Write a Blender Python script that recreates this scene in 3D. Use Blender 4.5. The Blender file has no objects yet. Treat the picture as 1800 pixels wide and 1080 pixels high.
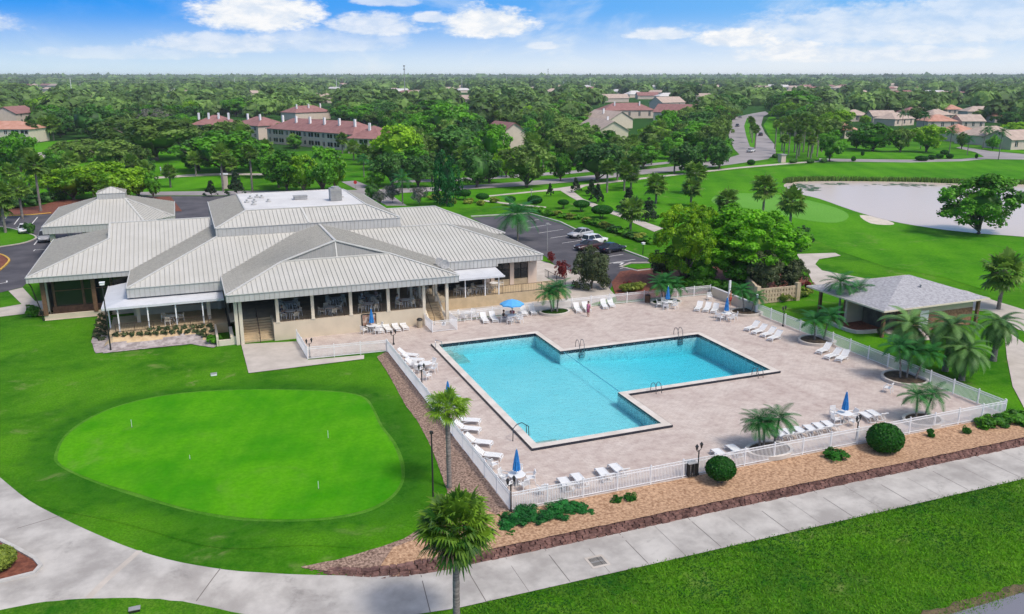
import bpy, bmesh, math, random
import numpy as np
from mathutils import Vector, Matrix, geometry
R = math.radians
PI = math.pi
random.seed(7)
rng = np.random.default_rng(11)
SC = bpy.context.scene
C = SC.collection

# ------------------------------------------------------------------ camera
FPX, PITCH, YAW, CAMH = 1475.0, math.atan((540 - 134) / 1475.0), R(21.25), 25.0
cd = bpy.data.cameras.new('camera')
cd.sensor_width = 36.0
cd.lens = 36.0 * FPX / 1800.0
cd.clip_start = 0.5
cd.clip_end = 40000
cam = bpy.data.objects.new('camera', cd)
C.objects.link(cam)
cam.location = (0, 0, CAMH)
cam.rotation_euler = (PI / 2 - PITCH, 0, -YAW)
SC.camera = cam
SC.render.engine = 'CYCLES'
SC.cycles.use_denoising = True
SC.cycles.denoising_prefilter = 'NONE'
SC.cycles.adaptive_threshold = 0.004
SC.render.filter_size = 1.35
SC.cycles.max_bounces = 8
SC.cycles.transparent_max_bounces = 12
SC.cycles.volume_bounces = 0
SC.cycles.caustics_reflective = False
SC.cycles.caustics_refractive = False

# ------------------------------------------------------------------ light and sky
SUN_AZ, SUN_EL = R(150), R(55)          # azimuth clockwise from +Y
SC.view_settings.view_transform = 'Standard'
SC.view_settings.look = 'None'
SC.view_settings.exposure = 0.15
SC.view_settings.gamma = 1.0
sl = bpy.data.lights.new('sun', 'SUN')
sl.energy = 2.0
sl.angle = R(11)
sl.color = (1.0, 0.95, 0.88)
sun = bpy.data.objects.new('sun', sl)
C.objects.link(sun)
sd = Vector((math.sin(SUN_AZ) * math.cos(SUN_EL), math.cos(SUN_AZ) * math.cos(SUN_EL), math.sin(SUN_EL)))
sun.rotation_euler = (-sd).to_track_quat('-Z', 'Y').to_euler()
sun.location = (0, -40, 80)

def ray(px, py):
    x = (px - 900) / FPX
    y = (540 - py) / FPX
    dh = math.cos(PITCH) + y * math.sin(PITCH)
    dz = -math.sin(PITCH) + y * math.cos(PITCH)
    return (x * math.cos(YAW) + dh * math.sin(YAW), -x * math.sin(YAW) + dh * math.cos(YAW), dz)

class NT:
    """small helper to wire shader nodes"""
    def __init__(s, tree):
        s.t = tree
        s.n = tree.nodes
        s.l = tree.links
    def new(s, typ, **kw):
        n = s.n.new(typ)
        for k, v in kw.items():
            setattr(n, k, v)
        return n
    def put(s, sock, v):
        if isinstance(v, bpy.types.NodeSocket):
            s.l.new(v, sock)
        else:
            sock.default_value = v
    def math(s, op, a, b=0.0, c=0.0, clamp=False):
        n = s.new('ShaderNodeMath', operation=op, use_clamp=clamp)
        s.put(n.inputs[0], a); s.put(n.inputs[1], b); s.put(n.inputs[2], c)
        return n.outputs[0]
    def ss(s, x, a, b, o0=0.0, o1=1.0):
        n = s.new('ShaderNodeMapRange', interpolation_type='SMOOTHSTEP')
        s.put(n.inputs[0], x)
        for i, v in enumerate((a, b, o0, o1)):
            s.put(n.inputs[i + 1], v)
        return n.outputs[0]
    def mix(s, f, a, b, blend='MIX'):
        n = s.new('ShaderNodeMix', data_type='RGBA', blend_type=blend)
        s.put(n.inputs[0], f)
        for i, v in ((6, a), (7, b)):
            s.put(n.inputs[i], v if isinstance(v, bpy.types.NodeSocket) else (tuple(v) + (1,))[:4])
        return n.outputs[2]
    def noise(s, vec, scale, detail=3.0, rough=0.55, dist=0.0):
        n = s.new('ShaderNodeTexNoise')
        if vec is not None:
            s.l.new(vec, n.inputs['Vector'])
        s.put(n.inputs['Scale'], scale); s.put(n.inputs['Detail'], detail)
        s.put(n.inputs['Roughness'], rough); s.put(n.inputs['Distortion'], dist)
        return n.outputs[0]

def build_world():
    w = bpy.data.worlds.new('World')
    SC.world = w
    w.use_nodes = True
    t = NT(w.node_tree)
    t.n.clear()
    out = t.new('ShaderNodeOutputWorld')
    bg = t.new('ShaderNodeBackground')
    t.l.new(bg.outputs[0], out.inputs[0])
    sky = t.new('ShaderNodeTexSky', sky_type='NISHITA')
    sky.sun_disc = False
    sky.sun_elevation = SUN_EL
    sky.sun_rotation = SUN_AZ
    sky.air_density = 1.0
    sky.dust_density = 3.0
    sky.ozone_density = 0.6
    bg.inputs[1].default_value = 0.145
    tc = t.new('ShaderNodeTexCoord')
    sep = t.new('ShaderNodeSeparateXYZ')
    t.l.new(tc.outputs['Generated'], sep.inputs[0])
    el = t.math('MULTIPLY', t.math('ARCSINE', sep.outputs[2]), 57.2958)
    az = t.math('MULTIPLY', t.math('ARCTAN2', sep.outputs[0], sep.outputs[1]), 57.2958)
    cv = t.new('ShaderNodeCombineXYZ')
    t.l.new(az, cv.inputs[0])
    t.l.new(t.math('MULTIPLY', el, 2.2), cv.inputs[1])
    v = cv.outputs[0]
    K = 0.90 / 0.145
    def k(c): return tuple(x * K for x in c)
    # air near the horizon is white, the blue deepens upwards and towards the left
    up = t.ss(el, -0.4, 4.4)
    left = t.ss(az, 50.0, -6.0, 0.25, 1.0)
    hor = t.mix(t.ss(az, -10.0, 40.0), k((0.70, 0.86, 0.95)), k((0.88, 0.94, 0.985)))
    blue = t.mix(left, k((0.24, 0.56, 0.95)), k((0.035, 0.33, 0.93)))
    col = t.mix(up, hor, blue)
    thin = t.noise(v, 0.14, 5.0, 0.6, 0.4)
    streak = t.math('MULTIPLY', t.ss(thin, 0.46, 0.72), t.ss(el, 7.0, 0.5, 0.25, 0.75))
    streak = t.math('MULTIPLY', streak, t.ss(az, -6.0, 16.0, 0.25, 1.0))
    col = t.mix(streak, col, k((0.86, 0.92, 0.97)))
    n1 = t.noise(v, 0.62, 6.0, 0.58, 0.1)
    n2 = t.noise(v, 2.6, 4.0, 0.6)
    edge = t.math('ADD', t.math('MULTIPLY', t.math('SUBTRACT', n1, 0.5), 1.8), t.math('MULTIPLY', t.math('SUBTRACT', n2, 0.5), 0.75))
    # cumulus clouds: (px, py, half width, half height, opacity, flat base)
    clouds = [(455, 28, 108, 46, .97), (392, 80, 120, 22, .62), (655, 48, 80, 26, .75), (855, 46, 84, 34, .98), (760, 33, 36, 12, .75),
              (1295, 70, 68, 20, .98), (1160, 62, 58, 13, .7), (1390, 92, 60, 22, .9), (1640, 50, 330, 42, .55), (1760, 12, 120, 30, .6),
              (680, 4, 60, 12, .6), (955, 82, 30, 8, .5), (560, 75, 160, 26, .38), (1500, 98, 220, 18, .6), (240, 96, 150, 14, .35),
              (-140, 40, 120, 30, .7), (2050, 50, 160, 40, .8)]
    tot = None
    for (px, py, a, b, op) in clouds:
        d = Vector(ray(px, py)).normalized()
        a0 = math.degrees(math.atan2(d.x, d.y)); e0 = math.degrees(math.asin(d.z))
        ra, re = math.degrees(a / FPX), math.degrees(b / FPX)
        u = t.math('DIVIDE', t.math('SUBTRACT', az, a0), ra)
        q = t.math('DIVIDE', t.math('SUBTRACT', el, e0), re)
        q = t.math('MULTIPLY', q, t.ss(q, -0.05, 0.05, 1.7, 1.0))
        rr = t.math('ADD', t.math('MULTIPLY', u, u), t.math('MULTIPLY', q, q))
        f = t.math('ADD', t.math('SUBTRACT', 1.0, rr), edge)
        m = t.math('MULTIPLY', t.ss(f, -0.25, 0.62), op)
        tot = m if tot is None else t.math('MAXIMUM', tot, m)
    shade = t.ss(n1, 0.35, 0.65)
    cc = t.mix(shade, k((0.74, 0.82, 0.93)), k((1.0, 1.0, 1.0)))
    col = t.mix(tot, col, cc)
    # higher up the real daylight sky
    hi = t.ss(el, 9.0, 24.0)
    final = t.mix(hi, col, sky.outputs[0])
    low = t.ss(el, -0.2, -3.0)
    final = t.mix(low, final, k((0.55, 0.62, 0.66)))
    t.l.new(final, bg.inputs[0])
build_world()

# ------------------------------------------------------------------ ground height and pixel helpers
def S(t):
    t = max(0.0, min(1.0, t))
    return t * t * (3 - 2 * t)
def gz(x, y):
    z = -0.7 * S((43.0 - y) / 5.2)
    if y < 34.6:
        z -= 0.10 * (34.6 - y) * S((34.6 - y) / 2.0)
    return z
def P(px, py, z=0.0):
    d = ray(px, py)
    t = (z - CAMH) / d[2]
    return Vector((d[0] * t, d[1] * t, z))
def G(px, py):
    z = 0.0
    for _ in range(8):
        p = P(px, py, z)
        z = gz(p.x, p.y)
    return Vector((p.x, p.y, z))
def proj(p):
    r = p[0] * math.cos(YAW) - p[1] * math.sin(YAW)
    d = p[0] * math.sin(YAW) + p[1] * math.cos(YAW)
    u = p[2] - CAMH
    zc = d * math.cos(PITCH) - u * math.sin(PITCH)
    yc = d * math.sin(PITCH) + u * math.cos(PITCH)
    return 900 + FPX * r / zc, 540 - FPX * yc / zc
def height_at(base, ytop):
    """height of an upright thing standing at base whose top is seen on image row ytop"""
    lo, hi = 0.0, 60.0
    for _ in range(40):
        m = (lo + hi) / 2
        if proj((base.x, base.y, base.z + m))[1] > ytop: lo = m
        else: hi = m
    return lo
def mpp(base):
    """metres per photograph pixel (across the view) at a ground point"""
    d = base.x * math.sin(YAW) + base.y * math.cos(YAW)
    return (d * math.cos(PITCH) - (base.z - CAMH) * math.sin(PITCH)) / FPX

# ------------------------------------------------------------------ objects
def tag(o, label=None, cat=None, group=None, kind=None):
    if label: o['label'] = label
    if cat: o['category'] = cat
    if group: o['group'] = group
    if kind: o['kind'] = kind
    return o
def empty(name, loc=(0, 0, 0), rz=0.0, scale=None):
    o = bpy.data.objects.new(name, None)
    o.empty_display_size = 0.3
    C.objects.link(o)
    o.location = loc
    o.rotation_euler = (0, 0, rz)
    if scale: o.scale = scale
    return o
def dup(o, loc=None, rz=None, scale=None, parent=None):
    kids = list(KIDS.get(o.name, []))
    c = o.copy()
    C.objects.link(c)
    if parent is not None:
        c.parent = parent
        KIDS.setdefault(parent.name, []).append(c)
    if loc is not None: c.location = loc
    if rz is not None: c.rotation_euler = (0, 0, rz)
    if scale is not None: c.scale = scale
    for ch in kids:
        dup(ch, parent=c)
    return c
KIDS = {}
def link(name, me, parent=None):
    o = bpy.data.objects.new(name, me)
    C.objects.link(o)
    if parent is not None:
        o.parent = parent
        KIDS.setdefault(parent.name, []).append(o)
    return o

class MB:
    def __init__(s):
        s.v, s.f, s.m = [], [], []
    def add(s, vs, fs, m=0):
        b = len(s.v)
        s.v.extend([tuple(v) for v in vs])
        for f in fs:
            s.f.append([i + b for i in f]); s.m.append(m)
    def box(s, x0, y0, z0, x1, y1, z1, m=0):
        s.add([(x0, y0, z0), (x1, y0, z0), (x1, y1, z0), (x0, y1, z0), (x0, y0, z1), (x1, y0, z1), (x1, y1, z1), (x0, y1, z1)],
              [(0, 3, 2, 1), (4, 5, 6, 7), (0, 1, 5, 4), (1, 2, 6, 5), (2, 3, 7, 6), (3, 0, 4, 7)], m)
    def beam(s, p0, p1, w, h, m=0, up=(0, 0, 1)):
        p0, p1 = Vector(p0), Vector(p1)
        d = (p1 - p0).normalized()
        u = Vector(up)
        a = d.cross(u)
        if a.length < 1e-4: a = d.cross(Vector((1, 0, 0)))
        a = a.normalized() * (w / 2)
        b = a.cross(d).normalized() * (h / 2)
        vs = [p + i * a + j * b for p in (p0, p1) for i, j in ((-1, -1), (1, -1), (1, 1), (-1, 1))]
        s.add(vs, [(0, 3, 2, 1), (4, 5, 6, 7), (0, 1, 5, 4), (1, 2, 6, 5), (2, 3, 7, 6), (3, 0, 4, 7)], m)
    def tube(s, pts, r, n=6, m=0, cap=True):
        pts = [Vector(p) for p in pts]
        rs = r if isinstance(r, (list, tuple)) else [r] * len(pts)
        b = len(s.v)
        prev = None
        for i, p in enumerate(pts):
            d = (pts[min(i + 1, len(pts) - 1)] - pts[max(i - 1, 0)]).normalized()
            a = d.cross(Vector((0, 0, 1)))
            if a.length < 1e-3: a = prev if prev is not None else Vector((1, 0, 0))
            a.normalize()
            prev = a
            c = d.cross(a).normalized()
            for k in range(n):
                t = 2 * PI * k / n
                s.v.append(tuple(p + (a * math.cos(t) + c * math.sin(t)) * rs[i]))
        for i in range(len(pts) - 1):
            for k in range(n):
                q = b + i * n
                s.f.append([q + k, q + (k + 1) % n, q + n + (k + 1) % n, q + n + k]); s.m.append(m)
        if cap:
            s.f.append([b + k for k in range(n)][::-1]); s.m.append(m)
            e = b + (len(pts) - 1) * n
            s.f.append([e + k for k in range(n)]); s.m.append(m)
    def lathe(s, prof, c=(0, 0, 0), n=16, m=0, sx=1.0, sy=1.0):
        b = len(s.v)
        for (r, z) in prof:
            for k in range(n):
                t = 2 * PI * k / n
                s.v.append((c[0] + r * sx * math.cos(t), c[1] + r * sy * math.sin(t), c[2] + z))
        for i in range(len(prof) - 1):
            for k in range(n):
                q = b + i * n
                s.f.append([q + k, q + (k + 1) % n, q + n + (k + 1) % n, q + n + k]); s.m.append(m)
        s.f.append([b + k for k in range(n)][::-1]); s.m.append(m)
        e = b + (len(prof) - 1) * n
        s.f.append([e + k for k in range(n)]); s.m.append(m)
    def prism(s, poly, z0, z1, m=0, mtop=None):
        n = len(poly)
        vs = [(p[0], p[1], z0) for p in poly] + [(p[0], p[1], z1) for p in poly]
        b = len(s.v)
        s.v.extend(vs)
        s.f.append([b + i for i in range(n)][::-1]); s.m.append(m)
        s.f.append([b + n + i for i in range(n)]); s.m.append(m if mtop is None else mtop)
        for i in range(n):
            j = (i + 1) % n
            s.f.append([b + i, b + j, b + n + j, b + n + i]); s.m.append(m)
    def face(s, vs, m=0):
        s.add(vs, [list(range(len(vs)))], m)
    def build(s, name, mats, parent=None, smooth=False, bevel=0.0):
        me = bpy.data.meshes.new(name)
        me.from_pydata(s.v, [], s.f)
        if not isinstance(mats, (list, tuple)): mats = [mats]
        for x in mats: me.materials.append(x)
        if len(mats) > 1: me.polygons.foreach_set('material_index', s.m)
        if smooth: me.polygons.foreach_set('use_smooth', [True] * len(s.f))
        me.update()
        o = link(name, me, parent)
        if bevel:
            b = o.modifiers.new('bevel', 'BEVEL'); b.width = bevel; b.segments = 2; b.limit_method = 'ANGLE'
        return o

# ------------------------------------------------------------------ materials
def mat(name, col, rough=0.7, var=0.0, scale=1.0, col2=None, bump=0.0, bscale=None, metal=0.0, spec=0.5, detail=4.0, stretch=None, stain=0.0):
    m = bpy.data.materials.new(name)
    m.use_nodes = True
    t = NT(m.node_tree)
    b = m.node_tree.nodes['Principled BSDF']
    b.inputs['Roughness'].default_value = rough
    b.inputs['Metallic'].default_value = metal
    b.inputs['Specular IOR Level'].default_value = spec
    b.inputs['Base Color'].default_value = tuple(col) + (1,)
    tc = t.new('ShaderNodeTexCoord')
    v = tc.outputs['Object']
    if stretch:
        mp = t.new('ShaderNodeMapping')
        t.l.new(v, mp.inputs[0]); mp.inputs['Scale'].default_value = stretch
        v = mp.outputs[0]
    if var or col2:
        n = t.noise(v, scale, detail, 0.6)
        c2 = col2 if col2 else tuple(min(1, c * (1 + var)) for c in col)
        c1 = col if col2 else tuple(c * (1 - var) for c in col)
        cc = t.mix(t.ss(n, 0.32, 0.68), c1, c2)
        if stain:
            q = t.math('MULTIPLY', t.ss(t.noise(v, scale * .7, 8.0, .7, 1.5), .52, .72), t.ss(t.noise(v, scale * 5, 6.0, .7, .8), .36, .64))
            cc = t.mix(t.math('MULTIPLY', q, stain), cc, tuple(x * .45 for x in c1))
        t.l.new(cc, b.inputs['Base Color'])
    if bump:
        bn = t.new('ShaderNodeBump')
        bn.inputs['Strength'].default_value = bump
        bn.inputs['Distance'].default_value = 0.02
        t.l.new(t.noise(v, bscale or scale * 8, 4.0), bn.inputs['Height'])
        t.l.new(bn.outputs[0], b.inputs['Normal'])
    return m

def lawn_col(t, v, c0, c1, c2, big=0.06, fine=1.2, patch=0.0, stripe=None, mot=0.45, sw=0.4):
    a = t.ss(t.noise(v, big, 3.0, 0.55, 0.6), 0.3, 0.7)
    if stripe:
        mp = t.new('ShaderNodeMapping'); t.l.new(v, mp.inputs[0])
        mp.inputs['Rotation'].default_value = (0, 0, stripe[0])
        w = t.new('ShaderNodeTexWave'); t.l.new(mp.outputs[0], w.inputs[0])
        w.inputs['Scale'].default_value = stripe[1]; w.inputs['Distortion'].default_value = 2.5; w.inputs['Detail'].default_value = 2
        a = t.math('ADD', t.math('MULTIPLY', a, 1 - sw), t.math('MULTIPLY', w.outputs[1], sw))
    f = t.ss(t.noise(v, fine, 6.0, 0.72), 0.3, 0.7)
    g = t.ss(t.noise(v, fine * 7.0, 5.0, 0.75), 0.34, 0.66)
    col = t.mix(a, c0, c1)
    col = t.mix(t.math('MULTIPLY', f, mot), col, c2)
    col = t.mix(t.math('MULTIPLY', g, mot), col, tuple(x * 0.55 for x in c0))
    if patch:
        pn = t.math('MULTIPLY', t.ss(t.noise(v, 0.16, 4.0, 0.65, 1.2), 0.55, 0.75), t.ss(t.noise(v, 0.9, 4.0, 0.7, 0.5), 0.38, 0.66))
        col = t.mix(t.math('MULTIPLY', pn, patch), col, (0.22, 0.24, 0.09))
    return col
def lawn_mat(name, *a, other=None, **k):
    """grass: broad tone, finer mottling, pale dry patches, optional mowing bands; 'other' is a second grass blended in by the mown edge"""
    m = bpy.data.materials.new(name)
    m.use_nodes = True
    t = NT(m.node_tree)
    b = m.node_tree.nodes['Principled BSDF']
    b.inputs['Roughness'].default_value = 0.95
    b.inputs['Specular IOR Level'].default_value = 0.04
    v = t.new('ShaderNodeTexCoord').outputs['Object']
    col = lawn_col(t, v, *a, **k)
    if other:
        at = t.new('ShaderNodeAttribute', attribute_name='mown')
        f = t.math('ADD', at.outputs['Fac'], t.math('MULTIPLY', t.math('SUBTRACT', t.noise(v, .9, 4.0, .65), .5), 1.3))
        f = t.math('MULTIPLY', t.ss(f, .25, .85), t.ss(at.outputs['Fac'], 0.0, .12))
        col = t.mix(f, lawn_col(t, v, *other[0], **other[1]), col)
    t.l.new(col, b.inputs['Base Color'])
    bn = t.new('ShaderNodeBump'); bn.inputs['Strength'].default_value = 0.35; bn.inputs['Distance'].default_value = 0.05
    t.l.new(t.noise(v, 9.0, 4.0, 0.7), bn.inputs['Height']); t.l.new(bn.outputs[0], b.inputs['Normal'])
    return m

def leaf_mat(name, dark, light, trans=0.32, rough=0.5):
    m = bpy.data.materials.new(name)
    m.use_nodes = True
    t = NT(m.node_tree)
    b = m.node_tree.nodes['Principled BSDF']
    out = m.node_tree.nodes['Material Output']
    b.inputs['Roughness'].default_value = rough
    b.inputs['Specular IOR Level'].default_value = 0.3
    at = t.new('ShaderNodeAttribute', attribute_name='tint')
    oi = t.new('ShaderNodeObjectInfo')
    f = t.math('ADD', at.outputs['Fac'], t.math('MULTIPLY', t.math('SUBTRACT', oi.outputs['Random'], 0.5), 0.45), clamp=True)
    col = t.mix(f, dark, light)
    t.l.new(col, b.inputs['Base Color'])
    tr = t.new('ShaderNodeBsdfTranslucent')
    t.l.new(col, tr.inputs[0])
    mx = t.new('ShaderNodeMixShader')
    mx.inputs[0].default_value = trans
    t.l.new(b.outputs[0], mx.inputs[1]); t.l.new(tr.outputs[0], mx.inputs[2])
    t.l.new(mx.outputs[0], out.inputs[0])
    return m

MT = {}
LAWN = (((0.020, 0.13, 0.003), (0.085, 0.275, 0.006), (0.13, 0.31, 0.02), 0.13, 0.9, 0.9), dict(mot=0.45))
MT['lawn'] = lawn_mat('lawn', *LAWN[0], **LAWN[1])
MT['lawn_s'] = lawn_mat('rough_lawn', (0.014, 0.11, 0.005), (0.085, 0.27, 0.004), (0.15, 0.27, 0.03), 0.16, 1.2, 0.8, mot=0.6)
MT['fair'] = lawn_mat('fairway', (0.032, 0.18, 0.004), (0.105, 0.34, 0.007), (0.14, 0.35, 0.02), 0.035, 0.3, 0.6, (0.5, 0.05), mot=0.4, sw=0.3)
MT['green'] = lawn_mat('putting_green', (0.034, 0.25, 0.002), (0.095, 0.36, 0.004), (0.14, 0.36, 0.02), 0.16, 0.45, 0.3, (0.35, 0.22), mot=0.3, sw=0.14)
MT['collar'] = lawn_mat('green_collar', (0.014, 0.105, 0.003), (0.035, 0.175, 0.004), (0.09, 0.25, 0.02), 0.2, 1.0, 0.5, other=LAWN)
MT['tee'] = lawn_mat('golf_green', (0.13, 0.36, 0.045), (0.16, 0.40, 0.06), (0.15, 0.38, 0.06), 0.05, 0.5)
MT['wild'] = lawn_mat('rough_ground', (0.02, 0.075, 0.012), (0.035, 0.12, 0.015), (0.05, 0.12, 0.03), 0.02, 0.3)
MT['conc'] = mat('concrete', (0.34, 0.315, 0.29), 0.85, scale=0.42, col2=(0.54, 0.51, 0.47), bump=0.15, bscale=14, detail=9, stain=0.55)
MT['conc2'] = mat('pale_concrete', (0.45, 0.40, 0.345), 0.85, scale=0.5, col2=(0.57, 0.51, 0.45), bump=0.1, detail=6)
MT['joint'] = mat('joint', (0.17, 0.15, 0.14), 0.9)
MT['kerb'] = mat('kerb', (0.50, 0.48, 0.45), 0.85, 0.1, 1.5)
MT['ykerb'] = mat('yellow_kerb', (0.62, 0.38, 0.06), 0.7, 0.12, 2)
MT['asph'] = mat('asphalt', (0.060, 0.056, 0.066), 0.9, scale=0.25, col2=(0.105, 0.098, 0.108), bump=0.2, bscale=30, detail=6)
MT['road'] = mat('road', (0.27, 0.245, 0.245), 0.9, scale=0.1, col2=(0.36, 0.33, 0.33), detail=5)
MT['paint'] = mat('road_paint', (0.72, 0.70, 0.67), 0.7, 0.12, 2)
MT['mulch'] = mat('orange_mulch', (0.26, 0.14, 0.075), 0.95, scale=6.0, col2=(0.58, 0.375, 0.23), bump=0.5, bscale=22, detail=8)
MT['mulch2'] = mat('red_mulch', (0.12, 0.035, 0.02), 0.95, scale=3.0, col2=(0.24, 0.08, 0.045), bump=0.6, bscale=12, detail=6)
MT['mulchg'] = mat('grey_brown_mulch', (0.10, 0.058, 0.04), 0.95, scale=7.0, col2=(0.42, 0.29, 0.22), bump=0.5, bscale=25, detail=8)
MT['pebble'] = mat('grey_pebbles', (0.26, 0.22, 0.21), 0.95, scale=2.0, col2=(0.50, 0.44, 0.42), bump=0.7, bscale=20, detail=8)
MT['soil'] = mat('tan_soil', (0.50, 0.35, 0.19), 0.95, scale=1.6, col2=(0.64, 0.48, 0.29), bump=0.3, bscale=12, detail=6)
MT['bark'] = mat('bark', (0.10, 0.085, 0.07), 0.95, scale=4, col2=(0.20, 0.165, 0.135), bump=0.7, bscale=14)
MT['palmbark'] = mat('palm_bark', (0.15, 0.13, 0.115), 0.95, scale=3, col2=(0.30, 0.265, 0.235), bump=0.7, bscale=5, stretch=(1, 1, 5))
MT['stone'] = mat('red_brown_stone', (0.085, 0.040, 0.033), 0.9, scale=2.5, col2=(0.25, 0.135, 0.11), bump=0.8, bscale=12, detail=6)
MT['tan'] = mat('tan_stucco', (0.60, 0.51, 0.38), 0.9, 0.05, 0.8, bump=0.08, bscale=30)
MT['cream'] = mat('cream_stucco', (0.68, 0.60, 0.47), 0.9, 0.04, 0.8)
MT['seam'] = mat('roof_seam', (0.35, 0.34, 0.31), 0.5, 0.1, 3)  # darker than the roof metal: rib shade painted in, dims the side slopes
MT['rooff'] = mat('roof_metal', (0.52, 0.505, 0.455), 0.42, scale=0.25, col2=(0.575, 0.56, 0.515), detail=8, stain=0.16)
MT['cap'] = mat('roof_cap', (0.56, 0.55, 0.51), 0.45, 0.05, 1)
MT['fascia'] = mat('fascia_metal', (0.47, 0.465, 0.45), 0.45, 0.06, 0.8)
MT['flat'] = mat('white_membrane', (0.60, 0.59, 0.575), 0.8, scale=0.3, col2=(0.70, 0.69, 0.675), detail=7)
MT['awn'] = mat('white_awning', (0.62, 0.63, 0.65), 0.45, 0.05, 0.9)
MT['white'] = mat('white_paint', (0.84, 0.835, 0.83), 0.5, 0.03, 2)
MT['resin'] = mat('white_resin', (0.80, 0.80, 0.79), 0.38)
MT['black'] = mat('black_metal', (0.018, 0.017, 0.017), 0.5)
MT['rail'] = mat('brown_rail', (0.06, 0.035, 0.025), 0.5)
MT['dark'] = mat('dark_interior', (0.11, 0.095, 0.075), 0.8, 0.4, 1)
MT['glass'] = mat('dark_glass', (0.018, 0.022, 0.026), 0.08, spec=0.6)
MT['steel'] = mat('steel', (0.45, 0.46, 0.47), 0.25, metal=1.0)
MT['steel_dark'] = mat('dark_steel', (0.10, 0.11, 0.12), 0.3, metal=0.6)
MT['bluecloth'] = mat('blue_canvas', (0.025, 0.22, 0.55), 0.8, 0.15, 6)
MT['bluelight'] = mat('light_blue_canvas', (0.10, 0.40, 0.75), 0.8, 0.08, 3)
MT['floor'] = mat('patio_floor', (0.44, 0.36, 0.25), 0.8, 0.15, 1.0)
MT['wood'] = mat('brown_wood', (0.16, 0.085, 0.045), 0.7, 0.25, 3)
MT['step'] = mat('stair_concrete', (0.52, 0.40, 0.25), 0.9, 0.08, 1.5)
MT['roof_red'] = mat('red_roof', (0.25, 0.115, 0.105), 0.85, scale=0.5, col2=(0.33, 0.165, 0.15), bump=0.4, bscale=3)
MT['roof_orange'] = mat('orange_tile_roof', (0.46, 0.215, 0.145), 0.85, scale=0.5, col2=(0.56, 0.31, 0.23), bump=0.4, bscale=3)
MT['roof_tan'] = mat('tan_roof', (0.42, 0.32, 0.26), 0.85, scale=0.5, col2=(0.52, 0.41, 0.34), bump=0.4, bscale=3)
MT['roof_white'] = mat('pale_roof', (0.60, 0.58, 0.56), 0.8, 0.08, 0.5)
MT['shingle'] = mat('grey_shingle', (0.28, 0.275, 0.29), 0.9, scale=4.0, col2=(0.44, 0.435, 0.455), bump=0.5, bscale=8, detail=8)
MT['pink'] = mat('pale_stucco', (0.62, 0.51, 0.43), 0.9, 0.05, 0.6)
MT['blockwall'] = mat('tan_block', (0.52, 0.41, 0.29), 0.9, 0.12, 1.2, bump=0.3)
MT['brick'] = mat('brown_brick', (0.20, 0.10, 0.06), 0.9, scale=5, col2=(0.38, 0.20, 0.12), bump=0.5)
MT['rubber'] = mat('tyre', (0.015, 0.015, 0.016), 0.8)
MT['galv'] = mat('grey_equipment', (0.32, 0.32, 0.32), 0.6, 0.15, 2)

def deck_mat():
    m = bpy.data.materials.new('pink_pavers')
    m.use_nodes = True
    t = NT(m.node_tree)
    b = m.node_tree.nodes['Principled BSDF']
    b.inputs['Roughness'].default_value = 0.85
    v = t.new('ShaderNodeTexCoord').outputs['Object']
    br = t.new('ShaderNodeTexBrick')
    t.l.new(v, br.inputs['Vector'])
    br.inputs['Color1'].default_value = (0.50, 0.41, 0.36, 1)
    br.inputs['Color2'].default_value = (0.60, 0.52, 0.465, 1)
    br.inputs['Mortar'].default_value = (0.33, 0.25, 0.22, 1)
    br.inputs['Scale'].default_value = 1.0
    br.inputs['Brick Width'].default_value = 0.46
    br.inputs['Row Height'].default_value = 0.23
    br.inputs['Mortar Size'].default_value = 0.012
    big = t.ss(t.noise(v, 0.22, 7.0, 0.68, 1.2), 0.36, 0.66)
    mid = t.ss(t.noise(v, 1.3, 5.0, 0.7), 0.3, 0.7)
    col = t.mix(t.math('MULTIPLY', big, 0.7), br.outputs[0], (0.36, 0.265, 0.235))
    col = t.mix(t.math('MULTIPLY', mid, 0.55), col, (0.66, 0.575, 0.51))
    t.l.new(col, b.inputs['Base Color'])
    bn = t.new('ShaderNodeBump'); bn.inputs['Strength'].default_value = 0.25; bn.inputs['Distance'].default_value = 0.02
    t.l.new(br.outputs['Fac'], bn.inputs['Height']); bn.invert = True
    t.l.new(bn.outputs[0], b.inputs['Normal'])
    return m
MT['deck'] = deck_mat()

# ================================================================== GROUND
def axis(segs):
    out = []
    for a, b, s in segs:
        n = max(1, int(round((b - a) / s)))
        out += [a + (b - a) * i / n for i in range(n)]
    out.append(segs[-1][1])
    return out
POND_Y = 26.8
def build_ground():
    xs = axis([(-3500, -200, 550), (-200, -40, 40), (-40, 120, 4), (120, 300, 30), (300, 9000, 800)])
    ys = axis([(-120, 10, 26), (10, 24, 1.0), (24, 46, 0.3), (46, 80, 2), (80, 300, 20), (300, 9200, 700)])
    vs = [(x, y, gz(x, y) - 0.02 if y > 10 else gz(x, 10) - 0.02) for y in ys for x in xs]
    n = len(xs)
    fs = [(j * n + i, j * n + i + 1, (j + 1) * n + i + 1, (j + 1) * n + i) for j in range(len(ys) - 1) for i in range(n - 1)
          if not (xs[i] > 17.5 and xs[i + 1] < 55 and ys[j] > 44 and ys[j + 1] < 79)]     # left open for the pool
    me = bpy.data.meshes.new('ground')
    me.from_pydata(vs, [], fs)
    me.materials.append(MT['lawn_s']); me.materials.append(MT['lawn']); me.materials.append(MT['wild'])
    mi = []
    for f in fs:
        y = vs[f[0]][1]
        mi.append(0 if y < 35.2 else (1 if y < 295 else 2))
    me.polygons.foreach_set('material_index', mi)
    me.polygons.foreach_set('use_smooth', [True] * len(fs))
    tag(link('ground', me), kind='structure')
build_ground()
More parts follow.
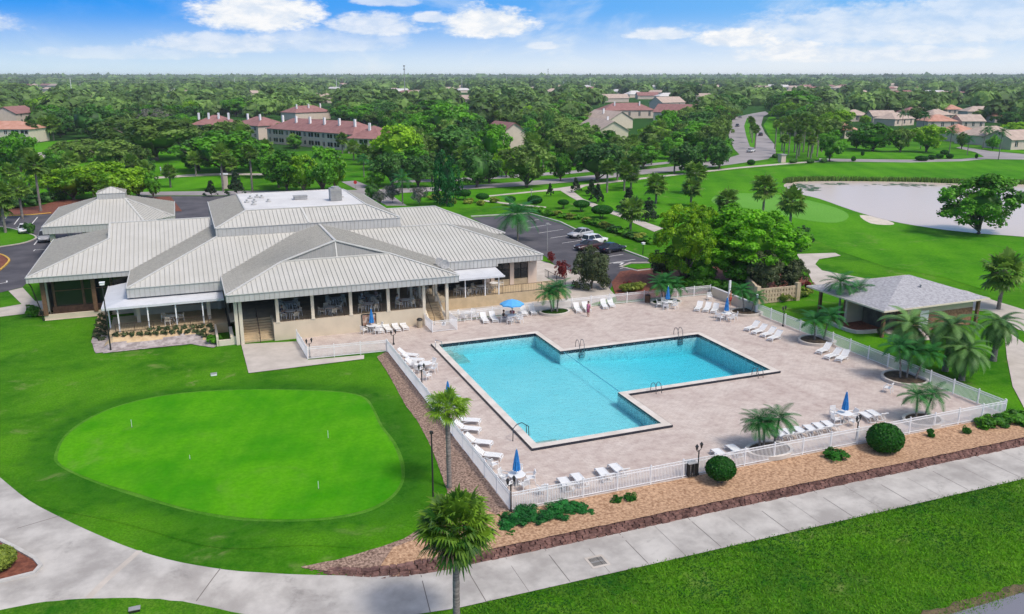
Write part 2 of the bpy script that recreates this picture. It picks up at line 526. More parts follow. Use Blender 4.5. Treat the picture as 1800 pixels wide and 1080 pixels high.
def spline(pts, n=6, closed=True):
    out = []
    L = len(pts)
    for i in range(L if closed else L - 1):
        p0, p1, p2, p3 = (pts[(i - 1) % L] if closed or i > 0 else pts[0], pts[i], pts[(i + 1) % L],
                          pts[(i + 2) % L] if closed or i + 2 < L else pts[-1])
        for k in range(n):
            t = k / n
            out.append(tuple(0.5 * (2 * p1[q] + (p2[q] - p0[q]) * t + (2 * p0[q] - 5 * p1[q] + 4 * p2[q] - p3[q]) * t * t
                                    + (3 * p1[q] - p0[q] - 3 * p2[q] + p3[q]) * t ** 3) for q in (0, 1)))
    if not closed: out.append(tuple(pts[-1]))
    return out
LAYER = [0]
def patch(name, pts, m, dz=0.02, world=False, smooth=0, drape=None, kind='structure', parent=None, uneven=0.0):
    """a ground sheet lying on the terrain; outline in photograph pixels or in metres"""
    w = [Vector((p[0], p[1])) for p in pts] if world else [G(*p).xy for p in pts]
    if smooth: w = [Vector(p) for p in spline([tuple(p) for p in w], smooth)]
    ymin = min(p.y for p in w)
    if drape is None: drape = ymin < 44
    if uneven:
        fine = []
        for i, p in enumerate(w):
            q = w[(i + 1) % len(w)]
            k = max(1, int((q - p).length / 0.5))
            for j in range(k):
                c = p.lerp(q, j / k)
                fine.append(c + Vector((random.uniform(-1, 1), random.uniform(-1, 1))) * uneven)
        w = fine
    cs = list(w)
    if drape:
        dense = []
        for i, p in enumerate(w):
            q = w[(i + 1) % len(w)]
            k = max(1, int((q - p).length / 0.6))
            dense += [p.lerp(q, j / k) for j in range(k)]
        cs = list(dense)
    nb = len(cs)
    if drape:
        x0, x1 = min(p.x for p in w), max(p.x for p in w)
        y0, y1 = ymin, min(44.0, max(p.y for p in w))
        y = y0 + 0.3
        while y < y1:
            x = x0
            while x < x1:
                if inside((x, y), w): cs.append(Vector((x + random.uniform(-.1, .1), y)))
                x += 2.0
            y += 0.45
    ed = [(i, (i + 1) % nb) for i in range(nb)]
    r = geometry.delaunay_2d_cdt(cs, ed, [], 1, 1e-4)
    vs = [(p.x, p.y, gz(p.x, p.y) + dz) for p in r[0]]
    fs = []
    for f in r[2]:
        a, b, c = (r[0][i] for i in f[:3])
        fs.append(list(f) if (b - a).cross(c - a) > 0 else list(f)[::-1])
    me = bpy.data.meshes.new(name)
    me.from_pydata(vs, [], fs)
    me.materials.append(m)
    me.polygons.foreach_set('use_smooth', [True] * len(fs))
    o = link(name, me, parent)
    if kind: tag(o, kind=kind)
    return o
def inside(p, poly):
    x, y = p
    c = False
    j = len(poly) - 1
    for i in range(len(poly)):
        a, b = poly[i], poly[j]
        if (a[1] > y) != (b[1] > y) and x < (b[0] - a[0]) * (y - a[1]) / (b[1] - a[1]) + a[0]: c = not c
        j = i
    return c
def kerb(name, pts, m, w=0.18, h=0.14, closed=True, world=False, smooth=0, parent=None):
    p = [Vector((q[0], q[1])) for q in pts] if world else [G(*q).xy for q in pts]
    if smooth: p = [Vector(q) for q in spline([tuple(q) for q in p], smooth, closed)]
    n = len(p)
    vs, fs = [], []
    for i in range(n):
        a = p[(i - 1) % n] if closed or i else p[0]
        b = p[(i + 1) % n] if closed or i < n - 1 else p[-1]
        d = (b - a).normalized()
        nn = Vector((-d.y, d.x)) * w / 2
        z = gz(p[i].x, p[i].y)
        for s, zz in ((-1, -.05), (-1, h), (1, h), (1, -.05)):
            vs.append((p[i].x + nn.x * s, p[i].y + nn.y * s, z + zz))
    for i in range(n if closed else n - 1):
        j = (i + 1) % n
        for k in range(3):
            fs.append((i * 4 + k, j * 4 + k, j * 4 + k + 1, i * 4 + k + 1))
    if not closed: fs += [(0, 1, 2, 3), ((n - 1) * 4 + 3, (n - 1) * 4 + 2, (n - 1) * 4 + 1, (n - 1) * 4)]
    me = bpy.data.meshes.new(name)
    me.from_pydata(vs, [], fs)
    me.materials.append(m)
    o = link(name, me, parent)
    if parent is None: tag(o, kind='structure')
    return o

# ---- near lawns and paths
GREEN = [(102, 800), (115, 770), (150, 742), (200, 718), (270, 700), (350, 690), (450, 686), (550, 688), (610, 692), (640, 702), (655, 722),
         (668, 750), (690, 780), (703, 815), (705, 845), (690, 870), (660, 890), (620, 903), (560, 912), (480, 914), (400, 908), (320, 893), (240, 868), (180, 850), (130, 830), (105, 815)]
MT['fringe'] = lawn_mat('fringe', (0.05, 0.20, 0.008), (0.10, 0.28, 0.02), (0.14, 0.30, 0.05), 0.5, 2.0, 0.6)
patch('putting_green', GREEN, MT['green'], 0.035, smooth=3)
g0 = [G(*p).xy for p in GREEN]
gc = sum(g0, Vector((0, 0))) / len(g0)
patch('green_fringe', [(gc + (p - gc) * (1 + random.uniform(.2, .34) / (p - gc).length)) for p in g0], MT['fringe'], 0.015, world=True, smooth=3)
def surround():
    ring = [Vector(q) for q in spline([tuple(p) for p in g0], 4)]
    vs, fs, fade = [], [], []
    n = len(ring); K = 8
    for k in range(K + 1):
        for i, p in enumerate(ring):
            d = (p - gc).normalized(); q = p + d * (-.1 + 3.6 * (k / K) * (1 + .12 * math.sin(i * .21) + .1 * math.sin(i * .57)))
            vs.append((q.x, q.y, gz(q.x, q.y) + 0.004)); fade.append(1 - k / K)
    for k in range(K):
        for i in range(n):
            fs.append((k * n + i, (k + 1) * n + i, (k + 1) * n + (i + 1) % n, k * n + (i + 1) % n))
    me = bpy.data.meshes.new('green_surround'); me.from_pydata(vs, [], fs); me.materials.append(MT['collar'])
    me.attributes.new('mown', 'FLOAT', 'POINT').data.foreach_set('value', fade)
    me.polygons.foreach_set('use_smooth', [True] * len(fs))
    tag(link('green_surround', me), kind='structure')
surround()
PATH_UP = [(-60, 790), (0, 840), (50, 880), (110, 912), (170, 940), (240, 968), (320, 990), (400, 1003), (470, 1008), (525, 1011), (650, 1013), (745, 1010)]
LOW_L = [(420, 1080), (360, 1066), (300, 1057), (240, 1053), (180, 1053), (120, 1056), (60, 1062), (-30, 1082), (-120, 1110)]
pu = [G(*p).xy for p in PATH_UP]
pl = [G(*p).xy for p in LOW_L]
PATH = [tuple(p) for p in spline([tuple(p) for p in pu], 3, False)] + [(16, 38.42), (70, 38.45), (70, 34.75), (40, 34.8), (22, 34.9), (10.7, 35.0), (6, 35.6)] + [tuple(p) for p in spline([tuple(p) for p in pl], 3, False)] + [(-24, 48), (-28, 62)]
patch('path', PATH, MT['conc'], 0.03, world=True)
patch('lower_lawn', [(-14, 30), (12, 30), (10.5, 34.95), (6, 35.55)] + [tuple(p) for p in spline([tuple(p) for p in pl], 3, False)] + [(-16, 38)], MT['lawn_s'], 0.045, world=True, drape=True, uneven=0.03)
# path joints
def joint(a, b, w=0.035, m=None, name='path_joint'):
    a, b = G(*a) if len(a) == 2 else Vector(a), G(*b) if len(b) == 2 else Vector(b)
    d = (b - a).xy.normalized(); n = Vector((-d.y, d.x)) * w / 2
    k = 10
    vs, fs = [], []
    for i in range(k + 1):
        p = a.lerp(b, i / k)
        for s in (-1, 1):
            q = (p.x + n.x * s, p.y + n.y * s)
            vs.append((q[0], q[1], gz(*q) + 0.036))
    fs = [(2 * i, 2 * i + 2, 2 * i + 3, 2 * i + 1) for i in range(k)]
    return vs, fs
jm = MB()
X = 12.2
for i in range(20):
    v, f = joint((X, 38.4, 0), (X, 35.0, 0), 0.045 if i % 2 == 0 else 0.025)
    jm.add(v, f)
    X += 2.35
for a, b in (((740, 1012), (757, 1080)), ((388, 1000), (345, 1058)), ((105, 908), (30, 930))):
    v, f = joint(a, b, 0.05); jm.add(v, f)
tag(jm.build('path_joint', MT['joint']), kind='structure')
jm = MB(); v, f = joint((246, 969), (155, 1053), 0.34); jm.add(v, f)
tag(jm.build('path_band', MT['conc2']), kind='structure')

# ---- bank bed, stone wall, pond
def bed_z(x, y):
    z = -0.06 - 0.10 * S((42 - y) / 3.4)
    lo = gz(x, y) + 0.055
    return lo + (max(z, lo) - lo) * S((x - 8.2) / 6.0)
def build_bed():
    xs = axis([(8.3, 66, 0.6)]); ys = axis([(38.75, 42.05, 0.3)])
    vs = [(x, y, bed_z(x, y) + 0.05 * (rng.random() - .5)) for y in ys for x in xs]
    n = len(xs)
    fs = [(j * n + i, j * n + i + 1, (j + 1) * n + i + 1, (j + 1) * n + i) for j in range(len(ys) - 1) for i in range(n - 1)
          if xs[i] > 15 or ys[j] < 41.3 - (15 - xs[i]) * .25]
    me = bpy.data.meshes.new('mulch_bed'); me.from_pydata(vs, [], fs); me.materials.append(MT['mulch'])
    me.polygons.foreach_set('use_smooth', [True] * len(fs))
    tag(link('mulch_bed', me), kind='structure')
build_bed()
# strip beside the left fence and the tip of the bed, on the natural slope
BEDL = [G(*p) for p in [(640, 632), (668, 625), (690, 620)]]
strip = [(662, 628), (678, 650), (695, 680), (712, 712), (735, 742), (752, 775), (766, 808), (778, 840), (786, 865), (770, 900), (745, 925), (710, 948), (650, 968), (590, 985), (530, 998)]
sp = [tuple(G(*p).xy) for p in strip] + [(3.9, 40.75), (7.0, 39.2), (10, 38.6), (15.05, 38.6), (15.05, 42), (16.2, 42.0), (16.35, 74.3)]
patch('mulch_strip', sp, MT['mulchg'], 0.03, world=True, drape=True, uneven=0.03)
tip = [(690, 965), (735, 948), (775, 905), (835, 890), (880, 910)]
patch('mulch_tip', [tuple(G(*p).xy) for p in tip] + [(14.8, 38.7), (10, 38.72), (7.6, 39.3)], MT['mulch'], 0.05, world=True, drape=True, uneven=0.05)
def build_wall():
    # dry laid stones in four leaning courses, one mesh: the wall is one thing
    mb = MB()
    line = [(3.6, 40.95), (5.2, 39.9), (7.0, 39.1), (9.0, 38.68), (11, 38.55), (16, 38.5), (68, 38.55)]
    pts = [Vector(p) for p in line]
    seg = [(pts[i + 1] - pts[i]).length for i in range(len(pts) - 1)]
    L = sum(seg)
    def at(s):
        for i, l in enumerate(seg):
            if s <= l: 
                return pts[i].lerp(pts[i + 1], s / l), (pts[i + 1] - pts[i]).normalized()
            s -= l
        return pts[-1], (pts[-1] - pts[-2]).normalized()
    for c in range(4):
        s = random.uniform(0, .3)
        while s < L - 0.1:
            w = random.uniform(.26, .62)
            p, d = at(s + w / 2)
            n = Vector((-d.y, d.x))
            top = 0.50 * min(1.0, (s + 1.5) / 8.0)
            h = top / 4
            z0 = gz(p.x, 38.2 if p.x > 9 else p.y - .3) - 0.02 + c * h + random.uniform(-.01, .01)
            off = 0.04 + c * 0.13 + random.uniform(-.04, .04)
            cx = p + n * off
            a, b = w / 2 - 0.012, 0.17
            vs = []
            for zz, sh in ((z0, 1.0), (z0 + h * 0.96, 0.9)):
                for i, j in ((-1, -1), (1, -1), (1, 1), (-1, 1)):
                    q = cx + d * (a * i * sh + random.uniform(-.02, .02)) + n * (b * j * sh + random.uniform(-.02, .02))
                    vs.append((q.x, q.y, zz + random.uniform(-.012, .012)))
            mb.add(vs, [(0, 3, 2, 1), (4, 5, 6, 7), (0, 1, 5, 4), (1, 2, 6, 5), (2, 3, 7, 6), (3, 0, 4, 7)])
            s += w
    o = mb.build('stone_wall', MT['stone'])
    tag(o, 'low red brown dry stone retaining wall between the mulch bank and the concrete path', 'wall')
build_wall()
WATER_Z = gz(34, POND_Y)
wm = bpy.data.materials.new('pond_water'); wm.use_nodes = True
def water_mat(m, col, rough=0.06, bump=0.15, scale=1.2):
    t = NT(m.node_tree); b = m.node_tree.nodes['Principled BSDF']
    b.inputs['Base Color'].default_value = col + (1,)
    b.inputs['Roughness'].default_value = rough
    b.inputs['IOR'].default_value = 1.33
    v = t.new('ShaderNodeTexCoord').outputs['Object']
    bn = t.new('ShaderNodeBump'); bn.inputs['Strength'].default_value = bump; bn.inputs['Distance'].default_value = 0.05
    t.l.new(t.noise(v, scale, 4.0, 0.6, 0.5), bn.inputs['Height']); t.l.new(bn.outputs[0], b.inputs['Normal'])
water_mat(wm, (0.20, 0.20, 0.23), 0.1)
MT['pond'] = wm
pm = MB(); pm.face([(-40, -100, WATER_Z), (140, -100, WATER_Z), (140, POND_Y + .3, WATER_Z), (-40, POND_Y + .3, WATER_Z)])
tag(pm.build('pond', MT['pond']), kind='structure')
# muddy, ragged margin of the pond
edge = [(x, POND_Y + 0.25 + random.uniform(-.12, .16)) for x in np.arange(20, 62, .4)]
patch('pond_margin', edge + [(x, POND_Y - 0.5) for x in np.arange(62, 20, -2.0)], mat('pond_mud', (0.07, 0.055, 0.03), 0.9, scale=3, col2=(0.16, 0.12, 0.06), bump=.8), 0.03, world=True)

# drain in the path
dr = empty('drain_grate', G(1050, 988), 0.0)
tag(dr, 'dark metal drain grate in a square concrete frame set in the path', 'drain')
m_ = MB(); z = 0.045
for a in ((-.55, -.55, .55, -.4), (-.55, .4, .55, .55), (-.55, -.4, -.4, .4), (.4, -.4, .55, .4)): m_.box(a[0], a[1], 0, a[2], a[3], z)
m_.build('frame', MT['conc2'], dr)
m_ = MB(); m_.box(-.4, -.4, .0, .4, .4, .012, 1)
for i in range(9): m_.box(-.385 + i * .09, -.39, .012, -.335 + i * .09, .39, .03)
m_.box(-.39, -.03, .03, .39, .03, .035)
m_.build('grate', [MT['galv'], MT['black']], dr)

# island with kerb at the left margin
isl = [(-60, 945), (0, 952), (28, 966), (62, 985), (72, 997), (60, 1010), (0, 1025), (-60, 1035)]
patch('planting_bed', isl, MT['mulch2'], 0.06)
kerb('bed_kerb', isl, MT['kerb'], 0.22, 0.16)

# ---- pool deck (hole for the pool), jog, ground around the clubhouse
PX0, PX1, PX2, PY0, PY1, PY2, PY3 = 20.6, 31.85, 46.9, 49.15, 55.9, 68.45, 74.55
POOL = [(PX0, PY0), (PX1, PY0), (PX1, PY1), (PX2, PY1), (PX2, PY2), (PX1, PY2), (PX1, PY3), (PX0, PY3)]
DX0, DX1, DY0, DY1 = 16.2, 56.9, 41.9, 81.6
dk = MB()
for (a, b, c, d) in ((DX0, DY0, DX1, PY0), (DX0, PY0, PX0, PY3), (PX1, PY0, DX1, PY1), (PX2, PY1, DX1, PY2), (PX1, PY2, DX1, PY3), (DX0, PY3, DX1, DY1), (8.9, 74.6, DX0, DY1)):
    dk.face([(a, b, 0.0), (c, b, 0.0), (c, d, 0.0), (a, d, 0.0)])
for (a, b) in (((DX0, DY0), (DX1, DY0)), ((DX1, DY0), (DX1, DY1)), ((8.9, 74.6), (DX0, 74.6)), ((DX0, 74.6), (DX0, DY0))):
    dk.face([(a[0], a[1], -.35), (b[0], b[1], -.35), (b[0], b[1], 0), (a[0], a[1], 0)], 1)
tag(dk.build('pool_deck', [MT['deck'], MT['conc2']]), kind='structure')
patch('stair_landing', [(424, 606), (523, 601), (541, 634), (640, 625), (640, 632), (437, 657)], MT['conc2'], 0.05, uneven=0.01)
patch('pebble_bed', [(160, 600), (172, 588), (205, 592), (300, 590), (362, 587), (392, 604), (375, 612), (330, 605), (260, 610), (200, 618), (168, 622)], MT['pebble'], 0.05, uneven=0.04)
patch('soil_bed', [(50, 548), (80, 543), (165, 533), (190, 532), (196, 566), (230, 598), (195, 602), (160, 603), (168, 575), (172, 556), (150, 546), (110, 549), (75, 556), (55, 556)], MT['soil'], 0.035)
SB0, SB1 = 83.6, 86.2
def soil_z(x, y):
    if -8.7 < x < 1.45 and SB0 - .6 < y < 86.4: return 0.02 + 0.83 * S((y - SB0) / (SB1 - SB0)) * min(1, (x + 8.7) / .8)
    return gz(x, y)
def GS(px, py):
    z = 0.0
    z = 0.85
    for _ in range(25):
        p = P(px, py, z); z = z * .5 + soil_z(p.x, p.y) * .5
    return Vector((p.x, p.y, z))
xs = axis([(-8.65, 1.4, 0.4)]); ys = axis([(83.2, 86.19, 0.25)])
k_ = len(xs)
me = bpy.data.meshes.new('soil_bank')
me.from_pydata([(x, y, soil_z(x, y) + .02 + .03 * rng.random()) for y in ys for x in xs], [], [(j * k_ + i, j * k_ + i + 1, (j + 1) * k_ + i + 1, (j + 1) * k_ + i) for j in range(len(ys) - 1) for i in range(k_ - 1)])
me.materials.append(MT['soil']); me.materials.append(MT['pebble'])
me.polygons.foreach_set('material_index', [1 if ys[j] + .2 * math.sin(xs[i] * .9) + (.9 if xs[i] > 0 else 0) < 84.75 else 0 for j in range(len(ys) - 1) for i in range(k_ - 1)])
tag(link('soil_bank', me), kind='structure')
patch('walkway', [(-40, 548), (10, 540), (38, 535), (15, 512), (40, 506), (62, 530), (100, 527), (185, 515), (192, 533), (80, 545), (45, 552), (-40, 562)], MT['conc2'], 0.025)
patch('building_pad', [(-15.2, 97.4), (-5.6, 97.4), (-5.6, 90), (39, 90), (39, 118), (-15.2, 118)], MT['conc2'], 0.015, world=True)
patch('service_walk', [(23.5, 82), (40.5, 82), (46, 84.5), (47.5, 90), (46, 104), (42.5, 120), (36, 120), (36, 90), (23.5, 90)], MT['conc2'], 0.03, world=True)
# ---- left parking
patch('parking_left', [(-60, 370), (0, 377), (110, 372), (200, 365), (240, 395), (120, 430), (75, 470), (40, 505), (0, 515), (-60, 530)], MT['asph'], 0.02)
patch('parking_back', [(200, 362), (250, 345), (420, 345), (480, 350), (480, 400), (200, 400)], MT['asph'], 0.018)
patch('parking_island', [(-40, 405), (5, 400), (60, 415), (55, 424), (20, 432), (-40, 436)], MT['lawn'], 0.09, smooth=3)
kerb('island_kerb', [(-40, 405), (5, 400), (60, 415), (55, 424), (20, 432), (-40, 436)], MT['conc2'], 0.25, 0.15, smooth=3)
patch('island_mulch', [(-50, 445), (-5, 447), (14, 455), (14, 463), (-8, 480), (-50, 490)], MT['mulch2'], 0.1, smooth=3)
kerb('island_kerb', [(-50, 445), (-5, 447), (14, 455), (14, 463), (-8, 480), (-50, 490)], MT['ykerb'], 0.25, 0.16, smooth=3)
patch('bed_back', [(0, 366), (60, 364), (110, 352), (300, 346), (320, 372), (0, 379)], MT['mulch2'], 0.06)
kerb('parking_kerb', [(-20, 382), (60, 378), (90, 375)], MT['ykerb'], 0.25, 0.16, closed=False)
def stripes(name, lst, w=0.14, m='paint'):
    mb = MB()
    for a, b in lst:
        a, b = G(*a), G(*b)
        d = (b - a).normalized(); n = Vector((-d.y, d.x, 0)) * w / 2
        up = Vector((0, 0, 0.026))
        mb.face([a - n + up, b - n + up, b + n + up, a + n + up])
    tag(mb.build(name, MT[m]), kind='structure')
stripes('parking_stripe', [((0, 392), (12, 382)), ((25, 395), (35, 382)), ((56, 394), (66, 382)), ((25, 413), (36, 402)), ((60, 431), (67, 422)), ((60, 440), (82, 439)), ((59, 442), (62, 439)), ((-5, 500), (12, 497)), ((12, 497), (12, 494))], 0.16)
# ---- right parking
PKR = [(828, 383), (930, 377), (985, 393), (1040, 420), (1090, 440), (1150, 462), (1140, 470), (1090, 480), (1078, 500), (1070, 512), (1000, 490), (960, 452), (900, 420)]
patch('parking_right', PKR, MT['asph'], 0.02)
ps = []
for i in range(10):
    f = i / 9
    a = (948 + f * 190, 386 + f * 79); ps.append((a, (a[0] - 42 - 6 * f, a[1] + 6.5 + 1.0 * f)))
stripes('parking_stripe', ps, 0.15)
stripes('arrow_mark', [((1096, 462), (1078, 463)), ((1096, 462), (1090, 466))], 0.3)
kerb('parking_kerb', [(828, 381), (930, 375.5), (985, 391), (1040, 418), (1090, 438), (1152, 461)], MT['kerb'], 0.3, 0.15, closed=False)
patch('mulch_right', [(1075, 497), (1090, 478), (1150, 470), (1300, 470), (1400, 480), (1425, 490), (1400, 512), (1245, 516), (1085, 530)], MT['mulch2'], 0.045)
patch('grass_spit', [(1095, 469), (1110, 465), (1160, 464), (1170, 470), (1120, 474)], MT['fair'], 0.07)
kerb('spit_kerb', [(1090, 470), (1108, 463), (1165, 462), (1175, 471), (1120, 477)], MT['conc2'], 0.35, 0.12)
# ---- right side walks and lawns
patch('cart_path', [(1400, 447), (1468, 445), (1478, 450), (1440, 456), (1433, 465), (1445, 476), (1520, 490), (1640, 500), (1700, 512), (1745, 528), (1800, 545), (1870, 570), (1870, 600), (1790, 580), (1740, 548), (1690, 545), (1560, 515), (1430, 500), (1418, 475)], MT['conc2'], 0.03)
patch('side_walk', [(1766, 590), (1778, 588), (1850, 640), (1850, 760), (1800, 718), (1780, 680), (1770, 630)], MT['conc2'], 0.03)
patch('shade_bed', [(1452, 566), (1475, 575), (1505, 584), (1545, 582), (1560, 565), (1500, 545)], MT['mulch2'], 0.05)
kerb('bed_kerb', [(1452, 566), (1475, 577), (1505, 586), (1545, 584)], MT['kerb'], .3, .3, closed=False, smooth=4)
patch('hut_walk', [(1540, 582), (1610, 600), (1655, 597), (1640, 588), (1600, 575)], MT['conc2'], 0.04)
patch('mulch_right_corner', [(1770, 735), (1800, 722), (1880, 740), (1880, 790), (1760, 775)], MT['mulch'], 0.0)
# ---- golf course, lake, roads
patch('fairway', [(1000, 345), (1100, 325), (1250, 303), (1400, 292), (1500, 287), (1800, 281), (1950, 285), (1950, 480), (1800, 510), (1730, 510), (1660, 488), (1560, 470), (1470, 440), (1440, 425), (1410, 410), (1250, 400), (1120, 392), (1060, 372)], MT['fair'], 0.01)
patch('golf_green', [(1250, 352), (1265, 343), (1310, 340), (1380, 345), (1440, 357), (1480, 370), (1492, 382), (1470, 392), (1420, 388), (1370, 378), (1310, 366), (1265, 362)], MT['tee'], 0.03, smooth=3)
patch('sand_bunker', [(1511, 379), (1540, 382), (1570, 392), (1565, 396), (1530, 393)], mat('sand', (0.62, 0.55, 0.45), 0.95, 0.1, 1), 0.03, smooth=3)
LAKE = [(1378, 328), (1384, 322), (1400, 320), (1470, 319), (1600, 320.5), (1700, 324), (1800, 325), (1950, 324), (1950, 432), (1800, 417), (1720, 411), (1640, 402), (1560, 388), (1500, 371), (1440, 350), (1400, 340)]
lm = bpy.data.materials.new('lake_water'); lm.use_nodes = True
water_mat(lm, (0.62, 0.51, 0.435), 0.2, 0.25, 0.5)
lm.node_tree.nodes['Principled BSDF'].inputs['Specular IOR Level'].default_value = 0.12
patch('lake', LAKE, lm, 0.05, smooth=3)
patch('fairway_far_left', [(0, 262), (80, 250), (160, 244), (250, 258), (330, 270), (440, 290), (440, 305), (350, 306), (250, 303), (0, 300), (-80, 290), (-80, 262)], MT['fair'], 0.012)
patch('fairway_left', [(0, 318), (150, 316), (380, 312), (400, 318), (370, 330), (250, 340), (0, 345), (-60, 340), (-60, 322)], MT['fair'], 0.012)
patch('cart_path_left', [(265, 312), (330, 307), (400, 304), (480, 306), (480, 309), (400, 308), (330, 311), (270, 315)], MT['conc2'], 0.03)
patch('cart_path_left_far', [(-60, 276), (80, 268), (100, 272), (90, 282), (0, 290), (-60, 292)], MT['conc2'], 0.02)
ROAD = [(1290, 207), (1281, 222), (1281, 240), (1290, 262), (1300, 272), (1270, 281), (1200, 291), (1100, 302), (1000, 313), (900, 321), (800, 328), (640, 334), (560, 336), (400, 336), (240, 338), (240, 344), (400, 344), (560, 344), (640, 343), (800, 334.5), (900, 328.5), (1000, 321), (1100, 310), (1200, 300), (1290, 289), (1350, 280), (1364, 270), (1362, 255), (1345, 235), (1338, 220), (1342, 205), (1352, 200), (1345, 196), (1322, 200)]
patch('road', ROAD, MT['road'], 0.03)
patch('side_road', [(600, 320), (625, 318), (660, 332), (690, 345), (715, 362), (680, 362), (640, 340)], MT['road'], 0.036)
patch('road_median', [(1318, 258), (1312, 240), (1308, 222), (1313, 208), (1322, 206), (1330, 220), (1329, 240), (1329, 256), (1325, 260)], MT['fair'], 0.08)
patch('verge', [(620, 344), (800, 336), (1000, 323), (1200, 302), (1300, 290), (1385, 281), (1388, 287), (1260, 300), (1050, 330), (960, 345), (840, 365), (700, 372)], MT['fair'], 0.012)
patch('second_road', [(690, 318), (800, 314), (900, 308), (1000, 301), (1100, 292), (1180, 284), (1180, 287.5), (1100, 297), (1000, 306), (900, 313), (800, 319), (690, 322)], MT['road'], 0.03)
patch('foot_path', [(1440, 283), (1380, 287), (1300, 294), (1200, 305), (1100, 316), (1010, 327), (950, 335), (850, 345), (850, 347), (950, 337.5), (985, 335.5), (1000, 345), (1020, 356), (1060, 372), (1090, 382), (1150, 408), (1166, 402), (1110, 382), (1060, 364), (1025, 350), (1008, 337), (1030, 327.5), (1100, 319), (1200, 307.5), (1300, 296.5), (1380, 289.5), (1440, 285)], MT['conc2'], 0.035)
patch('foot_path', [(850, 352), (900, 358), (960, 364), (960, 366), (900, 360.5), (850, 354.5)], MT['conc2'], 0.035)
patch('lane_right', [(1440, 279), (1500, 280), (1600, 281), (1690, 280), (1730, 276), (1715, 268), (1680, 260), (1690, 258), (1740, 266), (1830, 274), (1900, 277), (1900, 284), (1800, 281), (1735, 280), (1690, 284), (1600, 286), (1440, 284)], MT['road'], 0.035)
for nm, pts in (('lawn_patch', [(1265, 255), (1275, 215), (1290, 203), (1306, 198), (1285, 210), (1279, 225), (1279, 243), (1287, 264)]),
                ('lawn_patch', [(1352, 205), (1342, 220), (1350, 236), (1366, 256), (1362, 270), (1400, 275), (1400, 250), (1370, 220), (1362, 205)]),
                ('lawn_patch', [(1420, 262), (1500, 258), (1720, 270), (1730, 277), (1690, 279), (1500, 278.5), (1430, 276)]),
                ('lawn_patch', [(1700, 256), (1760, 262), (1830, 268), (1830, 273), (1740, 265)]),
                ('lawn_patch', [(1100, 290), (1150, 280), (1190, 272), (1240, 275), (1180, 283)]),
                ('lawn_patch', [(960, 290), (975, 270), (1010, 262), (1050, 290), (1000, 300), (960, 303)]),
                ('lawn_patch', [(840, 312), (860, 293), (890, 290), (910, 306)]),
                ('lawn_patch', [(600, 318), (620, 305), (680, 300), (690, 316)]),
                ('lawn_patch', [(880, 262), (890, 246), (910, 250), (920, 262)])):
    patch(nm, pts, MT['fair'], 0.012)

# ================================================================== CLUBHOUSE
def onY(px, Y, z):
    """x of the point of the line (y = Y, height z) seen on image column px"""
    lo, hi = -60.0, 200.0
    for _ in range(50):
        m = (lo + hi) / 2
        if proj((m, Y, z))[0] < px: lo = m
        else: hi = m
    return lo
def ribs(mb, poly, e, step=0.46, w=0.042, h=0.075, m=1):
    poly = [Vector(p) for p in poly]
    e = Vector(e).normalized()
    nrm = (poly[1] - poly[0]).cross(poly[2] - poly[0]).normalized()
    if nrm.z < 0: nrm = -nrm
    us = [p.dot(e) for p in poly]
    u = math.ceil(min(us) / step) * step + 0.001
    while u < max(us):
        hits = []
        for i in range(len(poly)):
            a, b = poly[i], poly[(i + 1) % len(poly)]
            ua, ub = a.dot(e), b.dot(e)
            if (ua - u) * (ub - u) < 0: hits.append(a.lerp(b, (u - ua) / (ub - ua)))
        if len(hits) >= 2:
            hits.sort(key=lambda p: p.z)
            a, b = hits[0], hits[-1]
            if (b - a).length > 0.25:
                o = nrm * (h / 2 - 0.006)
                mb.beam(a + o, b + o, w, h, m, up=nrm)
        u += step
def roof(parent, faces, caps=(), rib=True, step=0.46, name='roof', mats=None):
    """faces: (polygon, direction along its eave or None)"""
    mb = MB()
    for poly, e in faces:
        mb.face(poly, 0)
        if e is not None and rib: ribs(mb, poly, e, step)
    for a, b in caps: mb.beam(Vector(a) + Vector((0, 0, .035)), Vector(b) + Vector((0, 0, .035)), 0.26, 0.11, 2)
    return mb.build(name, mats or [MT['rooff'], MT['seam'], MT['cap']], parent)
def fascia(parent, pts, ztop, zbot, step=0.46, closed=False):
    mb = MB()
    n = len(pts)
    for i in range(n if closed else n - 1):
        a, b = Vector(pts[i]), Vector(pts[(i + 1) % n])
        d = (b - a).normalized(); nn = Vector((d.y, -d.x))
        # the band hangs 3 mm outside the roof edge and is 60 mm thick
        q = [a + nn * .02, b + nn * .02, b - nn * .06, a - nn * .06]
        mb.prism([(p.x, p.y) for p in q], zbot, ztop + 0.012, 0)
        L = (b - a).length
        s = step / 2
        while s < L:
            p = a + d * s + nn * .035
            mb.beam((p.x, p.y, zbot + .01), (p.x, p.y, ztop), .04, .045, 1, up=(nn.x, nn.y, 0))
            s += step
        a2, b2 = a + nn * .05, b + nn * .05
        mb.beam((a2.x, a2.y, ztop + .02), (b2.x, b2.y, ztop + .02), .10, .06, 2)
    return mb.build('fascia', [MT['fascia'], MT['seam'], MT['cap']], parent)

club = empty('clubhouse')
tag(club, 'large clubhouse with pale standing seam metal roofs and an open dining terrace beside the pool', 'clubhouse')
XE, YE = (1, 0, 0), (0, 1, 0)
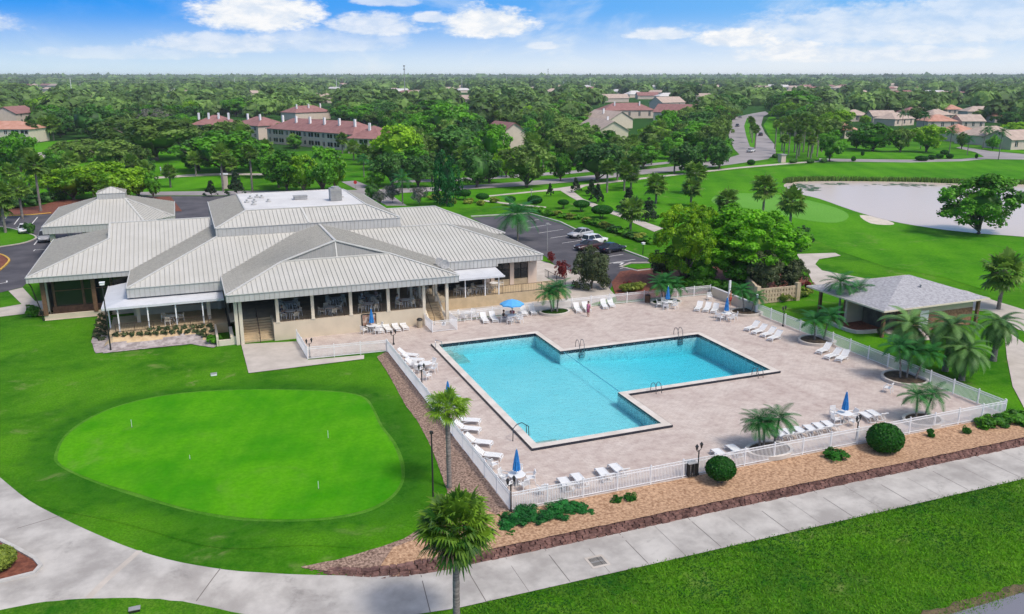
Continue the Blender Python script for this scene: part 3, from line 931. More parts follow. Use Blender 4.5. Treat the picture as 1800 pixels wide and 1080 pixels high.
# dining terrace roof (gabled hip in front)
DX, DXr, DYf, DZ = 2.6, 25.4, 80.4, 5.2
gl, gr_, gy, gzz = (8.4, 86.0, 6.85), (19.55, 86.0, 6.85), 86.7, 8.5
apex = (14.0, 86.7, 8.5)
roof(club, [([(DX, DYf, DZ), (DXr, DYf, DZ), gr_, gl], XE),
            ([(DX, DYf, DZ), gl, apex, (14.0, 98, 8.5), (DX, 98, DZ)], YE),
            ([(DXr, DYf, DZ), (DXr, 98, DZ), (14.0, 98, 8.5), apex, gr_], YE)],
     [((DX, DYf, DZ), gl), ((DXr, DYf, DZ), gr_), (gl, apex), (gr_, apex), (apex, (14.0, 97.6, 8.5)), (gl, gr_)])
mb = MB()
mb.face([(8.6, 86.12, 6.88), (19.35, 86.12, 6.88), (14.0, 86.72, 8.46)])
for i in range(24):
    x = 8.9 + i * 0.44; 
    if x < 19.2:
        t = min((x - 8.6) / 5.4, (19.35 - x) / 5.35)
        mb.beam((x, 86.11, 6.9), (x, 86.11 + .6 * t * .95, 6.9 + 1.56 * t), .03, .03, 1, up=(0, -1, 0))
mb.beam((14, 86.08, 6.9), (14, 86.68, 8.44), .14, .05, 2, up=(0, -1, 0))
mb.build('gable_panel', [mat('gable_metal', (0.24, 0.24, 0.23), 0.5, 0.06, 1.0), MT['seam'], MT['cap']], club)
fascia(club, [(DX, 90), (DX, DYf), (DXr, DYf), (DXr, 88.4)], DZ, 4.5)
# middle roof
roof(club, [([(-6.3, 88, 4.9), (14, 88, 4.9), (14, 97.5, 7.75), (2.7, 97.5, 7.75)], XE),
            ([(-6.3, 88, 4.9), (2.7, 97.5, 7.75), (2.7, 108, 7.75), (-6.3, 108, 4.9)], YE)], [((-6.3, 88, 4.9), (2.7, 97.5, 7.75))])
fascia(club, [(-6.3, 96.6), (-6.3, 88), (2.6, 88)], 4.9, 3.95)
# west roof
roof(club, [([(-16.2, 96.5, 4.9), (2.7, 96.5, 4.9), (2.7, 108, 8.35), (-8.6, 108, 8.35), (-8.6, 104.1, 7.18)], XE),
            ([(-16.2, 96.5, 4.9), (-8.6, 104.1, 7.18), (-8.6, 111.9, 7.18), (-16.2, 119.5, 4.9)], YE),
            ([(-16.2, 119.5, 4.9), (-8.6, 111.9, 7.18), (-8.6, 108, 8.35), (2.7, 108, 8.35), (2.7, 119.5, 4.9)], XE),
            ([(-8.62, 104.1, 7.18), (-8.62, 108, 8.35), (-8.62, 111.9, 7.18)], None)],
     [((-16.2, 96.5, 4.9), (-8.6, 104.1, 7.18)), ((-8.6, 104.1, 7.18), (-8.6, 108, 8.35)), ((-8.6, 108, 8.35), (2.7, 108, 8.35))])
fascia(club, [(-16.2, 119.5), (-16.2, 96.5), (-6.36, 96.5)], 4.9, 4.35)
# high central roof with a flat top
H0, H1, HY0, HY1 = 2.7, 23.6, 97.5, 119.6
t0, t1, ty0, ty1, hz, tz = 6.25, 20.2, 101.0, 116.0, 8.7, 10.0
roof(club, [([(H0, HY0, hz), (H1, HY0, hz), (t1, ty0, tz), (t0, ty0, tz)], XE),
            ([(H0, HY0, hz), (t0, ty0, tz), (t0, ty1, tz), (H0, HY1, hz)], YE),
            ([(H1, HY0, hz), (H1, HY1, hz), (t1, ty1, tz), (t1, ty0, tz)], YE),
            ([(H0, HY1, hz), (t0, ty1, tz), (t1, ty1, tz), (H1, HY1, hz)], XE)],
     [((H0, HY0, hz), (t0, ty0, tz)), ((H1, HY0, hz), (t1, ty0, tz)), ((12.9, HY0 + .1, hz + .02), (12.55, ty0, tz))])
mb = MB(); mb.face([(t0 - .02, ty0 - .02, tz + .01), (t1 + .02, ty0 - .02, tz + .01), (t1 + .02, ty1 + .02, tz + .01), (t0 - .02, ty1 + .02, tz + .01)])
for a, b in (((t0, ty0), (t1, ty0)), ((t1, ty0), (t1, ty1)), ((t1, ty1), (t0, ty1)), ((t0, ty1), (t0, ty0))):
    mb.beam((a[0], a[1], tz + .04), (b[0], b[1], tz + .04), .16, .09, 1)
mb.build('flat_roof', [MT['flat'], MT['rooff']], club)
fascia(club, [(H0, HY1), (H0, HY0), (H1, HY0), (H1, HY1)], hz, 7.3)
# east roofs
roof(club, [([(14, 88.3, 4.9), (38.2, 88.3, 4.9), (29.3, 97.3, 7.6), (14, 97.3, 7.6)], XE),
            ([(38.2, 88.3, 4.9), (38.2, 106.3, 4.9), (29.3, 97.3, 7.6)], YE),
            ([(29.3, 97.3, 7.6), (38.2, 106.3, 4.9), (14, 106.3, 4.9), (14, 97.3, 7.6)], XE)],
     [((38.2, 88.3, 4.9), (29.3, 97.3, 7.6)), ((23.6, 97.3, 7.6), (29.3, 97.3, 7.6))])
fascia(club, [(25.3, 88.3), (32.6, 88.3)], 4.9, 3.95)
fascia(club, [(32.6, 88.3), (38.2, 88.3), (38.2, 106.3)], 4.9, 4.25)
roof(club, [([(20, 100.2, 5.4), (38.0, 100.2, 5.4), (31, 108.5, 8.1), (20, 108.5, 8.1)], XE),
            ([(38.0, 100.2, 5.4), (38.0, 119.5, 4.9), (31, 108.5, 8.1)], YE),
            ([(38.0, 119.5, 4.9), (20, 119.5, 4.9), (20, 108.5, 8.1), (31, 108.5, 8.1)], XE)],
     [((38.0, 100.2, 5.4), (31, 108.5, 8.1)), ((23.5, 108.5, 8.1), (31, 108.5, 8.1))])
fascia(club, [(38.0, 106.4), (38.0, 119.5)], 4.9, 4.3)

# walls under the roofs (each a run of wall with its openings left between piers)
def wall(parent, boxes, m, name='wall'):
    mb = MB()
    for b in boxes: mb.box(*b)
    return mb.build(name, m, parent)
FZ = 1.7
xL = onY(482, 81.5, 0.8)
wall(club, [(xL, 81.4, 0, 22.0, 81.65, FZ + .12), (xL, 81.65, 0, xL + .22, 84.5, FZ + .12), (21.75, 81.65, 0, 22.0, 84.0, FZ + .12)], MT['tan'])
mb = MB(); mb.box(xL + .2, 81.66, FZ - .2, 21.7, 97, FZ); mb.box(2.9, 84.3, FZ - .2, xL + .2, 97, FZ); mb.box(21.7, 83.9, FZ - .2, 25.3, 97, FZ)
mb.build('terrace_floor', MT['floor'], club)
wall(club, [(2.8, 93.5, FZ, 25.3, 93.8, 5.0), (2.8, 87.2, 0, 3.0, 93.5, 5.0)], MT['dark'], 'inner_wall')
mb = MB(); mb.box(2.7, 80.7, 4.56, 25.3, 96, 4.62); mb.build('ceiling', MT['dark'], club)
# columns of the dining terrace
cols = [onY(p, 81.52, 3.2) for p in (487, 549, 616, 682)] + [onY(745, 81.52, 2.5), onY(787, 80.6, 2.5)]
for i, x in enumerate(cols):
    mb = MB(); y = 81.52 if i < 5 else 80.9
    z0 = FZ + .12 if i < 4 else 0.0
    mb.box(x - .15, y - .14, z0, x + .15, y + .14, 4.56); mb.box(x - .19, y - .18, z0, x + .19, y + .18, z0 + .12)
    mb.build('column', MT['cream'], club)
for px in (416, 424):
    x = onY(px, 81.6, 2.0); mb = MB(); mb.box(x - .16, 81.3, 0, x + .16, 81.6, 4.56); mb.build('column', MT['cream'], club)
for px, Y in ((700, 84.2), (722, 86), (737, 86), (762, 86.5), (766, 84.1)):
    x = onY(px, Y, 3.0); mb = MB(); mb.box(x - .13, Y - .13, FZ, x + .13, Y + .13, 4.56); mb.build('column', MT['cream'], club)
# railing of the terrace: thin brown bars
def railing(parent, a, b, z, h=0.95, m='rail', step=0.14, name='railing', thin=.016):
    a, b = Vector(a), Vector(b)
    d = (b - a); L = d.length; d.normalize()
    mb = MB()
    for zz in (z + .1, z + h):
        mb.beam((a.x, a.y, zz), (b.x, b.y, zz), .04, .035)
    n = int(L / step)
    for i in range(n + 1):
        p = a + d * (L * i / n)
        k = .028 if i % 12 == 0 else thin / 2
        mb.box(p.x - k, p.y - k, z, p.x + k, p.y + k, z + h)
    return mb.build(name, MT[m], parent)
for i in range(4):
    railing(club, (cols[i] + .2, 81.55), ((cols[i + 1] if i < 4 else 22) - .2, 81.55), FZ + .1, 0.88, step=.24, thin=.012)
# front stairs
def stairs(x0, x1, y0, run, n, ztop, name='staircase'):
    mb = MB()
    h = ztop / n
    for i in range(n): mb.box(x0, y0 + i * run, 0, x1, y0 + (i + 1) * run + (0.0 if i < n - 1 else .3), h * (i + 1) - (0.002 if i == n - 1 else 0))
    return mb.build(name, MT['step'], club)
sx0 = onY(428, 81.8, .4)
st = stairs(sx0, xL - .03, 81.75, .3, 9, FZ)
mid = (sx0 + xL) / 2 + .1
mb = MB()
mb.tube([(mid, 81.3, 0), (mid, 81.4, .95), (mid, 84.5, FZ + .95), (mid, 84.7, FZ)], .03, 6)
for i in range(4): mb.tube([(mid, 81.9 + i * .7, i * .45), (mid, 81.9 + i * .7, i * .45 + 1.05)], .02, 5)
mb.build('handrail', MT['rail'], st)
st2 = stairs(22.15, 24.1, 81.3, .3, 8, FZ)
mb = MB()
for x in (22.2, 24.0):
    mb = MB(); mb.beam((x, 81.0, .75), (x, 84.2, FZ + .95), .16, .12, 0); mb.build('handrail', MT['cream'], st2)
mb = MB(); mb.tube([(22.85, 81.0, 0), (22.85, 81.05, .85), (22.85, 83.8, FZ + .9)], .03, 6); mb.build('handrail', MT['rail'], st2)
# left wing wall of the stairs and planter
wall(club, [(2.7, 81.8, 0, 3.0, 84.8, .95), (2.7, 81.62, 0, sx0 - .02, 81.8, 0.8), (1.55, 81.6, 0, 2.7, 81.85, .55), (1.4, 81.6, 0, 1.6, 86.5, 0.95)], MT['cream'])
wall(club, [(sx0 - .3, 81.8, 0, sx0 - .01, 86, FZ)], MT['tan'])
# ---- left porch
PZ = 1.0
mb = MB(); mb.box(-8.2, 86.2, 0, 2.7, 92.5, PZ); mb.build('porch_floor', MT['step'], club)
wall(club, [(-6.2, 92.2, PZ, -2.6, 92.5, 4.4), (1.9, 92.2, PZ, 2.8, 92.5, 4.4), (-2.6, 92.2, PZ, 1.9, 92.4, 1.7)], MT['tan'])
wall(club, [(-2.6, 92.6, 1.5, 1.9, 92.75, 4.4)], MT['dark'], 'inner_wall')
mb = MB()
def slab(mb, pts, th, m=0):
    top = [Vector(p) for p in pts]; bot = [p - Vector((0, 0, th)) for p in top]
    n = len(pts)
    mb.face(top, m); mb.face(bot[::-1], m)
    for i in range(n): mb.face([bot[i], bot[(i + 1) % n], top[(i + 1) % n], top[i]], m)
slab(mb, [(-8.5, 86.3, 3.5), (2.55, 86.3, 3.5), (2.55, 88.5, 3.85), (-6.2, 88.5, 3.85)], .16)
slab(mb, [(-8.5, 86.3, 3.5), (-6.2, 88.5, 3.85), (-6.2, 96.0, 3.85), (-8.5, 96.0, 3.5)], .16)
slab(mb, [(-6.19, 88.51, 3.845), (2.55, 88.51, 3.845), (2.55, 92.3, 3.9), (-6.19, 92.3, 3.9)], .16)
mb.beam((-8.56, 86.24, 3.44), (2.55, 86.24, 3.44), .1, .22); mb.beam((-8.56, 86.3, 3.44), (-8.56, 96.0, 3.44), .1, .22)
mb.build('awning', MT['awn'], club)
for px in (194, 210, 262, 311, 358):
    Y = 86.5; x = onY(px, Y, 1.6)
    if px == 194: x, Y = -8.2, 88.5
    mb = MB(); mb.box(x - .06, Y - .06, 0.2, x + .06, Y + .06, 3.36); mb.build('awning_post', MT['white'], club)
for px, Y in ((243, 89.5), (367, 88.3), (385, 92)):
    x = onY(px, Y, 2); mb = MB(); mb.box(x - .17, Y - .17, PZ, x + .17, Y + .17, 3.7); mb.build('column', MT['cream'], club)
railing(club, (-7.6, 86.35), (1.2, 86.35), PZ, .85)
# ---- west wing glazing under the big roof
wall(club, [(-15.2, 97.6, 0, -5.8, 97.9, .55)], MT['tan'])
for z0_, z1_ in ((0, .9), (3.7, 4.6)): wall(club, [(-14.6, 99.6, z0_, -3, 99.8, z1_)], MT['wood'])
for i in range(4):
    a = -14.3 + i * 2.85
    mb = MB(); mb.box(a + .12, 99.64, .9, a + 2.73, 99.7, 3.7); w_ = mb.build('window', MT['glass'], club)
    mb = MB(); mb.box(a - .12, 99.5, .9, a + .12, 99.72, 3.7); mb.box(a + .12, 99.55, 2.6, a + 2.73, 99.63, 2.68); mb.build('window_frame', MT['wood'], w_)
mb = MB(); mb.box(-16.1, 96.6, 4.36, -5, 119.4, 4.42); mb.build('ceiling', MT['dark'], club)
for x, y in ((-15.0, 97.7), (-10.2, 97.7)):
    mb = MB(); mb.box(x - .2, y - .18, .5, x + .2, y + .18, 4.35); mb.build('column', MT['wood'], club)
mb = MB(); mb.tube([(-16.1, 96.7, 4.4), (-15.9, 97.0, 3.9), (-15.35, 97.4, .9), (-15.3, 97.35, 0)], .06, 6); mb.build('downpipe', MT['black'], club)
wall(club, [(-14.9, 118.0, 0, 38, 118.3, 4.4), (-15.2, 99.9, 0, -14.9, 118, 4.4), (-4.4, 92.5, 0, -4.1, 99.8, 4.4)], MT['tan'])
# ---- east wing: glazed wall, terrace, awning
EZ = 1.25
TY = 85.9
mb = MB(); mb.box(24.2, TY, 0, 40.2, 90.0, EZ); mb.build('terrace_floor', MT['step'], club)
wall(club, [(34.6, 89.6, EZ, 35.1, 89.95, 4.6), (32.2, 89.6, EZ, 32.65, 89.95, 4.6), (36.9, 89.6, 0, 38.0, 89.95, 4.9), (37.75, 89.95, 0, 38.0, 117.9, 4.85), (31.0, 88.6, EZ, 31.7, 89.2, 4.5)], MT['pink'])
for a, b in ((32.65, 34.6), (35.1, 36.9)): wall(club, [(a, 89.7, EZ, b, 89.85, 1.95)], MT['floor'], 'window_apron')
wall(club, [(25.3, 91.5, EZ, 32.2, 91.8, 4.9), (32.2, 90.9, EZ, 37.0, 91.1, 4.9)], MT['dark'], 'inner_wall')
for a, b in ((32.65, 34.6), (35.1, 36.9)):
    mb = MB(); mb.box(a, 89.74, 1.95, b, 89.8, 4.3); w_ = mb.build('window', MT['glass'], club)
    mb = MB(); mb.box(a, 89.66, 3.0, b, 89.73, 3.07); mb.box((a + b) / 2 - .03, 89.66, 1.95, (a + b) / 2 + .03, 89.73, 4.3); mb.build('window_frame', MT['black'], w_)
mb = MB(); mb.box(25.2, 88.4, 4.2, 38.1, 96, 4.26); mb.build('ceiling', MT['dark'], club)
mb = MB(); slab(mb, [(25.8, 85.4, 3.55), (32.3, 85.4, 3.55), (32.3, 88.6, 3.9), (25.8, 88.6, 3.9)], .14); mb.beam((25.8, 85.36, 3.46), (32.36, 85.36, 3.46), .1, .2); mb.build('awning', MT['awn'], club)
for px in (818, 853, 877):
    x = onY(px, 85.95, 2.4); mb = MB(); mb.box(x - .055, 85.95, EZ, x + .055, 86.06, 3.42); mb.build('awning_post', MT['white'], club)
railing(club, (25.0, 86.02), (40.1, 86.02), EZ, .95, 'black', .2)
railing(club, (40.1, 86.02), (40.1, 92), EZ, .95, 'black', .2)
# service yard walls right of the east wing
wall(club, [(38.1, 103, 0, 40.4, 103.2, 1.5), (40.2, 97, 0, 40.4, 103, 1.5), (38.1, 109, 0, 40.6, 109.2, 1.6), (40.4, 103.2, 0, 40.6, 109, 1.6)], MT['pink'])
# roof equipment
eq = empty('rooftop_vent', P(590, 352, 10.05)); tag(eq, 'grey louvred cooling unit standing on the flat white roof top', 'roof unit')
mb = MB(); mb.box(-.7, -.7, 0, .7, .7, 1.5); mb.build('housing', MT['galv'], eq)
mb = MB()
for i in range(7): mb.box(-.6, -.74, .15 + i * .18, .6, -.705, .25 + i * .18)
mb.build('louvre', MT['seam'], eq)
mb = MB(); mb.lathe([(.5, 1.5), (.5, 1.7), (.38, 1.72)], n=14); mb.build('fan_ring', MT['galv'], eq)
eq = empty('roof_hatch', P(528, 350, 10.05)); tag(eq, 'small dark low hatch box in the middle of the flat white roof', 'roof hatch')
mb = MB(); mb.box(-.8, -.55, 0, .8, .55, .35); mb.build('box', MT['galv'], eq)
mb = MB(); mb.box(-.86, -.6, .35, .86, .6, .43); mb.build('lid', MT['seam'], eq)
for i, (px, py) in enumerate([(440, 349), (452, 347), (460, 348), (447, 355), (472, 355), (434, 356), (446, 360), (600, 347)]):
    q = MB(); c = P(px, py, 10.03); q.lathe([(.32, 0), (.34, .12), (.2, .16), (.12, .17), (.12, .3), (.2, .34), (.05, .4)], c=(0, 0, 0), n=10)
    o = q.build('roof_vent', MT['fascia']); o.location = c
    tag(o, 'round grey vent cap in the scatter at the left of the flat white roof' if i < 7 else 'single round vent cap near the cooling unit on the flat white roof', 'roof vent', 'vent caps on the flat roof')
for i, (px, py) in enumerate([(770, 468), (781, 472)]):
    c = P(px, py, 5.5)
    d_ = empty('satellite_dish', c, 0.4 - i * .5)
    tag(d_, ['grey satellite dish on the lower roof, the left one of the pair', 'grey satellite dish on the lower roof, the right one of the pair'][i], 'satellite dish')
    mb = MB(); mb.tube([(0, 0, -.6), (0, 0, .25)], .04, 6); mb.build('mast', MT['galv'], d_)
    mb = MB(); mb.lathe([(.02, 0), (.3, .05), (.5, .16), (.52, .17), (.49, .18), (.3, .08), (.02, .03)], n=16)
    o = mb.build('dish', MT['galv'], d_); o.location = (0, -.1, .4); o.rotation_euler = (R(65), 0, 0)
    mb = MB(); mb.tube([(0, -.1, .2), (0, -.62, .42)], .02, 5); mb.build('feed_arm', MT['galv'], d_)

# ---- pavilion behind the west wing
pav = empty('pavilion'); tag(pav, 'separate square pavilion with a pale metal hip roof and a raised cupola', 'pavilion')
bx0, bx1, by0, by1, bz = -18.9, -1.9, 130, 150, 4.9
cx0, cx1, cy0, cy1, cz = -12.2, -8.6, 138.2, 141.8, 7.35
c5 = 4.0
roof(pav, [([(bx0, by0, bz), (bx1 - c5, by0, bz), (cx1, cy0, cz), (cx0, cy0, cz)], XE),
           ([(bx1 - c5, by0, bz), (bx1, by0 + c5, bz), (cx1, cy0, cz)], (1, 1, 0)),
           ([(bx1, by0 + c5, bz), (bx1, by1, bz), (cx1, cy1, cz), (cx1, cy0, cz)], YE),
           ([(bx1, by1, bz), (bx0, by1, bz), (cx0, cy1, cz), (cx1, cy1, cz)], XE),
           ([(bx0, by1, bz), (bx0, by0, bz), (cx0, cy0, cz), (cx0, cy1, cz)], YE)],
     [((bx1 - c5, by0, bz), (cx1, cy0, cz)), ((bx1, by0 + c5, bz), (cx1, cy0, cz)), ((bx0, by0, bz), (cx0, cy0, cz))])
fascia(pav, [(bx0, by1), (bx0, by0), (bx1 - c5, by0), (bx1, by0 + c5), (bx1, by1)], bz, 3.9)
fascia(pav, [(cx0 - .1, cy1 + .1), (cx0 - .1, cy0 - .1), (cx1 + .1, cy0 - .1), (cx1 + .1, cy1 + .1)], 8.15, 7.2)
roof(pav, [([(cx0 - .2, cy0 - .2, 8.15), (cx1 + .2, cy0 - .2, 8.15), (-10.4, 140, 8.95)], XE), ([(cx1 + .2, cy0 - .2, 8.15), (cx1 + .2, cy1 + .2, 8.15), (-10.4, 140, 8.95)], YE),
           ([(cx1 + .2, cy1 + .2, 8.15), (cx0 - .2, cy1 + .2, 8.15), (-10.4, 140, 8.95)], XE), ([(cx0 - .2, cy1 + .2, 8.15), (cx0 - .2, cy0 - .2, 8.15), (-10.4, 140, 8.95)], YE)], name='cupola_roof')
for x, y in ((bx0 + 1, by0 + 1), (-12, by0 + 1), (bx1 - c5, by0 + 1), (bx1 - .8, by0 + c5), (bx1 - .8, by1 - 1), (bx0 + 1, by1 - 1)):
    mb = MB(); mb.box(x - .3, y - .3, 0, x + .3, y + .3, 4.6); mb.build('column', MT['cream'], pav)
mb = MB(); mb.box(bx0 + .2, by0 + .2, 4.0, bx1 - 4.2, by1 - .2, 4.1); mb.build('ceiling', MT['wood'], pav)
wall(pav, [(-15, 139, 0, -4, 139.3, 4.0)], MT['tan'])

# ================================================================== POOL
pool = empty('swimming_pool'); tag(pool, 'big angular swimming pool with clear turquoise water and a raised pale coping', 'swimming pool')
def offset(poly, d):
    n = len(poly); out = []
    for i in range(n):
        p0, p1, p2 = Vector(poly[i - 1]), Vector(poly[i]), Vector(poly[(i + 1) % n])
        a, b = (p1 - p0).normalized(), (p2 - p1).normalized()
        na, nb = Vector((-a.y, a.x)), Vector((-b.y, b.x))
        out.append((p1.x + (na.x + nb.x) * d, p1.y + (na.y + nb.y) * d))
    return out
inner = offset(POOL, 0.62)
CT = 0.19
mb = MB(); n = len(POOL)
lip = offset(POOL, 0.03)
for i in range(n):
    j = (i + 1) % n
    mb.face([(*lip[i], CT), (*lip[j], CT), (*inner[j], CT), (*inner[i], CT)], 0)
    mb.face([(*POOL[i], -.3), (*POOL[j], -.3), (*POOL[j], CT - .01), (*POOL[i], CT - .01)], 1)
    mb.face([(*POOL[i], CT - .01), (*POOL[j], CT - .01), (*lip[j], CT), (*lip[i], CT)], 1)
    mb.face([(*inner[j], -.14), (*inner[i], -.14), (*inner[i], CT), (*inner[j], CT)], 1)
MT['tile'] = mat('dark_blue_tile', (0.018, 0.022, 0.035), 0.25)
MT['coping'] = mat('pale_coping', (0.60, 0.535, 0.47), 0.8, scale=0.8, col2=(0.72, 0.66, 0.60), detail=6)
mb.build('coping', [MT['coping'], MT['tile']], pool)
# basin: floor slopes down towards the far right wing
def depth(x, y):
    return -1.0 - 0.75 * S((x - 30) / 14.0) - 0.25 * S((y - 64) / 9.0)
def build_basin():
    gx = sorted(set([p[0] for p in inner] + list(np.linspace(inner[0][0], inner[3][0], 34))))
    gy = sorted(set([p[1] for p in inner] + list(np.linspace(inner[0][1], inner[7][1], 34))))
    mb = MB()
    for i in range(len(gx) - 1):
        for j in range(len(gy) - 1):
            c = ((gx[i] + gx[i + 1]) / 2, (gy[j] + gy[j + 1]) / 2)
            if inside(c, inner):
                mb.face([(gx[a], gy[b], depth(gx[a], gy[b])) for a, b in ((i, j), (i + 1, j), (i + 1, j + 1), (i, j + 1))])
    for i in range(n):
        a, b = Vector(inner[i]), Vector(inner[(i + 1) % n])
        for k in range(12):
            p, q = a.lerp(b, k / 12), a.lerp(b, (k + 1) / 12)
            mb.face([(p.x, p.y, -.14), (q.x, q.y, -.14), (q.x, q.y, depth(*q) - .02), (p.x, p.y, depth(*p) - .02)])
    # entry steps in the near left and far left corners
    for k in range(4): mb.box(inner[0][0], inner[0][1], -1.05, inner[0][0] + 2.6 - k * .55, inner[0][1] + 2.6 - k * .55, -.95 + k * .24, 1)
    for k in range(3): mb.box(inner[7][0], inner[7][1] - 2.2 + k * .6, -1.3, inner[7][0] + 2.4 - k * .6, inner[7][1], -1.1 + k * .28, 1)
    return mb.build('basin', [MT['plaster'], MT['coping']], pool)
pm_ = bpy.data.materials.new('pool_plaster'); pm_.use_nodes = True
t = NT(pm_.node_tree); b = pm_.node_tree.nodes['Principled BSDF']; b.inputs['Roughness'].default_value = .8
v = t.new('ShaderNodeTexCoord').outputs['Object']
t.l.new(t.mix(t.ss(t.noise(v, .35, 4), .3, .7), (0.72, 0.90, 0.91), (0.82, 0.94, 0.94)), b.inputs['Base Color'])
MT['plaster'] = pm_
build_basin()
mb = MB()
for k in range(60):
    p = Vector((31.6, 68.2)).lerp(Vector((31.6, 56.2)), k / 60); q = Vector((31.6, 68.2)).lerp(Vector((31.6, 56.2)), (k + 1) / 60)
    mb.tube([(p.x, p.y, .05), (q.x, q.y, .05)], .035, 6)
mb.build('float_line', mat('float_rope', (0.12, 0.42, 0.52), .6), pool)
# water body: clear, absorbing red
wmat = bpy.data.materials.new('pool_water'); wmat.use_nodes = True
t = NT(wmat.node_tree); t.n.clear()
out = t.new('ShaderNodeOutputMaterial')
tr = t.new('ShaderNodeBsdfTransparent'); gl_ = t.new('ShaderNodeBsdfGlossy'); gl_.inputs['Roughness'].default_value = .16
fr = t.new('ShaderNodeFresnel'); fr.inputs[0].default_value = 1.33
v = t.new('ShaderNodeTexCoord').outputs['Object']
mp = t.new('ShaderNodeMapping'); t.l.new(v, mp.inputs[0]); mp.inputs['Scale'].default_value = (1.0, 1.6, 1.0); mp.inputs['Rotation'].default_value = (0, 0, .35)
h = t.math('ADD', t.math('MULTIPLY', t.noise(mp.outputs[0], 1.1, 3.0, .6, .6), 1.0), t.math('MULTIPLY', t.noise(mp.outputs[0], 3.2, 3.0, .6, .5), .5))
bn = t.new('ShaderNodeBump'); bn.inputs['Strength'].default_value = 1.0; bn.inputs['Distance'].default_value = 0.3
t.l.new(h, bn.inputs['Height'])
t.l.new(bn.outputs[0], gl_.inputs['Normal']); t.l.new(bn.outputs[0], fr.inputs['Normal'])
mx = t.new('ShaderNodeMixShader')
t.l.new(t.math('MULTIPLY', fr.outputs[0], 0.55, clamp=True), mx.inputs[0]); t.l.new(tr.outputs[0], mx.inputs[1]); t.l.new(gl_.outputs[0], mx.inputs[2])
t.l.new(mx.outputs[0], out.inputs[0])
va = t.new('ShaderNodeVolumeAbsorption'); va.inputs[0].default_value = (0.0, 0.87, 0.96, 1); va.inputs['Density'].default_value = 0.32
t.l.new(va.outputs[0], out.inputs['Volume'])
mb = MB(); wi = offset(POOL, 0.66)
mb.prism(wi, -4.2, 0.05)
tag(mb.build('pool_water', wmat), kind='structure')
# pool rails and ladders
def grab(name, px, py, label, rz=0.0, kind='ladder'):
    o = empty(name, P(px, py, CT), rz); tag(o, label, 'pool ladder' if kind == 'ladder' else 'pool rail')
    for s in (-.25, .25):
        mb = MB()
        mb.tube([(s, -.55, -.02), (s, -.5, .45), (s, -.35, .72), (s, -.12, .8), (s, .12, .72), (s, .3, .45), (s, .36, -.1), (s, .36, -.9)], .028, 8)
        mb.build('rail', MT['steel_dark'], o, smooth=True)
    mb = MB()
    for k in range(3): mb.box(-.24, .3, -.35 - k * .25, .24, .42, -.31 - k * .25)
    mb.build('tread', MT['steel'], o)
    return o
grab('pool_ladder', 1020, 612, 'steel ladder rails at the inner corner of the far pool edge', PI)
grab('pool_ladder', 1193, 590, 'steel ladder rails near the far right corner of the pool', PI)
grab('pool_ladder', 1330, 661, 'low dark ladder rails near the right corner of the pool edge', 0)
grab('pool_ladder', 1152, 688, 'dark ladder rails beside the near inner corner of the pool', 0)
o = empty('pool_handrail', P(918, 772, CT), 0); tag(o, 'single bent steel handrail over the entry steps at the near pool corner', 'pool rail')
mb = MB(); mb.tube([(-.6, .3, -.2), (-.55, .35, .75), (-.2, .6, .88), (.3, .9, .85), (1.1, 1.5, .2), (1.15, 1.55, -.7)], .035, 8); mb.build('rail', MT['steel_dark'], o, smooth=True)
mb = MB(); mb.tube([(.85, 1.3, .4), (.85, 1.3, -.7)], .03, 6); mb.build('stanchion', MT['steel_dark'], o)
o = empty('pool_handrail', P(764, 612, CT), 0); tag(o, 'small steel handrail at the far left corner of the pool', 'pool rail')
mb = MB(); mb.tube([(0, -.3, -.1), (0, -.25, .6), (.1, 0, .78), (.7, .0, .55), (.75, 0, -.3)], .03, 8); mb.build('rail', MT['steel'], o, smooth=True)

# ================================================================== FENCES
def fence(label, pts, h=1.2, z=0.0, gates=(), solid=()):
    root = empty('pool_fence'); tag(root, label, 'fence')
    for i in range(len(pts) - 1):
        a, b = Vector(pts[i]), Vector(pts[i + 1])
        L = (b - a).length; nb = max(1, round(L / 2.35)); d = (b - a) / L
        ang = math.atan2(d.y, d.x)
        for k in range(nb):
            p, q = a.lerp(b, k / nb), a.lerp(b, (k + 1) / nb)
            mb = MB(); w = (q - p).length
            for zz in (.1, h - .22, h - .04): mb.box(.03, -.02, zz - .02, w - .03, .02, zz + .02)
            m = int(w / .105)
            for j in range(1, m):
                x = w * j / m
                mb.box(x - .0155, -.012, .12, x + .0155, .012, h - .06)
            o = mb.build('panel', MT['white'], root); o.location = (p.x, p.y, z); o.rotation_euler = (0, 0, ang)
            mb = MB(); mb.box(-.035, -.035, -.3, .035, .035, h + .06); mb.box(-.045, -.045, h + .06, .045, .045, h + .09)
            o = mb.build('post', MT['white'], root); o.location = (p.x, p.y, z); o.rotation_euler = (0, 0, ang)
    mb = MB(); mb.box(-.035, -.035, -.3, .035, .035, h + .06); o = mb.build('post', MT['white'], root); o.location = (pts[-1][0], pts[-1][1], z)
    return root
FX0, FX1, FY0, FY1 = 16.25, 56.75, 42.0, 81.2
fence('white picket pool fence along the mulch bank and the concrete path', [(FX0, FY0), (FX1, FY0)])
fence('white picket pool fence beside the putting green', [(FX0, FY0 + .08), (FX0, 74.0)])
fence('short white picket fence run enclosing the paved corner by the clubhouse wall', [(FX0 - .08, 74.1), (8.95, 74.6), (8.75, 80.4)])
fence('white picket pool fence running past the palms and the grey roofed hut', [(FX1, FY0 + .08), (FX1, 72.3)])
fence('white picket pool fence along the far deck edge in front of the clubhouse terrace', [(24.6, 81.2), (43.6, 81.6), (FX1, FY1)])
g = fence('small white picket gate enclosure at the foot of the pool stairs', [(21.9, 81.2), (21.9, 78.5), (24.5, 78.5), (24.5, 81.1)])
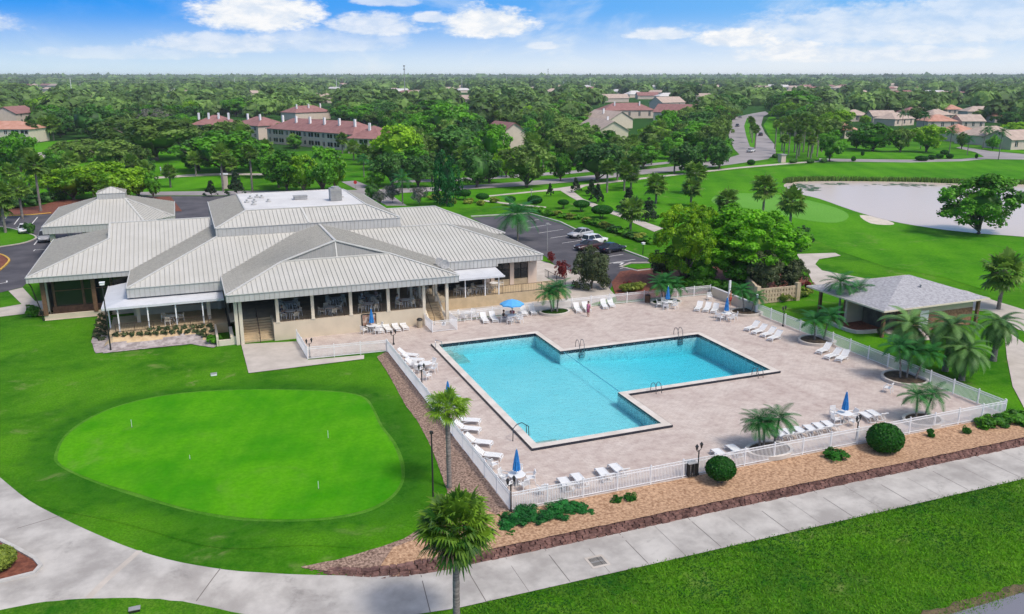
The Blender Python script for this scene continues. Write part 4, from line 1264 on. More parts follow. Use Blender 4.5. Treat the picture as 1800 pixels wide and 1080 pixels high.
mb = MB(); mb.box(22.85, 78.44, .62, 23.3, 78.465, .98, 0)
sg = mb.build('sign', MT['white'], g)
mb = MB()
for i in range(3): mb.box(22.9, 78.43, .7 + i * .08, 23.25 - .05 * (i % 2), 78.438, .725 + i * .08)
mb.box(23.0, 78.43, .88, 23.14, 78.438, .95)
mb.build('lettering', MT['black'], sg)
# tan wall at the back right corner of the deck
o = empty('garden_wall'); tag(o, 'cream stucco wall closing the far right corner of the pool deck', 'wall')
wall(o, [(56.7, 72.5, 0, 56.95, 80.9, 1.0)], MT['cream'], 'wall_body')
mb = MB(); mb.box(56.66, 72.45, 1.0, 56.99, 80.95, 1.07); mb.build('cap', MT['awn'], o)
for y, hh in ((77.4, 2.6), (72.4, 2.2)):
    mb = MB(); mb.box(56.6, y - .1, 0, 56.8, y + .1, hh); mb.build('post', MT['white'], o)
# pierced block wall behind it
o = empty('block_wall'); tag(o, 'tan pierced block wall between the small dark trees and the hut garden', 'wall')
a, b = P(1330, 535, 0), P(1400, 528, 0)
mb = MB()
rows, colsn = 7, 14
for r_ in range(rows):
    for c_ in range(colsn):
        f0, f1 = (c_ + .03) / colsn, (c_ + (.97 if r_ % 2 == 0 else .72)) / colsn
        p, q = a.lerp(b, f0), a.lerp(b, f1)
        mb.beam((p.x, p.y, .15 + r_ * .25), (q.x, q.y, .15 + r_ * .25), .22, .23)
mb.build('pierced_panel', MT['blockwall'], o)
mb = MB()
for p in (a, b): mb.box(p.x - .25, p.y - .25, 0, p.x + .25, p.y + .25, 2.1)
c0 = P(1300, 500, 0); mb.beam((a.x, a.y, 1.0), (c0.x, c0.y, 1.0), .25, 2.0)
mb.build('pier', MT['blockwall'], o)

# ================================================================== PLANTS
MT['lf_oak'] = leaf_mat('olive_leaves', (0.028, 0.078, 0.012), (0.25, 0.41, 0.075))
MT['lf_green'] = leaf_mat('green_leaves', (0.016, 0.10, 0.007), (0.17, 0.48, 0.024))
MT['lf_lime'] = leaf_mat('lime_leaves', (0.07, 0.23, 0.008), (0.38, 0.66, 0.025))
MT['lf_big'] = leaf_mat('fresh_green_leaves', (0.022, 0.14, 0.005), (0.25, 0.64, 0.018), .4)
MT['lf_big2'] = leaf_mat('yellow_lime_leaves', (0.07, 0.23, 0.005), (0.48, 0.76, 0.02), .4)
MT['lf_dark'] = leaf_mat('dark_leaves', (0.012, 0.058, 0.014), (0.13, 0.34, 0.055))
MT['lf_col'] = leaf_mat('glossy_leaves', (0.006, 0.06, 0.012), (0.035, 0.27, 0.045))
MT['lf_pine'] = leaf_mat('pine_needles', (0.010, 0.030, 0.012), (0.045, 0.095, 0.038))
MT['lf_magn'] = leaf_mat('magnolia_leaves', (0.018, 0.032, 0.010), (0.12, 0.16, 0.06), 0.15)
MT['lf_sabal'] = leaf_mat('fan_palm_fronds', (0.020, 0.085, 0.008), (0.25, 0.43, 0.055))
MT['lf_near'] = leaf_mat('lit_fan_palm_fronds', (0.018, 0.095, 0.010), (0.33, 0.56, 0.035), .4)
MT['lf_feath'] = leaf_mat('feather_fronds', (0.010, 0.085, 0.014), (0.055, 0.27, 0.05))
MT['lf_pindo'] = leaf_mat('grey_green_fronds', (0.016, 0.085, 0.014), (0.20, 0.38, 0.10))
MT['lf_dry'] = leaf_mat('dry_fronds', (0.16, 0.11, 0.06), (0.33, 0.25, 0.15))
MT['lf_ball'] = leaf_mat('clipped_leaves', (0.006, 0.07, 0.004), (0.04, 0.22, 0.012))
MT['lf_red'] = leaf_mat('red_leaves', (0.09, 0.008, 0.010), (0.26, 0.03, 0.03))
MT['lf_pinkfl'] = leaf_mat('pink_flowering_leaves', (0.03, 0.08, 0.03), (0.48, 0.42, 0.42))
MT['lf_yel'] = leaf_mat('yellow_green_leaves', (0.10, 0.17, 0.02), (0.38, 0.46, 0.07))
MT['lf_grey'] = leaf_mat('bare_grey_twigs', (0.10, 0.09, 0.075), (0.30, 0.28, 0.25))

def npmesh(name, V, F, tint, m):
    me = bpy.data.meshes.new(name)
    V = np.asarray(V, np.float32); F = np.asarray(F, np.int32)
    me.vertices.add(len(V)); me.vertices.foreach_set('co', V.ravel())
    me.loops.add(F.size); me.loops.foreach_set('vertex_index', F.ravel())
    me.polygons.add(len(F))
    me.polygons.foreach_set('loop_start', np.arange(0, F.size, 4, dtype=np.int32))
    me.polygons.foreach_set('loop_total', np.full(len(F), 4, np.int32))
    a = me.attributes.new('tint', 'FLOAT', 'FACE')
    a.data.foreach_set('value', np.clip(np.asarray(tint, np.float32), 0, 1))
    me.materials.append(m)
    me.update(); me.validate()
    return me
def unit(a): return a / np.maximum(np.linalg.norm(a, axis=-1, keepdims=True), 1e-6)
def leaves(c, nrm, size, r, aspect=0.62):
    """one leaf shaped quad per centre"""
    N = len(c)
    t = unit(np.cross(nrm, unit(r.normal(size=(N, 3)))))
    b = np.cross(nrm, t)
    s = (size * r.uniform(.65, 1.35, N))[:, None]
    bend = nrm * s * 0.18
    V = np.stack([c - t * s - bend, c + b * s * aspect, c + t * s - bend, c - b * s * aspect], 1).reshape(-1, 3)
    return V, np.arange(4 * N).reshape(-1, 4)
def ball_quads(rx, rz, cz, seg=10, ring=6, jit=0.0, r=None):
    V, F = [], []
    for j in range(ring + 1):
        p = PI * j / ring
        for i in range(seg):
            q = 1 + (r.uniform(-jit, jit) if r is not None else 0)
            V.append((rx * q * math.sin(p) * math.cos(2 * PI * i / seg), rx * q * math.sin(p) * math.sin(2 * PI * i / seg), cz + rz * q * math.cos(p)))
    for j in range(ring):
        for i in range(seg): F.append((j * seg + i, (j + 1) * seg + i, (j + 1) * seg + (i + 1) % seg, j * seg + (i + 1) % seg))
    return np.array(V), np.array(F)
def crown_arrays(seed, Rm, H, zb, ncl, nlf, lsize, form='dome', rc=0.30, core=0.62):
    r = np.random.default_rng(seed)
    rz = (H - zb) / 2
    cz = zb + rz
    d = unit(r.normal(size=(ncl, 3)))
    if form == 'dome': d[:, 2] = np.abs(d[:, 2]) * np.where(r.random(ncl) < .66, 1, -.85)
    rad = r.uniform(.62, .95, ncl)
    cc = d * rad[:, None]
    if form == 'cone':
        z = r.random(ncl) ** 1.25
        a = r.uniform(0, 2 * PI, ncl); q = (1 - z) * r.uniform(.55, 1.0, ncl) * .95 + .04
        cc = np.stack([q * np.cos(a), q * np.sin(a), z * 2 - 1], 1)
    if form == 'col':
        z = r.random(ncl); a = r.uniform(0, 2 * PI, ncl); q = np.sqrt(np.maximum(.05, 1 - (np.abs(z - .42) / .62) ** 2.2)) * r.uniform(.6, .92, ncl)
        cc = np.stack([q * np.cos(a), q * np.sin(a), z * 2 - 1], 1)
    lob = 1 + .20 * np.sin(np.arctan2(cc[:, 1], cc[:, 0]) * r.integers(2, 5) + r.uniform(0, 6))
    C0 = np.stack([cc[:, 0] * Rm * lob, cc[:, 1] * Rm * lob, cc[:, 2] * rz + cz], 1)
    crad = rc * Rm * r.uniform(.6, 1.25, ncl)
    ti = r.uniform(.12, .9, ncl)
    k = r.integers(0, ncl, nlf)
    dd = unit(r.normal(size=(nlf, 3)) + np.array([0, 0, .35]) + .8 * unit(C0[k] - np.array([0, 0, cz - .3 * rz])))
    pos = C0[k] + dd * (crad[k] * r.uniform(.55, 1.08, nlf))[:, None] * np.array([1, 1, .8])
    nr = unit(dd + r.normal(size=(nlf, 3)) * .55 + np.array([0, 0, .25]))
    V, F = leaves(pos, nr, lsize, r)
    T = ti[k] * .8 + r.uniform(-.08, .3, nlf)
    if core:
        Vb, Fb = ball_quads(Rm * core, rz * core, cz, 10, 6, .18, r)
        F = np.concatenate([F, Fb + len(V)]); V = np.concatenate([V, Vb]); T = np.concatenate([T, r.uniform(.15, .8, len(Fb))])
    return V, F, T, C0
def trunk_mesh(name, seed, H, zb, rad, limbs, targets, spread=0.0):
    r = random.Random(seed)
    mb = MB()
    top = zb + (H - zb) * .45
    mb.tube([(0, 0, -.2), (0, 0, .25), (r.uniform(-.15, .15), r.uniform(-.15, .15), zb * .8), (r.uniform(-.3, .3), r.uniform(-.3, .3), top)], [rad * 1.45, rad, rad * .8, rad * .35], 8)
    for i in range(limbs):
        t = targets[r.randrange(len(targets))]
        z0 = zb * r.uniform(.55, 1.0)
        m = (t[0] * .45, t[1] * .45, z0 + (t[2] - z0) * .55)
        mb.tube([(0, 0, z0), m, tuple(t)], [rad * .5, rad * .33, rad * .12], 6)
    me = bpy.data.meshes.new(name)
    me.from_pydata(mb.v, [], mb.f); me.materials.append(MT['bark'])
    me.polygons.foreach_set('use_smooth', [True] * len(mb.f)); me.update()
    return me
# kind: (leaf material, crown base, clumps, leaves, leaf size, form, clump radius, core, trunk radius, limbs)
KIND = {
    'oak': ('lf_oak', 1.2, 46, 3000, .36, 'dome', .27, .60, .42, 9),
    'green': ('lf_green', .9, 40, 2800, .38, 'dome', .30, .62, .36, 7),
    'lime': ('lf_lime', .9, 42, 2800, .36, 'dome', .28, .60, .32, 7),
    'dark': ('lf_dark', .8, 38, 2800, .38, 'dome', .30, .66, .40, 7),
    'col': ('lf_col', .5, 60, 3400, .34, 'col', .30, .62, .35, 3),
    'pine': ('lf_pine', 1.6, 60, 2000, .42, 'cone', .22, .30, .22, 8),
    'magn': ('lf_magn', .9, 60, 6500, .26, 'col', .28, .66, .25, 4),
    'flower': ('lf_pinkfl', 2.4, 36, 1800, .32, 'dome', .30, .5, .2, 8),
    'red': ('lf_red', .4, 26, 1500, .36, 'dome', .34, .6, .15, 3),
    'twig': ('lf_grey', 2.5, 50, 1500, .22, 'dome', .26, .0, .3, 16),
    'bigoak': ('lf_big', .6, 190, 22000, .18, 'dome', .15, .55, .32, 14),
    'bigoak2': ('lf_big2', .8, 150, 15000, .17, 'dome', .15, .45, .28, 14),
    'bigdark': ('lf_magn', 1.2, 70, 6500, .24, 'dome', .24, .55, .22, 8),
    'laketree': ('lf_green', .8, 80, 7000, .27, 'dome', .22, .45, .25, 14),
}
NVAR = {'oak': 4, 'green': 4, 'lime': 3, 'dark': 3, 'pine': 2}
TREEM = {}
NAME = {'oak': 'oak_tree', 'green': 'shade_tree', 'lime': 'lime_green_tree', 'dark': 'dark_tree', 'col': 'columnar_tree', 'pine': 'young_pine', 'magn': 'magnolia_tree',
        'flower': 'flowering_tree', 'red': 'red_shrub', 'twig': 'bare_tree', 'bigoak': 'oak_tree', 'bigoak2': 'oak_tree', 'bigdark': 'magnolia_tree', 'laketree': 'shade_tree'}
BASE = {'oak': 'spreading olive green oak', 'green': 'rounded mid green tree', 'lime': 'bright lime green tree', 'dark': 'dense dark green tree', 'pine': 'small dark pine tree',
        'flower': 'small pink flowering tree', 'sabal': 'fan palm', 'feather': 'feather palm'}
GRP = {'oak': 'olive oaks', 'green': 'mid green trees', 'lime': 'lime green trees', 'dark': 'dark green trees', 'pine': 'small pines', 'flower': 'flowering trees', 'sabal': 'fan palms', 'feather': 'feather palms'}
def tree_meshes(kind, var):
    if (kind, var) not in TREEM:
        ml, zb, ncl, nlf, ls, form, rc, core, tr, limbs = KIND[kind]
        sd = sum(map(ord, kind)) * 7 + var * 101
        V, F, T, C0 = crown_arrays(sd, 5.0, 10.0, zb, ncl, nlf, ls, form, rc, core)
        V[:, 2] *= 10.0 / V[:, 2].max()
        V[:, :2] *= 5.0 / np.percentile(np.abs(V[:, :2]), 99.3)
        TREEM[(kind, var)] = (trunk_mesh('trunk', sd, 10, zb, tr, limbs, C0), npmesh('crown', V, F, T, MT[ml]))
    return TREEM[(kind, var)]
PENDING = []
def tree_at(kind, base, h, w, label=None, seedless=False):
    o = empty(NAME[kind], base, random.uniform(0, 2 * PI), (w / 10.0, w / 10.0, h / 10.0))
    t, c = tree_meshes(kind, random.randrange(NVAR.get(kind, 1)))
    link('trunk', t, o); link('crown', c, o)
    cat = 'shrub' if kind == 'red' else 'tree'
    if label: tag(o, label, cat)
    else:
        tag(o, None, cat, GRP[kind]); PENDING.append((o, BASE[kind], base, h))
    return o
def tree(kind, bx, by, ytop, wpx, label=None):
    b = G(bx, by)
    return tree_at(kind, b, height_at(b, ytop), wpx * mpp(b), label)
# ---- palms
def fan_crown(seed, nf, rad, segs, m, droop=0.5, dry=0.12, name='fronds', low=1.55, wid=.085):
    r = random.Random(seed)
    V, F, T = [], [], []
    def quad(a, b, c, d, t):
        k = len(V); V.extend([a, b, c, d]); F.append((k, k + 1, k + 2, k + 3)); T.append(t)
    for i in range(nf):
        u = (i + .5) / nf
        el = math.asin(max(-1, min(1, 1 - low * u))) + r.uniform(-.15, .15)
        az = i * 2.39996 + r.uniform(-.3, .3)
        d = Vector((math.cos(el) * math.cos(az), math.cos(el) * math.sin(az), math.sin(el)))
        side = d.cross(Vector((0, 0, 1)))
        side = side.normalized() if side.length > .05 else Vector((1, 0, 0))
        up = side.cross(d).normalized()
        roll = r.uniform(-.5, .5)
        side, up = side * math.cos(roll) + up * math.sin(roll), up * math.cos(roll) - side * math.sin(roll)
        pl = rad * r.uniform(.34, .66)
        e = d * pl - Vector((0, 0, .05 * rad))
        quad(side * -.014 * rad, side * .014 * rad, e + side * .010 * rad, e - side * .010 * rad, .6)
        ti = r.uniform(.05, .62) + (0.25 if el > .5 else 0) * r.random()
        spread = r.uniform(165, 225)
        for s in range(segs):
            f = s / (segs - 1) - .5
            a = f * R(spread)
            dd = d * math.cos(a) + side * math.sin(a) + up * (.16 - abs(math.sin(a)) * .22)
            dd.normalize()
            L = rad * r.uniform(.42, .60) * (1 - .35 * abs(f) * 2)
            pw = dd.cross(up); pw = pw.normalized() * (L * wid)
            mid = e + dd * L * .62
            tip = e + dd * L * .98 - Vector((0, 0, L * droop * r.uniform(.3, 1.2)))
            tt = ti + r.uniform(-.12, .22)
            quad(e, mid - pw, mid + up * L * .03, mid + pw, tt)
            quad(mid - pw, tip - pw * .08, tip + pw * .08, mid + pw, tt + .1)
    return npmesh(name, V, F, T, m)
def palm_trunk(H, r0, r1, lean=(0, 0), m='palmbark', boots=0.0, seed=0):
    mb = MB(); rr = random.Random(seed)
    n = 14; pts, rs = [], []
    for i in range(n + 1):
        t = i / n
        pts.append((lean[0] * t ** 1.6, lean[1] * t ** 1.6, H * t - .15 * (1 - t)))
        rs.append((r0 + (r1 - r0) * t) * (1.25 if i == 0 else 1) * (1 + .07 * (i % 2)) * (1.0 + boots * max(0, t - .72) * 2.6))
    mb.tube(pts, rs, 9)
    me = bpy.data.meshes.new('trunk'); me.from_pydata(mb.v, [], mb.f); me.materials.append(MT[m])
    me.polygons.foreach_set('use_smooth', [True] * len(mb.f)); me.update()
    return me
SAB = [fan_crown(20 + k, 58, 1.7, 10, MT['lf_sabal'], .22, low=1.88, wid=.14) for k in range(4)]
SABDRY = [fan_crown(40 + k, 9, 1.5, 7, MT['lf_dry'], .9, name='dry_fronds') for k in range(2)]
for me in SABDRY:
    for v in me.vertices: v.co.z = v.co.z * .35 - abs(v.co.length) * .34
TRK = {}
def sabal(bx, by, ytop, wpx, label=None, base=None, h=None, w=None):
    b = base or G(bx, by)
    h = h or height_at(b, ytop)
    w = w or wpx * mpp(b)
    o = empty('fan_palm', b, random.uniform(0, 6.28))
    k = (round(h * 2) / 2)
    if k not in TRK: TRK[k] = palm_trunk(1.0, .23, .18, (.03, .02), boots=.4, seed=int(k * 10))
    tr = link('trunk', TRK[k], o); hz = max(.8, h - w * .40)
    tr.scale = (1, 1, hz)
    s = w / 2.7
    c = link('fronds', random.choice(SAB), o); c.location = (.03, .02, hz); c.scale = (s, s, s)
    d = link('dry_fronds', random.choice(SABDRY), o); d.location = (.03, .02, hz - .1 * s); d.scale = (s * .8, s * .8, s * .8)
    if label: tag(o, label, 'palm')
    else: tag(o, None, 'palm', GRP['sabal']); PENDING.append((o, BASE['sabal'], b, h))
    return o
def feather_crown(seed, nf, L, m, pairs=22, lw=.035, ll=.42, arch=1.0, elmin=-.15, name='fronds', vee=.5):
    r = random.Random(seed)
    V, F, T = [], [], []
    def quad(a, b, c, d, t):
        k = len(V); V.extend([a, b, c, d]); F.append((k, k + 1, k + 2, k + 3)); T.append(t)
    for i in range(nf):
        az = i * 2.39996 + r.uniform(-.2, .2)
        el = 1.35 - (1.35 - elmin) * ((i + .5) / nf) ** .8 + r.uniform(-.1, .1)
        h = Vector((math.cos(az), math.sin(az), 0))
        side = Vector((-math.sin(az), math.cos(az), 0))
        p = Vector((0, 0, 0)); prev = p; n = pairs
        fl = L * r.uniform(.85, 1.1)
        ti = r.uniform(.15, .8)
        for s in range(n):
            t = s / n
            e = el - arch * t * 1.35
            d = h * math.cos(e) + Vector((0, 0, math.sin(e)))
            q = p + d * fl / n
            quad(p - side * .016 * L * .4, p + side * .016 * L * .4, q + side * .006 * L, q - side * .006 * L, .5)
            if s > 2:
                up = side.cross(d) * -1
                if up.z < 0: up = -up
                w_ = ll * L * math.sin(PI * min(1, (t * .9 + .14))) ** .7 * .62
                for sg in (-1, 1):
                    ld = (side * sg + d * .75 + up * vee * .4).normalized()
                    tip = p + ld * w_ + Vector((0, 0, -.25 * w_))
                    pw = d * (lw * L * .5)
                    tt = ti + r.uniform(-.15, .25)
                    quad(p - pw, p + pw, tip + pw * .3, tip - pw * .3, tt)
            p = q
    return npmesh(name, V, F, T, m)
FEA = [feather_crown(60 + k, 24, 2.2, MT['lf_feath']) for k in range(3)]
PIN = [feather_crown(80 + k, 40, 2.6, MT['lf_pindo'], 30, .034, .30, 1.3, -.55) for k in range(2)]
def feather(base, h, L, label=None, kind='feath', lean=(0, 0), r0=.14, name='feather_palm', group=None):
    if kind == 'pindo': r0 = .27
    o = empty(name, base, random.uniform(0, 6.28) if lean == (0, 0) else 0)
    link('trunk', palm_trunk(h, r0, r0 * .75, lean, seed=int(h * 100)), o)
    c = link('fronds', random.choice(FEA if kind == 'feath' else PIN), o)
    s = L / (2.2 if kind == 'feath' else 2.6)
    c.location = (lean[0], lean[1], h - .05); c.scale = (s, s, s)
    if label: tag(o, label, 'palm', group)
    else: tag(o, None, 'palm', GRP['feather']); PENDING.append((o, BASE['feather'], base, h))
    return o
def fpalm(bx, by, ytop, wpx, label=None, kind='feath'):
    b = G(bx, by); L = wpx * mpp(b) * (.74 if kind == 'pindo' else .62)
    return feather(b, max(.8, height_at(b, ytop) - L * .45), L, label, kind)
# ---- shrubs and hedges: leaf balls
def bush_mesh(seed, n, ls, m, rx=1.0, rz=.8, clip=False, ncl=14):
    r = np.random.default_rng(seed)
    if clip:
        d = unit(r.normal(size=(n, 3))); d[:, 2] = np.where(d[:, 2] < -.75, -d[:, 2], d[:, 2])
        pos = d * r.uniform(.93, 1.03, n)[:, None] * np.array([rx, rx, rz]) + np.array([0, 0, rz])
        V, F = leaves(pos, unit(d + r.normal(size=(n, 3)) * .45), ls, r)
        T = r.uniform(.1, .8, n)
        Vb, Fb = ball_quads(rx * .95, rz * .95, rz, 16, 10)
    else:
        V, F, T, _ = crown_arrays(seed, rx, rz * 2, 0.0, ncl, n, ls, 'dome', .42, 0)
        Vb, Fb = ball_quads(rx * .7, rz * .75, rz * .8, 10, 6, .1, r)
    F = np.concatenate([F, Fb + len(V)]); V = np.concatenate([V, Vb]); T = np.concatenate([T, r.uniform(.15, .8, len(Fb))])
    V[:, 2] = np.maximum(V[:, 2], .0)
    return npmesh('foliage', V, F, T, m)
BUSH = {}
def bush(px, py, w, h, m, label, name='shrub', group=None, clip=False, n=700, ls=.12, stem=0.0, base=None, sy=None, rz=None):
    key = (m, clip, n, ls, random.randrange(2))
    if key not in BUSH: BUSH[key] = bush_mesh(sum(map(ord, m)) + n + key[4], n, ls, MT[m], clip=clip)
    b = base if base is not None else G(px, py)
    o = empty(name, b, random.uniform(0, 6) if rz is None else rz)
    f = link('foliage', BUSH[key], o)
    f.scale = (w / 2, (sy or w) / 2, (h - stem) / (1.6 if clip else 1.7)); f.location = (0, 0, stem)
    mb = MB()
    for i in range(3 if stem else 2):
        a = i * 2.1
        mb.tube([(.05 * math.cos(a), .05 * math.sin(a), -.1), (.16 * w * math.cos(a), .16 * w * math.sin(a), stem + .3 * (h - stem))], .035 + .012 * w, 6)
    link('stem', bpy.data.meshes.new('stem'), o).data.from_pydata(mb.v, [], mb.f)
    o.children[-1].data.materials.append(MT['bark'])
    tag(o, label, 'shrub', group)
    return o

# ------- the palms in front
fb = G(803, 1118)
o = empty('fan_palm', fb); tag(o, 'tall fan palm in front rising from the near lawn across the concrete path', 'palm')
ch = height_at(fb, 925)
top = P(811, 925, fb.z + ch)
k = (fb.y / top.y); 
link('trunk', palm_trunk(ch - .05, .17, .15, (.06, .03), boots=.5, seed=3), o)
rad = 62 * mpp(fb) * 1.16
c = link('fronds', fan_crown(5, 92, 1.7, 18, MT['lf_near'], .34, low=1.66, wid=.07), o); c.location = (.06, .03, ch); c.scale = [rad / 1.72] * 3
c = link('dry_fronds', fan_crown(6, 12, 1.5, 9, MT['lf_dry'], .9, name='dry_fronds'), o)
for v in c.data.vertices: v.co.z = v.co.z * .3 - v.co.length * .42
c.location = (.06, .03, ch - .15); c.scale = [rad / 1.9] * 3
pb = G(790, 858)
o = empty('fan_palm', pb); tag(o, 'fan palm standing in the mulch strip between the putting green and the pool fence', 'palm')
ch = height_at(pb, 716)
link('trunk', palm_trunk(ch - .05, .15, .14, (-.03, .02), boots=.4, seed=4), o)
rad = 36 * mpp(pb) * 1.15
c = link('fronds', fan_crown(9, 54, 1.7, 14, MT['lf_near'], .3, low=1.5, wid=.07), o); c.location = (-.03, .02, ch); c.scale = [rad / 1.72] * 3
c = link('dry_fronds', SABDRY[0], o); c.location = (-.03, .02, ch - .1); c.scale = [rad / 2.3] * 3
# ------- big trees by the deck
tree('bigoak', 1302, 500, 362, 205, 'largest leafy green oak spreading over the far deck fence')
tree('bigoak2', 1203, 503, 354, 135, 'lime green open oak left of the largest oak by the far deck fence')
tree('green', 1232, 507, 446, 62, 'small leafy green tree filling the gap under the largest oak, the left of two')
tree('green', 1300, 510, 446, 74, 'small leafy green tree filling the gap under the largest oak, the right of two')
tree('magn', 1040, 508, 432, 76, 'dense egg shaped magnolia behind the far fence beside the parked cars')
tree('bigdark', 1165, 492, 440, 58, 'small dark magnolia left of the lime green oak, beside the car park exit')
tree('bigdark', 1345, 520, 440, 72, 'thin dark magnolia in front of the pierced block wall, under the largest oak')
tree('bigdark', 1388, 518, 452, 62, 'second thin dark magnolia at the right end of the pierced block wall')
tree('laketree', 1720, 412, 303, 136, 'round green tree with reddish top standing alone at the lake edge')
tree('dark', 1408, 442, 396, 38, 'small dark bushy tree on the fairway right of the largest oak')
# ------- listed trees of the middle distance
TREES = [('green', 1066, 262, 228, 36), ('oak', 1090, 272, 236, 44), ('green', 1030, 246, 214, 34), ('green', 1745, 264, 236, 26), ('oak', 1690, 262, 232, 24), ('lime', 1785, 240, 214, 50), ('dark', 1770, 222, 196, 40), ('oak', 1725, 214, 190, 40), ('oak', 1610, 214, 188, 36), ('lime', 1520, 222, 202, 24), ('green', 520, 262, 238, 26), ('green', 640, 282, 258, 28), ('oak', 150, 285, 243, 70), ('green', 100, 305, 262, 60), ('oak', 235, 300, 255, 70), ('green', 8, 300, 262, 50), ('lime', 60, 330, 288, 40), ('green', 160, 335, 296, 60), ('lime', 220, 352, 300, 60), ('dark', 20, 352, 318, 36), ('green', 270, 350, 300, 30), ('oak', 320, 262, 215, 90), ('oak', 220, 262, 205, 100), ('oak', 120, 222, 185, 60), ('green', 465, 312, 262, 60), ('green', 490, 330, 272, 60), ('lime', 590, 335, 272, 46),
         ('green', 720, 300, 250, 80), ('oak', 760, 318, 268, 60), ('dark', 860, 322, 280, 46), ('green', 985, 318, 268, 40), ('oak', 1080, 300, 250, 60), ('green', 1180, 280, 240, 60), ('oak', 1150, 262, 225, 70), ('green', 1040, 262, 232, 60), ('oak', 1000, 275, 240, 60), ('dark', 1100, 285, 255, 50), ('green', 1240, 285, 245, 40),
         ('oak', 273, 283, 203, 172), ('dark', 165, 244, 182, 92), ('oak', 200, 300, 245, 95), ('oak', 128, 300, 247, 80), ('lime', 130, 352, 292, 95), ('lime', 190, 352, 283, 112), ('lime', 245, 348, 292, 66), ('lime', 100, 345, 300, 60),
         ('green', 38, 302, 231, 62), ('dark', 52, 352, 328, 36), ('dark', 265, 309, 280, 28), ('green', 395, 303, 227, 140), ('dark', 350, 300, 245, 70), ('green', 440, 300, 240, 70), ('pine', 372, 346, 317, 26), ('pine', 417, 345, 302, 36), ('green', 505, 338, 262, 80), ('green', 568, 338, 254, 85), ('lime', 535, 340, 270, 60),
         ('lime', 702, 300, 217, 98), ('dark', 690, 328, 268, 66), ('dark', 735, 330, 272, 60), ('col', 786, 362, 262, 54), ('dark', 838, 330, 262, 74), ('oak', 926, 330, 250, 95), ('lime', 890, 312, 258, 48), ('dark', 1050, 320, 250, 92), ('oak', 1010, 292, 232, 92), ('green', 1130, 296, 254, 62),
         ('dark', 1208, 306, 249, 62), ('dark', 1264, 297, 240, 58), ('green', 1222, 266, 212, 100), ('pine', 1012, 339, 312, 22), ('pine', 1050, 357, 323, 29), ('pine', 1039, 345, 315, 24), ('pine', 967, 345, 322, 15), ('pine', 1105, 374, 330, 40), ('pine', 1140, 389, 346, 33),
         ('green', 1458, 284, 228, 52), ('green', 1534, 266, 215, 72), ('oak', 1582, 268, 224, 42), ('lime', 1628, 268, 217, 68), ('dark', 1505, 262, 225, 40),
         ('green', 660, 330, 300, 40), ('flower', 690, 357, 325, 36), ('flower', 737, 362, 328, 34), ('dark', 655, 352, 322, 32), ('flower', 668, 362, 335, 26),
         ('oak', 30, 172, 145, 60), ('oak', 215, 205, 178, 70), ('lime', 82, 205, 168, 60), ('green', 330, 182, 160, 60), ('dark', 240, 186, 160, 60),
         ('green', 415, 205, 172, 60), ('lime', 448, 204, 176, 60), ('oak', 540, 190, 166, 90), ('oak', 610, 188, 160, 80), ('green', 650, 216, 182, 70), ('oak', 700, 205, 172, 80), ('green', 760, 225, 175, 95), ('green', 790, 256, 180, 110), ('oak', 850, 200, 165, 60), ('dark', 888, 192, 150, 22), ('dark', 898, 192, 154, 16),
         ('oak', 925, 238, 192, 90), ('green', 975, 232, 190, 60), ('dark', 965, 262, 195, 26), ('oak', 1000, 200, 162, 60), ('green', 1000, 250, 218, 50), ('dark', 1215, 168, 144, 34), ('dark', 1280, 205, 165, 60), ('oak', 1250, 222, 175, 70), ('green', 1255, 230, 185, 60),
         ('dark', 1370, 205, 166, 50), ('green', 1400, 205, 158, 70), ('dark', 1440, 200, 170, 44), ('oak', 1420, 215, 180, 60), ('twig', 270, 240, 190, 60)]
for tr in TREES:
    if tr[0] == 'twig': tree(*tr, label='leafless grey tree standing behind the spreading oak on the far left lawn')
    elif tr[0] == 'col': tree(*tr, label='tall glossy columnar tree between the clubhouse roof and the road')
    else: tree(*tr)
PALMS = [(1072, 262, 232, 22), (1045, 252, 222, 20), (1110, 268, 238, 24), (52, 330, 262, 30), (88, 352, 300, 30), (128, 320, 268, 28), (165, 345, 290, 30), (255, 318, 284, 26), (40, 385, 315, 36), (300, 330, 292, 24), (205, 322, 282, 24), (470, 300, 248, 26), (345, 310, 268, 24), (580, 300, 262, 24), (1085, 318, 276, 26), (1185, 305, 262, 26), (1145, 290, 248, 26), (1240, 270, 228, 24), (1160, 252, 212, 22), (1030, 280, 240, 24), (72, 372, 273, 37), (22, 340, 289, 32), (10, 410, 322, 46), (2, 395, 345, 40), (108, 342, 289, 36), (235, 316, 275, 30), (393, 337, 256, 34), (444, 338, 257, 27), (409, 311, 277, 24),
         (1067, 339, 282, 29), (1097, 336, 287, 27), (1109, 332, 294, 30), (1115, 306, 270, 29), (1153, 358, 308, 39), (1222, 341, 288, 38), (1214, 363, 315, 35), (1341, 378, 310, 44), (1388, 403, 334, 46), (1276, 384, 336, 40), (1108, 408, 350, 44),
         (622, 282, 248, 24), (640, 290, 255, 26), (655, 288, 262, 24), (665, 300, 262, 26), (700, 302, 270, 26), (815, 300, 258, 30), (835, 298, 262, 28), (848, 262, 238, 18), (828, 266, 238, 20), (500, 246, 216, 26), (516, 260, 238, 22), (602, 270, 236, 20), (95, 247, 205, 30), (78, 246, 208, 26), (60, 250, 212, 20),
         (1140, 262, 222, 24), (1165, 270, 232, 24), (940, 292, 240, 30), (955, 296, 248, 26), (985, 290, 240, 26)]
for p in PALMS: sabal(*p)
